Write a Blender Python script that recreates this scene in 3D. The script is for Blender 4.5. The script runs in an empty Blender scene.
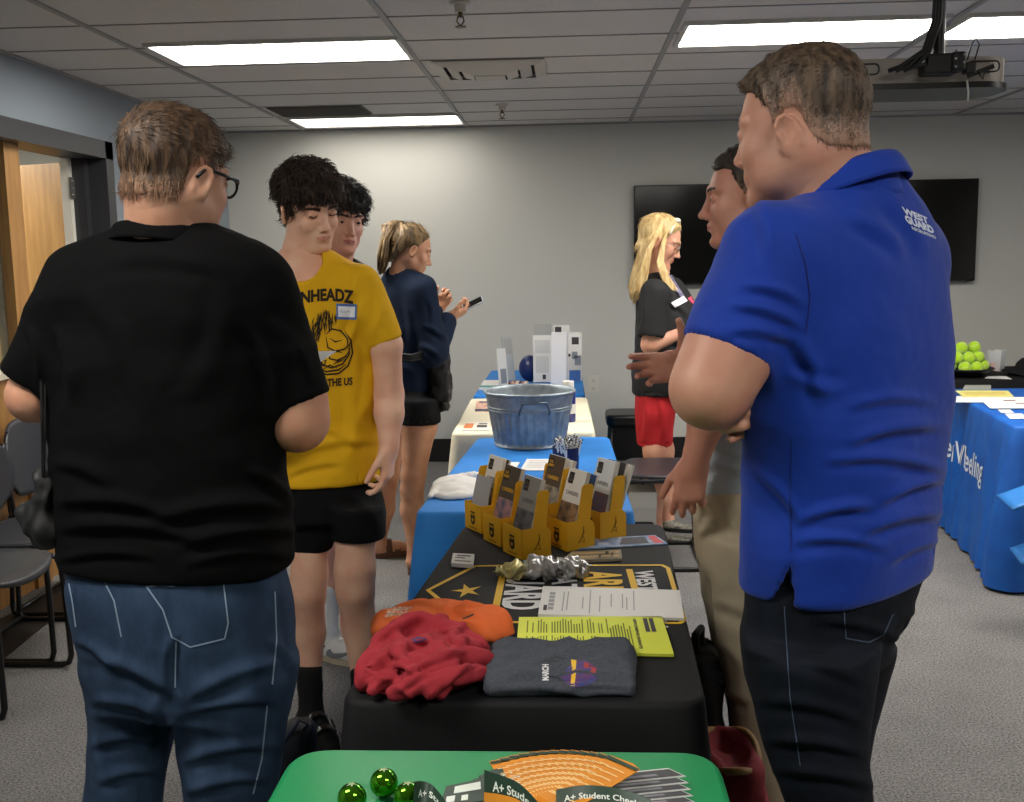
import bpy, bmesh, math, random
import numpy as np
from mathutils import Vector, Matrix, Euler
from mathutils.bvhtree import BVHTree
random.seed(7); rng = np.random.default_rng(11)
sc = bpy.context.scene
COL = sc.collection
PI = math.pi
def rad(a): return a*PI/180
# ------------------------------------------------------------------ camera
F = 1050.0; CAMZ = 1.5
CAMR = (Matrix.Rotation(rad(3.05), 3, 'Z') @ Matrix.Rotation(rad(90-7.86), 3, 'X') @ Matrix.Rotation(rad(-1.0), 3, 'Z'))
cam_d = bpy.data.cameras.new('camera'); cam = bpy.data.objects.new('camera', cam_d); COL.objects.link(cam)
cam.matrix_world = Matrix.Translation((0, 0, CAMZ)) @ CAMR.to_4x4()
cam_d.sensor_fit = 'HORIZONTAL'; cam_d.sensor_width = 36; cam_d.lens = F*36/1024; cam_d.clip_start = .05
sc.camera = cam
def ray(px, py): return CAMR @ Vector(((px-512)/F, -(py-401)/F, -1))
def WY(px, py, y):
    d = ray(px, py); t = y/d.y; return Vector((d.x*t, y, CAMZ+d.z*t))
def WZ(px, py, z):
    d = ray(px, py); t = (z-CAMZ)/d.z; return Vector((d.x*t, d.y*t, z))
def WX(px, py, x):
    d = ray(px, py); t = x/d.x; return Vector((x, d.y*t, CAMZ+d.z*t))
def PX(y): return y/F      # metres per pixel near depth y
# ------------------------------------------------------------------ materials
MATS = {}
def _hex(c):
    if isinstance(c, str):
        c = [int(c[i:i+2], 16)/255 for i in (0, 2, 4)]
        return tuple(x/12.92 if x <= .04045 else ((x+.055)/1.055)**2.4 for x in c)+(1,)
    return tuple(c)+(1,)
def mat(name, col, rough=.6, col2=None, nscale=20, bump=0, bscale=200, metal=0, spec=.5, emit=None, estr=0, sss=0, alpha=1, trans=0, stretch=None, coat=0, detail=4, c2mix=(.35, .7), bdist=.002, sheen=0):
    if name in MATS: return MATS[name]
    m = bpy.data.materials.new(name); m.use_nodes = True; nt = m.node_tree; b = nt.nodes['Principled BSDF']
    b.inputs['Base Color'].default_value = _hex(col); b.inputs['Roughness'].default_value = rough
    b.inputs['Metallic'].default_value = metal; b.inputs['Specular IOR Level'].default_value = spec
    if coat: b.inputs['Coat Weight'].default_value = coat
    if sheen: b.inputs['Sheen Weight'].default_value = sheen
    if sss:
        b.inputs['Subsurface Weight'].default_value = sss; b.inputs['Subsurface Radius'].default_value = (.012, .005, .003); b.inputs['Subsurface Scale'].default_value = 1
    if alpha < 1: b.inputs['Alpha'].default_value = alpha
    if trans: b.inputs['Transmission Weight'].default_value = trans
    if emit: b.inputs['Emission Color'].default_value = _hex(emit); b.inputs['Emission Strength'].default_value = estr
    tc = nt.nodes.new('ShaderNodeTexCoord'); mp = nt.nodes.new('ShaderNodeMapping'); nt.links.new(tc.outputs['Object'], mp.inputs['Vector'])
    if stretch: mp.inputs['Scale'].default_value = stretch
    if col2:
        n = nt.nodes.new('ShaderNodeTexNoise'); n.inputs['Scale'].default_value = nscale; n.inputs['Detail'].default_value = detail
        r = nt.nodes.new('ShaderNodeValToRGB'); r.color_ramp.elements[0].position = c2mix[0]; r.color_ramp.elements[1].position = c2mix[1]
        r.color_ramp.elements[0].color = _hex(col); r.color_ramp.elements[1].color = _hex(col2)
        nt.links.new(mp.outputs[0], n.inputs['Vector']); nt.links.new(n.outputs['Fac'], r.inputs[0]); nt.links.new(r.outputs[0], b.inputs['Base Color'])
    if bump:
        n2 = nt.nodes.new('ShaderNodeTexNoise'); n2.inputs['Scale'].default_value = bscale; n2.inputs['Detail'].default_value = 3
        bp = nt.nodes.new('ShaderNodeBump'); bp.inputs['Strength'].default_value = bump; bp.inputs['Distance'].default_value = bdist
        nt.links.new(mp.outputs[0], n2.inputs['Vector']); nt.links.new(n2.outputs['Fac'], bp.inputs['Height']); nt.links.new(bp.outputs[0], b.inputs['Normal'])
    MATS[name] = m; return m
# ------------------------------------------------------------------ objects
def link(o, parent=None):
    COL.objects.link(o)
    if parent is not None: o.parent = parent
    return o
def tag(o, label=None, cat=None, group=None, kind=None):
    if label: o['label'] = label
    if cat: o['category'] = cat
    if group: o['group'] = group
    if kind: o['kind'] = kind
    return o
def empty(name, loc=(0, 0, 0), rz=0, label=None, cat=None, group=None, parent=None):
    o = bpy.data.objects.new(name, None); o.location = loc; o.rotation_euler = (0, 0, rz); o.empty_display_size = .05
    link(o, parent); return tag(o, label, cat, group)
def mk(name, V, Fc, mats, parent=None, mi=None, smooth=False, local=False):
    me = bpy.data.meshes.new(name)
    if not isinstance(V, np.ndarray): V = np.array([tuple(v) for v in V], float)
    off = np.zeros(3)
    if parent is not None and not local:
        p = parent
        while p is not None: off += np.array(p.location); p = p.parent
    V = V-off
    if isinstance(Fc, np.ndarray):
        n, k = Fc.shape
        me.vertices.add(len(V)); me.vertices.foreach_set('co', V.ravel())
        me.loops.add(n*k); me.loops.foreach_set('vertex_index', Fc.ravel().astype(np.int32))
        me.polygons.add(n); me.polygons.foreach_set('loop_start', np.arange(0, n*k, k, dtype=np.int32))
        me.update(calc_edges=True); me.validate()
    else:
        me.from_pydata([tuple(v) for v in V], [], Fc); me.validate()
    if not isinstance(mats, (list, tuple)): mats = [mats]
    for m in mats: me.materials.append(m)
    if mi is not None: me.polygons.foreach_set('material_index', np.asarray(mi, np.int32)[:len(me.polygons)])
    if smooth: me.polygons.foreach_set('use_smooth', [True]*len(me.polygons))
    me.update()
    o = bpy.data.objects.new(name, me); link(o, parent); return o
class MB:
    """collects shapes for ONE mesh"""
    def __init__(s): s.V = []; s.F = []; s.M = []; s.m = 0
    def add(s, V, Fc):
        b = len(s.V); s.V += [tuple(v) for v in V]; s.F += [tuple(i+b for i in f) for f in Fc]; s.M += [s.m]*len(Fc); return s
    def box(s, c, sz, rz=0, R=None, bev=0):
        h = [x/2 for x in sz]
        if bev:
            bm = bmesh.new(); bmesh.ops.create_cube(bm, size=1)
            for v in bm.verts: v.co = Vector((v.co.x*sz[0], v.co.y*sz[1], v.co.z*sz[2]))
            bmesh.ops.bevel(bm, geom=bm.edges[:], offset=bev, segments=2, affect='EDGES', profile=.5)
            bm.verts.index_update(); V = [v.co.copy() for v in bm.verts]; Fc = [tuple(v.index for v in f.verts) for f in bm.faces]; bm.free()
        else:
            V = [Vector((x*h[0], y*h[1], z*h[2])) for x in (-1, 1) for y in (-1, 1) for z in (-1, 1)]
            Fc = [(0, 1, 3, 2), (4, 6, 7, 5), (0, 4, 5, 1), (2, 3, 7, 6), (0, 2, 6, 4), (1, 5, 7, 3)]
        R = R if R is not None else Matrix.Rotation(rz, 3, 'Z')
        return s.add([R @ v+Vector(c) for v in V], Fc)
    def prism(s, poly, z0, z1, fn=None):
        """polygon (x,y) list extruded from z0 to z1; fn maps (x,y,z) to world"""
        n = len(poly); V = [Vector((x, y, z0)) for x, y in poly]+[Vector((x, y, z1)) for x, y in poly]
        if fn: V = [fn(v) for v in V]
        Fc = [tuple(range(n))[::-1], tuple(range(n, 2*n))]+[(i, (i+1) % n, n+(i+1) % n, n+i) for i in range(n)]
        return s.add(V, Fc)
    def tube(s, pts, r, n=8, caps=True):
        pts = [Vector(p) for p in pts]; rs = r if isinstance(r, (list, tuple)) else [r]*len(pts)
        rings = []; up = None
        for i, p in enumerate(pts):
            t = (pts[min(i+1, len(pts)-1)]-pts[max(i-1, 0)]).normalized()
            if up is None: up = Vector((0, 0, 1)) if abs(t.z) < .9 else Vector((1, 0, 0))
            a = t.cross(up); a = a.normalized() if a.length > 1e-6 else t.orthogonal().normalized(); bb = a.cross(t); up = bb
            rings.append([p+(a*math.cos(2*PI*k/n)+bb*math.sin(2*PI*k/n))*rs[i] for k in range(n)])
        V = [v for rg in rings for v in rg]; Fc = []
        for i in range(len(pts)-1):
            for k in range(n): Fc.append((i*n+k, i*n+(k+1) % n, (i+1)*n+(k+1) % n, (i+1)*n+k))
        if caps: Fc.append(tuple(range(n))[::-1]); Fc.append(tuple((len(pts)-1)*n+k for k in range(n)))
        return s.add(V, Fc)
    def lathe(s, prof, c=(0, 0, 0), n=32, fn=None):
        """prof: (r,z) list"""
        V = []; Fc = []
        for r, z in prof:
            for k in range(n):
                a = 2*PI*k/n; rr = r*(fn(a, z) if fn else 1); V.append((c[0]+rr*math.cos(a), c[1]+rr*math.sin(a), c[2]+z))
        for i in range(len(prof)-1):
            for k in range(n): Fc.append((i*n+k, i*n+(k+1) % n, (i+1)*n+(k+1) % n, (i+1)*n+k))
        return s.add(V, Fc)
    def sphere(s, c, r, n=16, sc=(1, 1, 1)):
        pr = [(math.sin(PI*i/n)*r+1e-5, -math.cos(PI*i/n)*r) for i in range(n+1)]
        b = len(s.V); s.lathe(pr, (0, 0, 0), n*2)
        for i in range(b, len(s.V)):
            v = s.V[i]; s.V[i] = (v[0]*sc[0]+c[0], v[1]*sc[1]+c[1], v[2]*sc[2]+c[2])
        return s
    def quad(s, a, b, c, d): return s.add([a, b, c, d], [(0, 1, 2, 3)])
    def build(s, name, mats, parent=None, smooth=False, local=False, autosmooth=None):
        o = mk(name, s.V, s.F, mats, parent, mi=s.M, smooth=smooth, local=local)
        if autosmooth is not None:
            me = o.data; me.polygons.foreach_set('use_smooth', [True]*len(me.polygons))
            try: me.set_sharp_from_angle(angle=rad(autosmooth))
            except Exception: pass
        return o
def rrect(w, h, r, n=5):
    P = []
    for cx, cy, a0 in ((w/2-r, h/2-r, 0), (-w/2+r, h/2-r, 90), (-w/2+r, -h/2+r, 180), (w/2-r, -h/2+r, 270)):
        for i in range(n+1):
            a = rad(a0+90*i/n); P.append((cx+r*math.cos(a), cy+r*math.sin(a)))
    return P
def copy_tree(o, parent=None):
    c = o.copy(); COL.objects.link(c); c.parent = parent
    for ch in list(o.children): copy_tree(ch, c)
    return c
def text_mesh(s, size=1, bold=0, align='CENTER', shear=0):
    cu = bpy.data.curves.new('t', 'FONT'); cu.body = s; cu.size = size; cu.align_x = align; cu.align_y = 'CENTER'; cu.offset = bold; cu.shear = shear; cu.resolution_u = 3
    o = bpy.data.objects.new('t', cu); COL.objects.link(o); dg = bpy.context.evaluated_depsgraph_get(); me = bpy.data.meshes.new_from_object(o.evaluated_get(dg))
    V = [v.co.copy() for v in me.vertices]; Fc = [tuple(p.vertices) for p in me.polygons]
    bpy.data.objects.remove(o); bpy.data.curves.remove(cu); bpy.data.meshes.remove(me)
    return V, Fc
def stroke(mb, pts, w, fn=None):
    """flat ribbon polyline in 2-D (x,y) of width w (may be list)"""
    n = len(pts); L = []; R = []
    for i in range(n):
        a = Vector(pts[max(i-1, 0)]); b = Vector(pts[min(i+1, n-1)]); t = (b-a); t = t.normalized() if t.length else Vector((1, 0)); q = Vector((-t.y, t.x))
        ww = (w[i] if isinstance(w, (list, tuple)) else w)/2; p = Vector(pts[i]); L.append(p+q*ww); R.append(p-q*ww)
    V = [Vector((p.x, p.y, 0)) for p in L+R]
    if fn: V = [fn(v) for v in V]
    mb.add(V, [(i, i+1, n+i+1, n+i) for i in range(n-1)])
# ------------------------------------------------------------------ room
ZC = 2.42; XL = -2.44; YB = 7.62; XR = 5.2; YN = -4.2
m_wall = mat('wall_paint_white', 'd0d0c9', .85, bump=.15, bscale=90)
m_wallb = mat('wall_paint_blue_grey', '8e979f', .85, bump=.15, bscale=90)
m_ceil = mat('ceiling_tile_white', 'dcd7d2', .95, col2='c9c4c0', nscale=160, bump=.35, bscale=260, c2mix=(.5, .75))
m_tbar = mat('tbar_metal', '9c9a98', .5)
m_tbar2 = mat('tile_joint', 'a5a19d', .8)
m_base = mat('baseboard_black', '0c0c0d', .5)
m_frame = mat('door_frame_dark', '2e2f33', .45)
m_oak = mat('oak_veneer', 'a87c46', .45, col2='8f6534', nscale=7, stretch=(6, 6, .6), bump=.05, bscale=60, detail=6)
def carpet():
    m = bpy.data.materials.new('carpet_grey'); m.use_nodes = True; nt = m.node_tree; b = nt.nodes['Principled BSDF']; b.inputs['Roughness'].default_value = .95; b.inputs['Specular IOR Level'].default_value = .1
    tc = nt.nodes.new('ShaderNodeTexCoord')
    n1 = nt.nodes.new('ShaderNodeTexNoise'); n1.inputs['Scale'].default_value = 130; n1.inputs['Detail'].default_value = 5; n1.inputs['Roughness'].default_value = .8
    n2 = nt.nodes.new('ShaderNodeTexNoise'); n2.inputs['Scale'].default_value = 5; n2.inputs['Detail'].default_value = 3
    r = nt.nodes.new('ShaderNodeValToRGB'); r.color_ramp.elements[0].position = .33; r.color_ramp.elements[0].color = _hex('343333'); r.color_ramp.elements[1].position = .66; r.color_ramp.elements[1].color = _hex('a9a6a3')
    mx = nt.nodes.new('ShaderNodeMixRGB'); mx.blend_type = 'MULTIPLY'; mx.inputs[0].default_value = .35
    bp = nt.nodes.new('ShaderNodeBump'); bp.inputs['Strength'].default_value = .6; bp.inputs['Distance'].default_value = .004
    for n in (n1, n2): nt.links.new(tc.outputs['Object'], n.inputs['Vector'])
    nt.links.new(n1.outputs['Fac'], r.inputs[0]); nt.links.new(r.outputs[0], mx.inputs[1]); nt.links.new(n2.outputs['Fac'], mx.inputs[2])
    nt.links.new(mx.outputs[0], b.inputs['Base Color']); nt.links.new(n1.outputs['Fac'], bp.inputs['Height']); nt.links.new(bp.outputs[0], b.inputs['Normal'])
    return m
m_carpet = carpet()
def struct(o, label=None): o['kind'] = 'structure'; return tag(o, label)
def slab(name, lo, hi, m, parent=None):
    c = [(a+b)/2 for a, b in zip(lo, hi)]; s = [b-a for a, b in zip(lo, hi)]
    return MB().box(c, s).build(name, m, parent)
struct(slab('floor', (XL-3, YN, -.1), (XR, YB, 0), m_carpet), 'grey speckled carpet floor of the room')
struct(slab('wall_back', (XL-3, YB, 0), (XR, YB+.12, 2.6), m_wall), 'plain white far wall')
struct(slab('wall_right', (XR, YN, 0), (XR+.12, YB, 2.6), m_wall), 'white wall on the right')
struct(slab('wall_front', (XL-3, YN-.12, 0), (XR, YN, 2.6), m_wall), 'white wall behind the viewpoint')
# left wall with the framed opening
jy = WX(103, 143, XL).y; dz = 2.13; y0o = jy-2.6
mb = MB(); mb.box(((XL-.06), (jy+.0+YB)/2, 1.3), (.12, YB-jy, 2.6)); mb.box(((XL-.06), (y0o+YN)/2, 1.3), (.12, y0o-YN, 2.6)); mb.box((XL-.06, (y0o+jy)/2, (dz+2.6)/2), (.12, jy-y0o, 2.6-dz))
struct(mb.build('wall_left', m_wallb), 'blue grey left wall around a dark framed opening')
wd = bpy.data.objects.new('door_1', None); link(wd); wd.location = (XL, jy, 0); struct(wd, 'dark framed doorway with oak panels and a glass sidelight')
mb = MB(); fw = .09
mb.box((XL-.05, jy-fw/2, dz/2), (.2, fw, dz)); mb.box((XL-.05, y0o+fw/2, dz/2), (.2, fw, dz)); mb.box((XL-.05, (jy+y0o)/2, dz-fw/2), (.2, jy-y0o, fw))
mb.box((XL-.1, jy-fw-.02, dz/2), (.1, .06, dz))
mb.build('frame', m_frame, wd)
# inner oak mullion, glass sidelight with lower oak panel, open oak door beyond with white jamb and hinge
m_oakd = m_oak
ym = WX(14, 300, XL-.07).y
slab('mullion', (XL-.12, ym-.06, 0), (XL-.03, ym+.07, dz-fw), m_oakd, wd)
slab('lower_panel', (XL-.10, y0o+fw, 0), (XL-.05, ym-.06, 1.0), m_oakd, wd)
slab('sill', (XL-.12, y0o+fw, 1.0), (XL-.03, ym-.06, 1.04), mat('sill_cream', 'c9c2ac', .5), wd)
g = mat('sidelight_glass', 'dfeee6', .05, trans=.95, spec=.5)
slab('sidelight_pane', (XL-.085, y0o+fw, 1.04), (XL-.078, ym-.06, dz-fw), g, wd)
slab('oak_door_panel', (XL-.10, ym+.07, 0), (XL-.05, ym+.3, .98), m_oakd, wd)
# room beyond
XLL = XL-3
struct(slab('wall_beyond', (XLL-.1, YN, 0), (XLL, YB, 2.6), mat('far_room_paint', 'd6d2c6', .8)), 'pale wall of the room beyond the doorway')
# open door leaf (beyond), white door edge and hinge
dr = bpy.data.objects.new('door_2', None); link(dr); dr.location = (XL-.12, jy-.12, 0); struct(dr, 'oak door standing open beyond the dark frame')
a = WX(35, 150, XL-.95); hx = WX(83, 150, XL-.13)
mb = MB(); p0 = Vector((XL-.16, jy-.03)); p1 = Vector((XL-.98, jy-.16+.42)); dd = (p1-p0); ang = math.atan2(dd.y, dd.x)
mb.box(((p0.x+p1.x)/2, (p0.y+p1.y)/2, 1.015), (dd.length, .045, 2.03), ang); mb.build('door_panel', mat('oak_door', 'a0783f', .4, col2='86602c', nscale=6, stretch=(5, 5, .5), detail=6), dr)
slab('door_edge', (XL-.16, jy-.175, 0), (XL-.115, jy-.115, dz-fw), mat('white_jamb', 'd6d3c8', .5), dr)
mb = MB()
hz = WX(74, 188, XL-.1).z
mb.box((XL-.11, jy-.145, hz), (.01, .075, .11)); mb.tube([(XL-.1, jy-.115, hz-.06), (XL-.1, jy-.115, hz+.06)], .009, 8)
for q in (-.035, 0, .035): mb.sphere((XL-.103, jy-.16, hz+q), .005, 6)
mb.build('hinge', mat('hinge_steel', 'b0b0aa', .3, metal=.9), dr)
# baseboards
struct(slab('baseboard_back', (XL, YB-.012, 0), (XR, YB, .17), m_base), 'black baseboard along the white far wall')
struct(slab('baseboard_left', (XL, jy, 0), (XL+.012, YB-.02, .17), m_base), 'black baseboard along the blue grey wall')
# dark floor strip by the left wall under the chairs
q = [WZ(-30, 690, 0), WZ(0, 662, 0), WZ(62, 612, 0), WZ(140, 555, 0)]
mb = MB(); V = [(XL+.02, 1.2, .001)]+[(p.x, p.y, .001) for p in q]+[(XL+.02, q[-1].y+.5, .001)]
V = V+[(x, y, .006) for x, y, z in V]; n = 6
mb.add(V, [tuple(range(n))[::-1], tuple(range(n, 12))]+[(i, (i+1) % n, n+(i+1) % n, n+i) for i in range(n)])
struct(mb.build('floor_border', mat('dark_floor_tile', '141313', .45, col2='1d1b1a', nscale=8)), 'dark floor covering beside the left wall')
# ceiling
struct(slab('ceiling', (XL-3, YN, ZC), (XR, YB, ZC+.1), m_ceil), 'suspended ceiling of off white tiles')
colx = [-1.86, -.69, .455, 1.57]; colx = [-1.86-1.15*2, -1.86-1.15]+colx+[1.57+1.12*i for i in range(1, 4)]
colx = [c for c in colx if c > XL]
rows = [4.17+.456*i for i in range(-18, 8)]
mb = MB()
for x in colx: mb.box((x, (YN+YB)/2, ZC-.004), (.024, YB-YN, .008))
struct(mb.build('trim_1', m_tbar), 'metal grid bars running along the ceiling')
mb = MB()
for i, y in enumerate(rows):
    mb.box(((XL+XR)/2, y, ZC-.002), (XR-XL, .012 if i % 2 else .008, .004))
struct(mb.build('trim_2', m_tbar2), 'thin cross joints of the ceiling tiles')
mb = MB(); mb.box(((XL+XR)/2, YB-.012, ZC-.006), (XR-XL, .024, .012)); mb.box((XL+.012, (YN+YB)/2, ZC-.006), (.024, YB-YN, .012))
struct(mb.build('trim_3', m_tbar), 'metal angle where the ceiling meets the walls')
m_dif = mat('diffuser', 'ffffff', .4, emit='fffaf2', estr=17)
m_fixf = mat('fixture_frame', 'cfccc6', .4)
m_dif2 = mat('diffuser_dim', 'ffffff', .4, emit='fff8ee', estr=4)
def light(x0, x1, y0, y1, label, md=None):
    e = empty('ceiling_light', ((x0+x1)/2, (y0+y1)/2, ZC), label=label, cat='ceiling light', group='fluorescent ceiling panels')
    mb = MB(); t = .02
    mb.box(((x0+x1)/2, y0+t/2, ZC-.008), (x1-x0, t, .016)); mb.box(((x0+x1)/2, y1-t/2, ZC-.008), (x1-x0, t, .016))
    mb.box((x0+t/2, (y0+y1)/2, ZC-.008), (t, y1-y0-2*t, .016)); mb.box((x1-t/2, (y0+y1)/2, ZC-.008), (t, y1-y0-2*t, .016)); mb.build('frame', m_fixf, e)
    mb = MB(); mb.box(((x0+x1)/2, (y0+y1)/2, ZC-.006), (x1-x0-2*t, y1-y0-2*t, .006)); mb.build('diffuser', md or m_dif, e)
def lpx(near_l, near_r, far_l):
    a = WZ(*near_l, ZC); b = WZ(*near_r, ZC); c = WZ(*far_l, ZC); return a.x, b.x, min(a.y, c.y), max(a.y, c.y)
A = lpx((137, 43), (397, 34), (178, 63)); light(A[0]+.02, A[1], A[2], A[3], 'long bright ceiling light above the man in the black polo shirt')
A = lpx((286, 117), (458, 112), (303, 126)); light(A[0], A[1], A[2], A[3], 'smallest bright ceiling light, near the far wall beside a grey return grille', m_dif2)
A = lpx((691, 21), (970, 12), (684, 44)); A2 = WZ(684, 44, ZC); light(colx[[round(c, 2) for c in colx].index(.46) if .46 in [round(c, 2) for c in colx] else 3]+.03, 1.54, A[2], A2.y, 'bright ceiling light above the man in the royal blue polo shirt')
light(1.6, 2.66, A[2], A2.y, 'bright ceiling light at the right edge of the photo past the hanging projector')
# fixtures of the same grid outside the frame (they light the room)
LIGHTY = A[2]
for (x0, y0, lb) in ((-1.84, .9, 'ceiling light above the near left of the room'), (.48, -.1, 'ceiling light above the viewpoint'), (2.8, 2.3, 'ceiling light over the right side of the room')):
    light(x0, x0+1.1, y0, y0+.44, lb)
# return grille and supply vent
e = empty('ceiling_vent', WZ(315, 108, ZC), label='flat dark grey return grille in the ceiling beside a bright light', cat='vent')
a = WZ(264, 106, ZC); b = WZ(358, 102, ZC); y0 = WZ(300, 116, ZC).y; y1 = WZ(300, 107, ZC).y; ya, yb = sorted((WZ(300, 106, ZC).y, WZ(300, 114.5, ZC).y))
mb = MB(); mb.box(((a.x+b.x)/2, (ya+yb)/2, ZC-.006), (b.x-a.x, yb-ya, .006)); mb.build('grille_panel', mat('grille_grey', '55524e', .8), e)
mb = MB()
for i in range(14):
    yy = ya+(yb-ya)*(i+.5)/14; mb.box(((a.x+b.x)/2, yy, ZC-.012), (b.x-a.x-.03, .006, .01))
mb.build('slat', mat('grille_slat', '6c6964', .7), e)
a = WZ(437, 73, ZC); b = WZ(548, 70, ZC); ya = rows[[i for i, r in enumerate(rows) if r > 4.9][0]]; yb = ya+.456
e = empty('ceiling_vent', ((a.x+b.x)/2, (ya+yb)/2, ZC), label='square stepped white air diffuser in the middle of the ceiling', cat='vent')
m_v = mat('vent_white', 'c9c3ba', .5); cxv = (a.x+b.x)/2; cyv = (ya+yb)/2; w = (b.x-a.x)/2; h = (yb-ya)/2
for i, (s, dzv) in enumerate(((.97, .010), (.72, .022), (.48, .034), (.26, .046))):
    mb = MB(); s2 = s-.19; zz = ZC-dzv
    if i < 3:
        o = [(-w*s, -h*s), (w*s, -h*s), (w*s, h*s), (-w*s, h*s)]; q2 = [(x*s2/s, y*s2/s) for x, y in o]
        V = [(cxv+x, cyv+y, zz) for x, y in o]+[(cxv+x, cyv+y, zz-.018) for x, y in q2]+[(cxv+x, cyv+y, zz-.014) for x, y in q2]+[(cxv+x, cyv+y, zz+.004) for x, y in o]
        mb.add(V, [(k, (k+1) % 4, 4+(k+1) % 4, 4+k) for k in range(4)]+[(8+k, 8+(k+1) % 4, 12+(k+1) % 4, 12+k) for k in range(4)])
    else: mb.box((cxv, cyv, zz-.006), (2*w*s, 2*h*s, .006))
    mb.build('louver', m_v, e)
mb = MB(); mb.box((cxv, cyv, ZC-.003), (2*w*.95, 2*h*.95, .003)); mb.build('throat', mat('vent_dark', '2a2826', .9), e)
# sprinklers
for (px, py, yy, lb) in ((460, 10, 3.6, 'ceiling sprinkler head at the top edge of the photo'), (502, 108, 6.2, 'ceiling sprinkler head near the far wall below the air diffuser')):
    z = ZC; p = WZ(px, {460: 2, 502: 104}[px], ZC); e = empty('ceiling_sprinkler', p, label=lb, cat='sprinkler')
    mb = MB(); mb.lathe([(.001, 0), (.04, 0), (.038, -.008), (.022, -.012), (.02, -.035), (.001, -.036)], p, 20); mb.build('escutcheon', mat('sprinkler_white', 'c5bfb2', .5), e, smooth=False)
    mb = MB(); mb.tube([p+Vector((0, 0, -.035)), p+Vector((0, 0, -.055))], .008); mb.tube([p+Vector((-.009, 0, -.05)), p+Vector((-.013, 0, -.068)), p+Vector((0, 0, -.085))], .003, 6); mb.tube([p+Vector((.009, 0, -.05)), p+Vector((.013, 0, -.068)), p+Vector((0, 0, -.085))], .003, 6)
    mb.lathe([(.001, -.085), (.02, -.086), (.02, -.089), (.001, -.09)], p, 14); mb.build('deflector', mat('brass_dark', '6b5636', .35, metal=.8), e)
# outlet
p = WY(593.5, 384, YB-.003); e = empty('wall_outlet', p, label='white wall outlet between the tables and the blonde woman', cat='outlet')
def vplate(poly, y, dy): return lambda v: Vector((v.x+p.x, YB-v.z, v.y+p.z))
mb = MB(); mb.prism(rrect(.075, .12, .008), 0, .006, vplate(0, 0, 0)); mb.build('cover_plate', mat('outlet_white', 'd8d5ca', .4), e)
mb = MB()
for dz_ in (-.028, .028):
    for dx in (-.008, .008): mb.box((p.x+dx, YB-.007, p.z+dz_), (.003, .002, .011))
    mb.box((p.x, YB-.007, p.z+dz_-.013), (.005, .002, .005))
mb.build('slots', mat('slot_dark', '202020', .5), e)
# two wall screens
m_scr = mat('screen_glass', '040405', .12, spec=.5); m_bez = mat('screen_bezel', '0a0a0b', .35)
a = WY(634, 186, YB-.09); b = WY(979.5, 177.5, YB-.09); c = WY(634, 279, YB-.09); zt = (a.z+b.z)/2; zb = zt-.70; xm = (a.x+b.x)/2
for i, (x0, x1, lb) in enumerate(((a.x, xm-.006, 'left black wall screen, behind the blonde woman'), (xm+.006, b.x, 'right black wall screen, partly hidden by the royal blue polo shirt'))):
    e = empty('wall_screen', ((x0+x1)/2, YB, zb), label=lb, cat='television', group='black screens mounted side by side')
    slab('screen_panel', (x0+.008, YB-.094, zb+.012), (x1-.008, YB-.089, zt-.008), m_scr, e)
    mb = MB(); mb.box(((x0+x1)/2, YB-.065, (zt+zb)/2), (x1-x0, .05, zt-zb), bev=.006); mb.build('housing', m_bez, e)
    slab('wall_bracket', ((x0+x1)/2-.2, YB-.045, zb+.2), ((x0+x1)/2+.2, YB, zt-.2), m_bez, e)
mb = MB(); q = b.x; mb.tube([(q+.0, YB-.05, zb+.04), (q+.018, YB-.03, zb+.08), (q+.02, YB-.015, zb+.0), (q-.05, YB-.02, zb-.01)], .004, 6)
mb.build('power_cable', m_bez, e)
# hanging projector
YP = 3.0; pc = WY(935, 70, YP); pr = empty('projector', (pc.x, YP, pc.z), label='grey rounded projector hanging from the ceiling on a black pole', cat='projector')
xl = WY(800, 70, YP).x; xr = WY(1018, 70, YP).x; zt_ = WY(935, 56, YP).z; zb_ = WY(935, 86, YP).z; hh = zt_-zb_; cx_ = (xl+xr)/2; cz = (zt_+zb_)/2
m_pj = mat('projector_grey', 'a39b92', .45); m_blk = mat('mount_black', '101012', .4)
mb = MB(); mb.prism(rrect(xr-xl, .24, .09, 8), cz-hh/2+.012, cz+hh/2, lambda v: Vector((v.x+cx_, v.y+YP+.14, v.z)))
mb.build('body', m_pj, pr, autosmooth=40)
mb = MB(); mb.prism(rrect(xr-xl+.012, .25, .095, 8), cz-hh/2-.004, cz-hh/2+.012, lambda v: Vector((v.x+cx_+.004, v.y+YP+.14, v.z))); mb.build('underside', m_blk, pr, autosmooth=40)
for px in (WY(865, 68, YP).x, WY(986, 66, YP).x):
    mb = MB(); P = rrect(.085, .028, .012, 5); P = P+[P[0]]
    mb.tube([(px+x, YP+.018, cz+.012+y) for x, y in P], .0022, 6, caps=False); mb.build('vent_slot', m_blk, pr)
mb = MB(); mb.box((pc.x, YP-.02, cz+.012), (.09, .05, .055), bev=.006); mb.box((pc.x+.045, YP-.03, cz+.016), (.035, .05, .05), bev=.005); mb.box((pc.x-.05, YP-.025, cz+.02), (.04, .04, .03), bev=.004)
mb.box((pc.x+.08, YP-.03, cz+.0), (.03, .03, .03), bev=.004); mb.box((pc.x+.11, YP-.03, cz-.008), (.07, .012, .012), R=Matrix.Rotation(rad(-20), 3, 'Y'))
mb.build('mount_bracket', m_blk, pr)
mb = MB()
for i in range(5): mb.sphere((pc.x+.045+(.012 if i % 2 else -.01), YP-.056, cz+.002+i*.01), .004, 6)
mb.sphere((pc.x-.05, YP-.05, cz+.02), .007, 6); mb.build('screw', mat('screw_metal', 'd5d2cc', .2, metal=1), pr)
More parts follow.
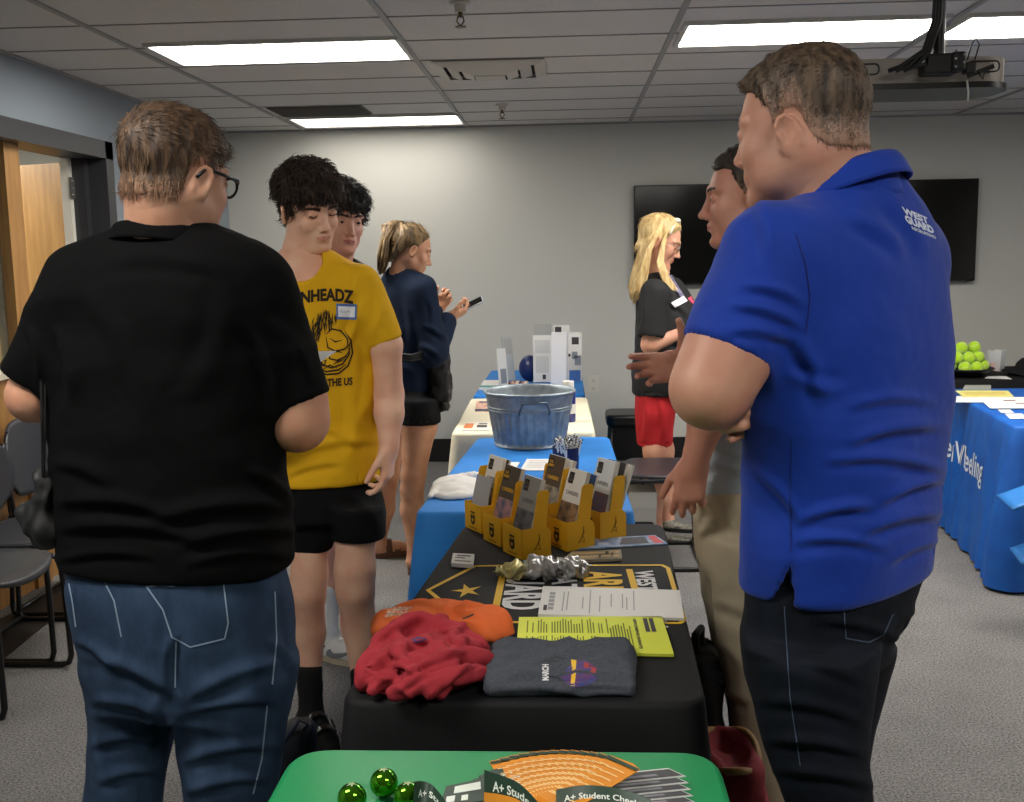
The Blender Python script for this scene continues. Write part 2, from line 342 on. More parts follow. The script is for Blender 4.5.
mb = MB(); mb.tube([(pc.x, YP-.02, cz), (pc.x, YP-.02, ZC)], .016, 14); mb.lathe([(.001, 0), (.07, 0), (.07, -.012), (.03, -.02), (.02, -.04)], (pc.x, YP-.02, ZC), 20); mb.build('pole', m_blk, pr, autosmooth=40)
for k, (dx, sw) in enumerate(((-.012, .09), (-.02, .11), (-.004, .07))):
    mb = MB(); mb.tube([(pc.x+dx*.6, YP-.04, ZC-.02), (pc.x+dx, YP-.045, cz+.25), (pc.x+dx-.005, YP-.05, cz+.12), (pc.x-.03+dx, YP-.055, cz+.045), (pc.x-sw, YP-.06, cz+.005), (pc.x-sw-.03, YP-.05, cz-.005)], .006, 8); mb.build('cable', m_blk, pr, smooth=True)
mb = MB(); mb.tube([(pc.x+.07, YP-.04, cz+.02), (pc.x+.08, YP-.04, cz+.06), (pc.x+.09, YP-.04, cz+.075), (pc.x+.1, YP-.04, cz+.06), (pc.x+.09, YP-.04, cz+.02)], .002, 6); mb.tube([(pc.x+.1, YP-.035, cz-.01), (pc.x+.115, YP-.035, cz-.03), (pc.x+.12, YP-.035, cz-.005)], .002, 6); mb.build('cable', m_blk, pr, smooth=True)
mb = MB(); mb.tube([(pc.x+.075, YP-.03, cz-.03), (pc.x+.08, YP-.03, cz-.06), (pc.x+.08, YP-.03, cz-.085)], .0025, 6); mb.build('pull_tie', mat('tie_white', 'e4e2dc', .5), pr, smooth=True)
# ------------------------------------------------------------------ tables under cloths
ZT = .73
def resample(P, step):
    P = [Vector(p) for p in P]; out = []
    for i in range(len(P)):
        a = P[i]; b = P[(i+1) % len(P)]; n = max(1, int((b-a).length/step)); out += [a.lerp(b, k/n) for k in range(n)]
    return out
def roundpoly(C, r, n=6):
    out = []; m = len(C); C = [Vector(c) for c in C]
    for i in range(m):
        p = C[i]; a = (C[i-1]-p).normalized(); b = (C[(i+1) % m]-p).normalized()
        p0 = p+a*r; p1 = p+b*r
        for k in range(n+1):
            t = k/n; out.append(p0*(1-t)**2+p*2*t*(1-t)+p1*t*t)
    return out
def cloth(name, corners, m, label, r=.04, drop=.015, folds=.02, freq=14, seed=0, z=ZT, flare=.02, cornerfold=.05):
    P = resample(roundpoly(corners, r), .02); n = len(P); rg = random.Random(seed)
    c = sum(P, Vector((0, 0)))/n
    N = []
    for i in range(n):
        t = (P[(i+1) % n]-P[i-1]).normalized(); q = Vector((t.y, -t.x)); N.append(q if q.dot(P[i]-c) > 0 else -q)
    L = [0]
    for i in range(n-1): L.append(L[-1]+(P[i+1]-P[i]).length)
    T = L[-1]+(P[0]-P[-1]).length; ks = [rg.randint(freq//2, freq*2) for _ in range(5)]; ph = [rg.random()*7 for _ in range(5)]
    cs = [Vector(k) for k in corners]
    rings = [(0, 0), (.004, -.001), (.009, -.005), (.012, -.012)]+[(None, -.012-(z-.012-drop)*k/14) for k in range(1, 15)]
    V = []; Fc = []
    for off, dz_ in rings:
        for i in range(n):
            if off is None:
                t = (-dz_-.012)/(z-.012-drop); s = sum(math.sin(2*PI*k*L[i]/T+p+t*1.3*(j-2)) for j, (k, p) in enumerate(zip(ks, ph)))/5
                dcor = min((P[i]-q).length for q in cs); cf = math.exp(-(dcor/.1)**2)*cornerfold*math.sin(t*PI*.6)
                o = .012+flare*t+folds*(t**.7)*(s*1.3)+cf+abs(folds)*t*.7
            else: o = off-.012
            if off is not None: o = off
            p = P[i]+N[i]*o; V.append((p.x, p.y, z+dz_))
    for k in range(len(rings)-1):
        for i in range(n): Fc.append((k*n+i, (k+1)*n+i, (k+1)*n+(i+1) % n, k*n+(i+1) % n))
    Fc.append(tuple(range(n)))
    o = mk(name, V, Fc, m, smooth=True)
    me = o.data; me.polygons[len(me.polygons)-1].use_smooth = False
    tag(o, label, 'tablecloth'); return o
m_black = mat('cloth_black', '101012', .75, bump=.12, bscale=400, spec=.3)
m_green = mat('cloth_green', '1f8a52', .42, bump=.08, bscale=300, spec=.4)
m_blue = mat('cloth_light_blue', '2f86d8', .6, col2='2a7bcb', nscale=6, bump=.1, bscale=300, spec=.3)
m_cream = mat('cloth_cream', 'e4dcc2', .8, bump=.1, bscale=300)
m_royal = mat('cloth_royal', '1552a6', .55, col2='1b62b8', nscale=9, bump=.2, bscale=30, bdist=.01, spec=.35)
def xy(px, py, z=ZT): p = WZ(px, py, z); return (p.x, p.y)
GB = WZ(500, 752, ZT).y
gl = WZ(299, 752, ZT).x; gr = WZ(716, 752, ZT).x-.01
green = cloth('tablecloth', [(gl, .95), (gr, .95), (gr, GB), (gl, GB)], m_green, 'smooth green tablecloth on the nearest table, under the spiral of leaflets', r=.055, folds=.01, seed=3, flare=.0)
fy = WZ(520, 700, ZT).y
bl = (xy(347, 697)[0], fy); br = (xy(700, 700)[0], fy); bk = 2.96
bbl = (WZ(468, 524, ZT).x+.0, bk); bbr = (WZ(660, 524, ZT).x, bk)
black = cloth('tablecloth', [bl, br, bbr, bbl], m_black, 'black tablecloth with yellow and white printing, under the yellow leaflet holders', r=.04, folds=.006, seed=5, flare=-.012)
f1 = WZ(424, 503, ZT); g1 = WZ(480, 437, ZT); r1 = WZ(607, 437, ZT)
blue1 = cloth('tablecloth', [(f1.x, 3.12), (r1.x+.02, 3.12), (r1.x, r1.y), (g1.x, r1.y)], m_blue, 'bright blue tablecloth under the galvanised tub', r=.03, folds=.01, flare=.0, seed=8, drop=.02)
c0 = WZ(453, 434.5, ZT); c1 = WZ(593, 434.5, ZT); c2 = WZ(585, 395, ZT); c3 = WZ(473, 398, ZT)
cream = cloth('tablecloth', [(c0.x, r1.y+.13), (c1.x, r1.y+.13), (c2.x, 5.68), (c3.x, 5.68)], m_cream, 'cream tablecloth on the table behind the galvanised tub', r=.03, folds=.01, seed=9, flare=.0)
d0 = WZ(474, 397, ZT); d1 = WZ(583, 394, ZT); d2 = WZ(580, 372, ZT); d3 = WZ(492, 371, ZT)
blue2 = cloth('tablecloth', [(d0.x, 5.84), (d1.x, 5.84), (d2.x, 7.1), (d3.x, 7.1)], m_blue, 'blue tablecloth on the farthest table of the row, under the white display boards', r=.03, folds=.01, seed=12, flare=.0)
q0 = WZ(1016, 426.5, ZT); q1 = WZ(947.5, 389, ZT)
royal = cloth('tablecloth', [(q0.x, q0.y), (q0.x+1.0, q0.y-.1), (q1.x+1.0, q1.y), (q1.x, q1.y)], m_royal, 'royal blue tablecloth with white lettering at the right edge of the photo', r=.02, folds=.03, freq=22, seed=4, flare=.02)
s0 = WZ(925, 384.5, ZT)
blackr = cloth('tablecloth', [(s0.x, 6.3), (s0.x+2, 6.3), (s0.x+2, 7.0), (s0.x, 7.0)], m_black, 'black tablecloth on the table against the far wall, under the tennis balls', r=.02, folds=.02, seed=2)
# ------------------------------------------------------------------ printing on the black cloth
m_py = mat('print_yellow', 'e2b51c', .6); m_pw = mat('print_white', 'd8d8d8', .6)
zp = ZT+.0015
def PZ(x, y, z=zp): return WZ(x, y, z)
def flatstroke(mb, pts, w):
    pts = [PZ(*p) for p in pts]; out = []
    for i in range(len(pts)-1):
        n = 6
        out += [pts[i].lerp(pts[i+1], k/n) for k in range(n)]
    out.append(pts[-1]); stroke(mb, [(p.x, p.y) for p in out], w, lambda v: Vector((v.x, v.y, zp)))
mb = MB(); flatstroke(mb, [(493, 622), (467, 622), (428, 590), (475, 566), (500, 565.5), (662, 565), (668, 568), (684, 620), (680, 623), (493, 622)], .011)
mb.build('printed_border', m_py, black)
mb = MB(); flatstroke(mb, [(504, 568), (493, 621)], .016); mb.build('printed_bar', m_py, black); mb = MB(); flatstroke(mb, [(629, 569), (636, 592)], .016); mb.build('printed_bar', m_py, black)
c = PZ(467, 590.5); mb = MB(); V = [(c.x, c.y, zp)]
for k in range(10):
    a = PI+k*PI/5; rr = .042 if k % 2 == 0 else .014; V.append((c.x+rr*math.cos(a)*.9, c.y+rr*math.sin(a)*1.25, zp))
mb.add(V, [(0, 1+k, 1+(k+1) % 10) for k in range(10)]); mb.build('printed_star', m_py, black)
def tabletext(s, pxl, pxr, py0, adv, m, name='printed_lettering'):
    """text running towards the viewer, letter tops to the right; cap height spans pxl..pxr"""
    a = PZ(pxl, py0); b = PZ(pxr, py0); cap = b.x-a.x; V, Fc = text_mesh(s, 1, .035, 'LEFT')
    xs = [v.x for v in V]; ys = [v.y for v in V]; w0 = max(xs)-min(xs); h0 = max(ys)-min(ys)
    wl = adv*len(s); VV = []
    y0 = PZ((pxl+pxr)/2, py0).y
    for v in V:
        u = (v.x-min(xs))/w0*wl; t = (v.y-min(ys))/h0; yy = y0-u
        sh = (a.x/a.y)*yy*.0+a.x+t*cap
        VV.append((sh, yy, zp))
    mk(name, VV, Fc, m, black)
tabletext('GUARD', 508, 546, 568.5, .061, m_pw)
tabletext('NATIONAL', 552, 577, 570, .05, m_pw)
tabletext('ARMY', 583, 621, 571, .062, m_py)
tabletext('WEST VIRGINIA', 634, 653, 570.5, .032, m_pw)
# lettering on the royal blue cloth: the side facing left
def sidetext(s, u0, u1, z0, z1, m):
    V, Fc = text_mesh(s, 1, .008, 'LEFT'); xs = [v.x for v in V]; ys = [v.y for v in V]
    A_ = Vector((q1.x, q1.y)); B_ = Vector((q0.x, q0.y)); nrm = Vector(((B_-A_).y, -(B_-A_).x)).normalized(); nrm = nrm if nrm.x < 0 else -nrm
    bm = bmesh.new(); vs = [bm.verts.new(v) for v in V]
    for f in Fc:
        try: bm.faces.new([vs[i] for i in f])
        except Exception: pass
    bmesh.ops.triangulate(bm, faces=bm.faces[:])
    for _ in range(3):
        ed = [e for e in bm.edges if e.calc_length() > .15]
        if ed: bmesh.ops.subdivide_edges(bm, edges=ed, cuts=1)
    bmesh.ops.triangulate(bm, faces=bm.faces[:]); bm.verts.index_update()
    bv = BVHTree.FromPolygons([v.co for v in royal.data.vertices], [tuple(p.vertices) for p in royal.data.polygons])
    VV = []
    for v in bm.verts:
        t = (v.co.x-min(xs))/(max(xs)-min(xs)); h = (v.co.y-min(ys))/(max(ys)-min(ys)); p = A_.lerp(B_, u0+(u1-u0)*t)
        o = Vector((p.x, p.y, z0+(z1-z0)*h)); st = o+Vector((nrm.x, nrm.y, 0))*.5
        hit = bv.ray_cast(st, Vector((-nrm.x, -nrm.y, 0)), 1)
        o = (hit[0] if hit[0] else o)+Vector((nrm.x, nrm.y, 0))*.004; VV.append(o)
    mk('lettering', VV, [tuple(v.index for v in f.verts) for f in bm.faces], m, royal); bm.free()
m_tw = mat('lettering_white', 'dfe6ee', .5)
sidetext('nı/', -.02, .09, .43, .57, m_tw); sidetext('LeanWheeling', .13, .70, .36, .51, m_tw)
# ------------------------------------------------------------------ galvanised tub
bc = WZ(532, 452, ZT); R1 = .182; by = bc.y+.17; bx = WY(529.5, 391, by).x
zr = WY(529, 391, by).z; H = zr-ZT
e = empty('galvanised_tub', (bx, by, ZT), label='round galvanised metal tub with fluted sides on the bright blue tablecloth', cat='tub')
m_gal = mat('galvanised_metal', 'a9b2b8', .5, col2='868f96', nscale=28, metal=.6, bump=.1, bscale=60, detail=6)
def flute(a, z):
    t = z/H
    return 1-(.045*max(0, math.cos(30*a)) if .05 < t < .66 else 0)
mb = MB(); k = .80
prof = [(.002, .006), (R1*k-.012, .006), (R1*k, 0), (R1*k+.002, .01)]
for i in range(1, 22):
    t = i/22; prof.append((R1*(k+(1-k)*t), H*t))
prof += [(R1*.985, H*.98), (R1+.004, H*.985), (R1+.009, H), (R1+.004, H+.008), (R1-.004, H+.004), (R1*.975, H*.96)]+[(R1*(k+(1-k)*t)-.006, H*t) for t in (.8, .6, .4, .2, .04)]+[(.002, .012)]
mb.lathe(prof, (bx, by, ZT), 136, flute); tub = mb.build('tub_body', m_gal, e, smooth=True)
mb = MB()
for t in (.69, .74): mb.lathe([(R1*(k+(1-k)*t)+.0, H*t-.004), (R1*(k+(1-k)*t)+.004, H*t), (R1*(k+(1-k)*t), H*t+.004)], (bx, by, ZT), 80)
mb.build('rib_band', m_gal, e, smooth=True)
for sgn in (1, -1):
    mb = MB(); ca = rad(-82) if sgn > 0 else rad(98)
    def tp(da, z, out): a = ca+da; rr = R1*(k+(1-k)*z/H)+out; return (bx+rr*math.cos(a), by+rr*math.sin(a), ZT+z)
    mb.tube([tp(-.34, H*.66, .004), tp(-.34, H*.70, .014), tp(-.24, H*.89, .02), tp(.24, H*.89, .02), tp(.34, H*.70, .014), tp(.34, H*.66, .004)], .0042, 8); 
    mb.build('handle', mat('handle_wire', '60676d', .35, metal=.9), e, smooth=True)
    mb = MB(); mb.add([tp(-.3, H*.84, .002), tp(.3, H*.84, .002), tp(.3, H*.94, .002), tp(-.3, H*.94, .002), tp(-.3, H*.84, .006), tp(.3, H*.84, .006), tp(.3, H*.94, .006), tp(-.3, H*.94, .006)], [(4, 5, 6, 7), (0, 3, 2, 1), (0, 1, 5, 4), (2, 3, 7, 6), (1, 2, 6, 5), (3, 0, 4, 7)])
    mb.build('handle_plate', m_gal, e)
# ------------------------------------------------------------------ pen cup with dotted pens
pc_ = WZ(566, 479, ZT); cy_ = pc_.y+.05; cx0 = pc_.x; cr = .048; chh = .105
e = empty('pen_cup', (cx0, cy_, ZT), label='navy cup packed with white pens with black dots, in front of the tub', cat='pen cup')
mb = MB(); mb.lathe([(.001, 0), (cr*.9, 0), (cr*.92, .004), (cr, chh), (cr-.003, chh), (cr*.88, .006), (.001, .006)], (cx0, cy_, ZT), 32); mb.build('cup', mat('navy_plastic', '101a55', .3), e, autosmooth=40)
m_pen = mat('pen_white', 'f0f0ee', .35); m_dot = mat('pen_dot', '0e0e10', .4); rg = random.Random(5)
for i in range(26):
    a = rg.random()*2*PI; r0 = cr*.62*math.sqrt(rg.random()); a2 = a+rg.uniform(-.4, .4); r2 = r0*1.25+.022*rg.random()
    p0 = Vector((cx0+r0*.9*math.cos(a), cy_+r0*.9*math.sin(a), ZT+.012)); p1 = Vector((cx0+r2*math.cos(a2), cy_+r2*math.sin(a2), ZT+chh+.018+.02*rg.random())); 
    pen = empty('pen', p0, label='white pen with black dots standing in the navy cup', cat='pen', group='dotted pens in the navy cup')
    d = (p1-p0); mb = MB(); mb.tube([p0, p0+d*.97, p1], [.0062, .0062, .0045], 8); mb.build('barrel', m_pen, pen, smooth=False)
    mb = MB()
    for k in range(5):
        q = p0+d*(.80+.045*k); aa = rg.random()*6; mb.sphere(q+Vector((math.cos(aa)*.0055, math.sin(aa)*.0055, 0)), .0032, 4)
        mb.sphere(q+Vector((-math.cos(aa)*.0055, -math.sin(aa)*.0055, .002)), .0032, 4)
    mb.build('dots', m_dot, pen)
# ------------------------------------------------------------------ chairs
m_shell = mat('chair_plastic', '34353a', .38, bump=.05, bscale=200); m_tube = mat('chair_tube', '0a0a0b', .35)
def gridsurf(mb, fn, nu, nv, th):
    V = []
    P = [[Vector(fn(u/nu, v/nv)) for v in range(nv+1)] for u in range(nu+1)]
    def nrm(i, j):
        a = P[min(i+1, nu)][j]-P[max(i-1, 0)][j]; b = P[i][min(j+1, nv)]-P[i][max(j-1, 0)]; n = a.cross(b); return n.normalized() if n.length else Vector((0, 0, 1))
    top = [P[i][j]+nrm(i, j)*th/2 for i in range(nu+1) for j in range(nv+1)]; bot = [P[i][j]-nrm(i, j)*th/2 for i in range(nu+1) for j in range(nv+1)]
    n = len(top); idx = lambda i, j: i*(nv+1)+j; Fc = []
    for i in range(nu):
        for j in range(nv):
            Fc.append((idx(i, j), idx(i+1, j), idx(i+1, j+1), idx(i, j+1))); Fc.append((n+idx(i, j), n+idx(i, j+1), n+idx(i+1, j+1), n+idx(i+1, j)))
    bd = [idx(i, 0) for i in range(nu+1)]+[idx(nu, j) for j in range(1, nv+1)]+[idx(i, nv) for i in range(nu-1, -1, -1)]+[idx(0, j) for j in range(nv-1, 0, -1)]
    for k in range(len(bd)):
        a, b = bd[k], bd[(k+1) % len(bd)]; Fc.append((a, n+a, n+b, b))
    mb.add(top+bot, Fc)
def sup(u, v, w, h, e=.22):  # square -> rounded square
    x, y = 2*u-1, 2*v-1
    s = 1-e*(x*x*y*y); return x*w/2*s, y*h/2*s
def make_chair(label):
    t = empty('side_chair', (0, 0, 0), label=label, cat='chair')
    mb = MB()
    def seat(u, v):
        x, y = sup(u, v, .46, .46); f = (x/.23); return (x*.9, y, .455+.012*(abs(y)/.23)**2-.035*max(0, f-.55)**2*4-.012*math.cos(x*6))
    gridsurf(mb, seat, 18, 18, .016); mb.build('seat', m_shell, t, smooth=True, local=True)
    mb = MB()
    def back(u, v):
        x, y = sup(u, v, .46, .34, .3); z = .66+y; return (-.215-.03*(y/.34)+.035*(abs(x)/.23)**2*1.2, x*(.98+.02), z)
    gridsurf(mb, back, 18, 14, .014); mb.build('backrest', m_shell, t, smooth=True, local=True)
    for s in (-1, 1):
        mb = MB(); y = s*.225
        P = [(-.2, y*.93, .75), (-.19, y*.93, .6), (-.18, y, .47), (-.18, y, .44), (.15, y, .435), (.175, y, .42), (.18, y*1.03, .3), (.185, y*1.05, .05), (.175, y*1.05, .02), (.15, y*1.05, .012), (-.17, y*1.05, .012), (-.195, y*1.05, .02), (-.2, y*1.05, .05), (-.18, y, .44)]
        mb.tube(P, .011, 8); mb.build('side_frame', m_tube, t, smooth=True, local=True)
    mb = MB(); mb.tube([(.1, -.225, .43), (.1, .225, .43)], .01, 8); mb.build('crossbar', m_tube, t, smooth=True, local=True)
    mb = MB(); mb.tube([(-.19, -.236, .02), (-.19, .236, .02)], .01, 8); mb.build('crossbar', m_tube, t, smooth=True, local=True)
    return t
ch = make_chair('dark grey chair with curved backrest against the left wall, farthest of three')
spots = [((-2.19, 4.47), 0, None), ((-2.13, 3.94), 0, 'dark grey chair beside the left wall, middle one of three'), ((-2.05, 3.44), 0, 'dark grey chair at the left edge of the photo, nearest of three'),
         ((.45, 5.1), PI, 'dark chair on a black sled frame in front of the blonde woman')]
for i, (p, rz, lb) in enumerate(spots):
    c = ch if i == 0 else copy_tree(ch)
    c.location = (p[0], p[1], .0); c.rotation_euler.z = rz
    if lb: c['label'] = lb
    if i < 3: c['group'] = 'chairs along the left wall'
# black padded stool at the far wall
st = WY(631, 415, 6.9); e = empty('stool', (st.x, 6.95, 0), label='black padded stool by the far wall to the left of the blonde woman', cat='stool')
mb = MB(); mb.prism(rrect(.33, .34, .06, 6), .38, .46, lambda v: Vector((v.x+st.x, v.y+6.95, v.z))); o = mb.build('seat_cushion', mat('black_vinyl', '0d0d0e', .35), e, autosmooth=50)
bv = o.modifiers.new('b', 'BEVEL'); bv.width = .02; bv.segments = 3
for sx in (-1, 1):
    for sy in (-1, 1):
        mb = MB(); mb.tube([(st.x+sx*.13, 6.95+sy*.13, .38), (st.x+sx*.15, 6.95+sy*.15, 0)], .014, 8); mb.build('leg', m_tube, e, smooth=True)
mb = MB(); mb.box((st.x, 6.95, .28), (.27, .28, .2)); mb.build('apron', mat('black_vinyl', '0d0d0e', .35), e)
# white cartons on the floor
def carton(cx, cy, w, d, h, z, label, slot=True):
    e = empty('carton', (cx, cy, z), label=label, cat='box')
    mb = MB(); mb.box((cx, cy, z+h*.42), (w*.97, d*.97, h*.84), bev=.004); mb.build('box_body', mat('carton_white', 'c9c6bf', .7), e)
    mb = MB(); mb.box((cx, cy, z+h*.88), (w, d, h*.22), bev=.004); mb.build('lid', mat('carton_lid', 'd4d1ca', .7), e)
    if slot:
        mb = MB(); mb.prism(rrect(.11, .03, .013), 0, .004, lambda v: Vector((v.x+cx, cy-d/2*.97-v.z, z+h*.55+v.y))); mb.build('hand_slot', mat('slot_dark', '202020', .5), e)
a = WY(621, 480, 5.55); b = WY(650, 480, 5.55)
carton(.355, 5.1, .14, .28, .37, 0, 'white cardboard carton with a black hand slot under the dark sled chair')
# ------------------------------------------------------------------ leaflet holders
m_card = mat('holder_yellow', 'e5ad1c', .6); m_slit = mat('slit_dark', '6b4a08', .8); m_logo = mat('logo_black', '17150f', .6)
def leaf(mb, w, h, t, c, R, uo=0): mb.box(c, (w, t, h), R=R)
def holder(px, py, rz, label, cols, grey=False):
    """px,py: the near bottom corner between the logo face and the slit face"""
    p = WZ(px, py, ZT); e = empty('leaflet_holder', (p.x, p.y, ZT), rz, label=label, cat='leaflet holder', group='yellow card leaflet holders')
    W_, D_, H_ = .098, .088, .078; t = .0018   # local: logo face spans +y from the corner at x=0, slit face spans +x at y=0
    mb = MB(); mb.box((t/2, W_/2, H_/2), (t, W_, H_))
    for y in (0, W_):
        P = [(0, 0), (D_, 0), (D_, H_*.72), (D_*.97, H_*.86), (D_*.88, H_*.96), (D_*.78, H_), (0, H_)]
        yy = y if y == 0 else y-t
        mb.prism(P, 0, t, lambda v, yy=yy: Vector((v.x, yy+v.z, v.y)))
    mb.box((D_/2, W_/2, t/2), (D_, W_, t)); mb.box((D_-t/2, W_/2, H_*.36), (t, W_, H_*.72)); mb.build('pocket', m_card, e, local=True)
    for y in (-t*.2, W_-t*.8):
        mb = MB(); P = [(.028, H_*.5), (D_*.8, H_*.5), (D_*.98, .165), (D_*.93, .172), (.055, .172), (.05, .165)]
        mb.prism(P, 0, t, lambda v, y=y: Vector((v.x, y+v.z+t, v.y))); mb.build('side_flap', m_card, e, local=True)
    mb = MB(); fn = lambda v: Vector((v.x, -.0008, v.y))
    stroke(mb, [(.052, .062), (.053, .045), (.047, .034), (.035, .018)], [.0015, .004, .003, .001], fn); stroke(mb, [(.051, .036), (.056, .018)], [.002, .001], fn)
    stroke(mb, [(.035, .019), (.046, .024), (.056, .0185)], .0015, fn)
    mb.build('slit', m_slit, e, local=True)
    mb = MB(); fl = lambda v: Vector((-.0008, v.x, v.y)); c0_ = W_*.5
    V = [fl(Vector((c0_+x, z, 0))) for x, z in ((-.013, .055), (.013, .055), (.013, .024), (0, .015), (-.013, .024))]; mb.add(V, [(0, 1, 2, 3, 4)]); mb.build('shield', m_logo, e, local=True)
    V, Fc = text_mesh('ARMY', .011, .0003); mb = MB(); mb.add([Vector((-.0014, c0_-v.x, .047+v.y)) for v in V], Fc)
    V = []
    for k in range(10):
        a = PI/2+k*PI/5; rr = .008 if k % 2 == 0 else .0034; V.append(Vector((-.0014, c0_+rr*math.cos(a), .031+rr*math.sin(a))))
    mb.add([Vector((-.0014, c0_, .031))]+V, [(0, 1+k, 1+(k+1) % 10) for k in range(10)])
    mb.build('shield_print', m_card, e, local=True)
    V, Fc = text_mesh('GOARMY.COM', .007, .0002); mb = MB(); mb.add([Vector((-.0012, c0_-v.x, .008+v.y)) for v in V], Fc); mb.build('printed_line', m_slit, e, local=True)
    # leaflets leaning in the pocket
    if grey:
        g_ = bpy.data.objects.new('grey_card', None)
        tilt = rad(14); R = Matrix.Rotation(tilt, 3, 'Y'); mb = MB(); mb.box(R @ Vector((.0, W_/2, .075))+Vector((.006, 0, .01)), (.002, W_*.9, .14), R=R); mb.build('grey_divider', mat('card_grey', 'a5a4a6', .6), e, local=True)
    for k, (lx, tilt, hh_, cset) in enumerate(cols):
        lf = empty('leaflet', (p.x, p.y, ZT), rz, label=None, cat='leaflet', group='leaflets standing in the yellow holders')
        lf['label'] = 'leaflets with %s in the %s' % (cset[3], label.split(',')[0])
        R = Matrix.Rotation(rad(tilt), 3, 'Y'); c = Vector((lx, W_/2, .006)); w_ = W_*.86; th = cset[4]
        def L(x, y, z, R=R, c=c): return R @ Vector((x, y, z))+c
        mb = MB(); mb.box(L(0, 0, hh_/2), (th, w_, hh_), R=R); mb.build('pages', mat('page_white', 'dedbd2', .5), lf, local=True)
        x0 = -th/2-.0008
        def face(z0, z1, y0, y1, m, nm):
            mb = MB(); mb.quad(L(x0, y0, z0), L(x0, y1, z0), L(x0, y1, z1), L(x0, y0, z1)); mb.build(nm, m, lf, local=True)
        face(0, hh_*.56, -w_/2, w_/2, mat('photo_'+cset[1], cset[1], .5, col2=cset[2], nscale=45, detail=2), 'cover_photo')
        face(hh_*.56, hh_, -w_/2, w_/2, mat('cov_'+cset[0], cset[0], .5), 'cover_band')
        x0 -= .0005
        face(hh_*.80, hh_*.95, w_*.12, w_*.4, m_logo, 'cover_logo')
        mb = MB(); V, Fc = text_mesh('U.S.\nARMY', .014, .0004); mb.add([L(x0-.0006, w_*.26-v.x*.8, hh_*.875+v.y*.8) for v in V], Fc)
        V, Fc = text_mesh('CAREERS', .014, .0003)
        mb.add([L(x0-.0002, -v.x*1.05, hh_*.68+v.y) for v in V], Fc); mb.build('cover_text', m_card if cset[0] < '7' else mat('text_grey', '5b5650', .6), lf, local=True)
c1_ = ('e6e2d8', 'c9b9a2', '4d4a50', 'a white cover', .008); c2_ = ('4a443c', 'b98a8c', '3f5f7a', 'a dark brown cover', .012); c3_ = ('8c8a85', '6c6b6e', '2f3238', 'a grey cover', .012)
c4_ = ('ebe8e0', 'a6825e', '3c332c', 'a cream cover', .012); c5_ = ('dfe3e6', '7a4a40', '2b4a80', 'a white and blue cover', .014); c6_ = ('4b3626', 'a89f90', '2f2620', 'a dark chestnut cover', .012)
cb_ = ('2d4f80', '7fb0d8', 'dfe9f0', 'a blue cover', .006); cd_ = ('2b2a2a', '5c5048', '1e1c1a', 'a black cover', .006)
AN = rad(33)
holder(549, 531, AN, 'yellow holder behind the others, with chestnut leaflets', [(.018, 15, .2, c6_), (.04, 17, .19, c4_)])
holder(600, 541, AN, 'yellow holder at the right end, with white and blue leaflets', [(.012, 15, .21, c5_), (.034, 18, .205, cd_), (.05, 20, .2, c1_)])
holder(481.5, 534, AN, 'yellow holder at the left end of the group, with a grey divider card', [(.03, 16, .205, c1_), (.043, 17, .2, cd_)], grey=True)
holder(567, 552, AN, 'yellow holder in front of the right-end one, with cream leaflets', [(.014, 18, .205, c4_), (.038, 20, .195, cb_)])
holder(501, 547.5, AN, 'yellow holder second from the left, with brown leaflets', [(.018, 17, .205, c2_)])
holder(522, 560, AN, 'yellow holder nearest the viewer, with grey leaflets', [(.018, 16, .20, c3_)])
# ------------------------------------------------------------------ flat papers
m_paper = mat('paper_white', 'e6e4df', .6); m_ink = mat('ink_dark', '3a3a3c', .7); m_yp = mat('paper_yellow', 'dde44c', .6)
def sheet(name, quad, m, label, cat, z, th=.002, curl=.0, group=None, nsh=1):
    """quad of four image points at height z: near-left, near-right, far-right, far-left"""
    e = empty(name, WZ(*quad[0], z), label=label, cat=cat, group=group); C = [WZ(a, b, z) for a, b in quad]
    def S(u, v): return C[0].lerp(C[1], u).lerp(C[3].lerp(C[2], u), v)
    def H_(u, v): return curl*(max(0, v-.55)**2+max(0, .3-v)**2*.5+.4*max(0, u-.8)**2)
    V = []; Fc = []; n = 10
    for k in (0, 1):
        for i in range(n+1):
            for j in range(n+1): p = S(i/n, j/n); V.append((p.x, p.y, z+H_(i/n, j/n)-(th if k else 0)))
    N_ = (n+1)**2; I = lambda i, j: i*(n+1)+j
    for i in range(n):
        for j in range(n): Fc += [(I(i, j), I(i+1, j), I(i+1, j+1), I(i, j+1)), (N_+I(i, j), N_+I(i, j+1), N_+I(i+1, j+1), N_+I(i+1, j))]
    bd = [I(i, 0) for i in range(n)]+[I(n, j) for j in range(n)]+[I(i, n) for i in range(n, 0, -1)]+[I(0, j) for j in range(n, 0, -1)]
    for k in range(len(bd)): a, b = bd[k], bd[(k+1) % len(bd)]; Fc.append((a, N_+a, N_+b, b))
    mk('sheet', V, Fc, m, e)
    def PP(u, v, up=.0006): p = S(u, v); return Vector((p.x, p.y, z+H_(u, v)+up))
    return e, PP
def lines(e, PP, rects, m, name='print'):
    mb = MB()
    for u0, u1, v0, v1 in rects:
        n = 4
        for k in range(n):
            a = u0+(u1-u0)*k/n; b = u0+(u1-u0)*(k+1)/n; mb.quad(PP(a, v0, .0008), PP(b, v0, .0008), PP(b, v1, .0008), PP(a, v1, .0008))
    mb.build(name, m, e)
z0 = ZT+.004
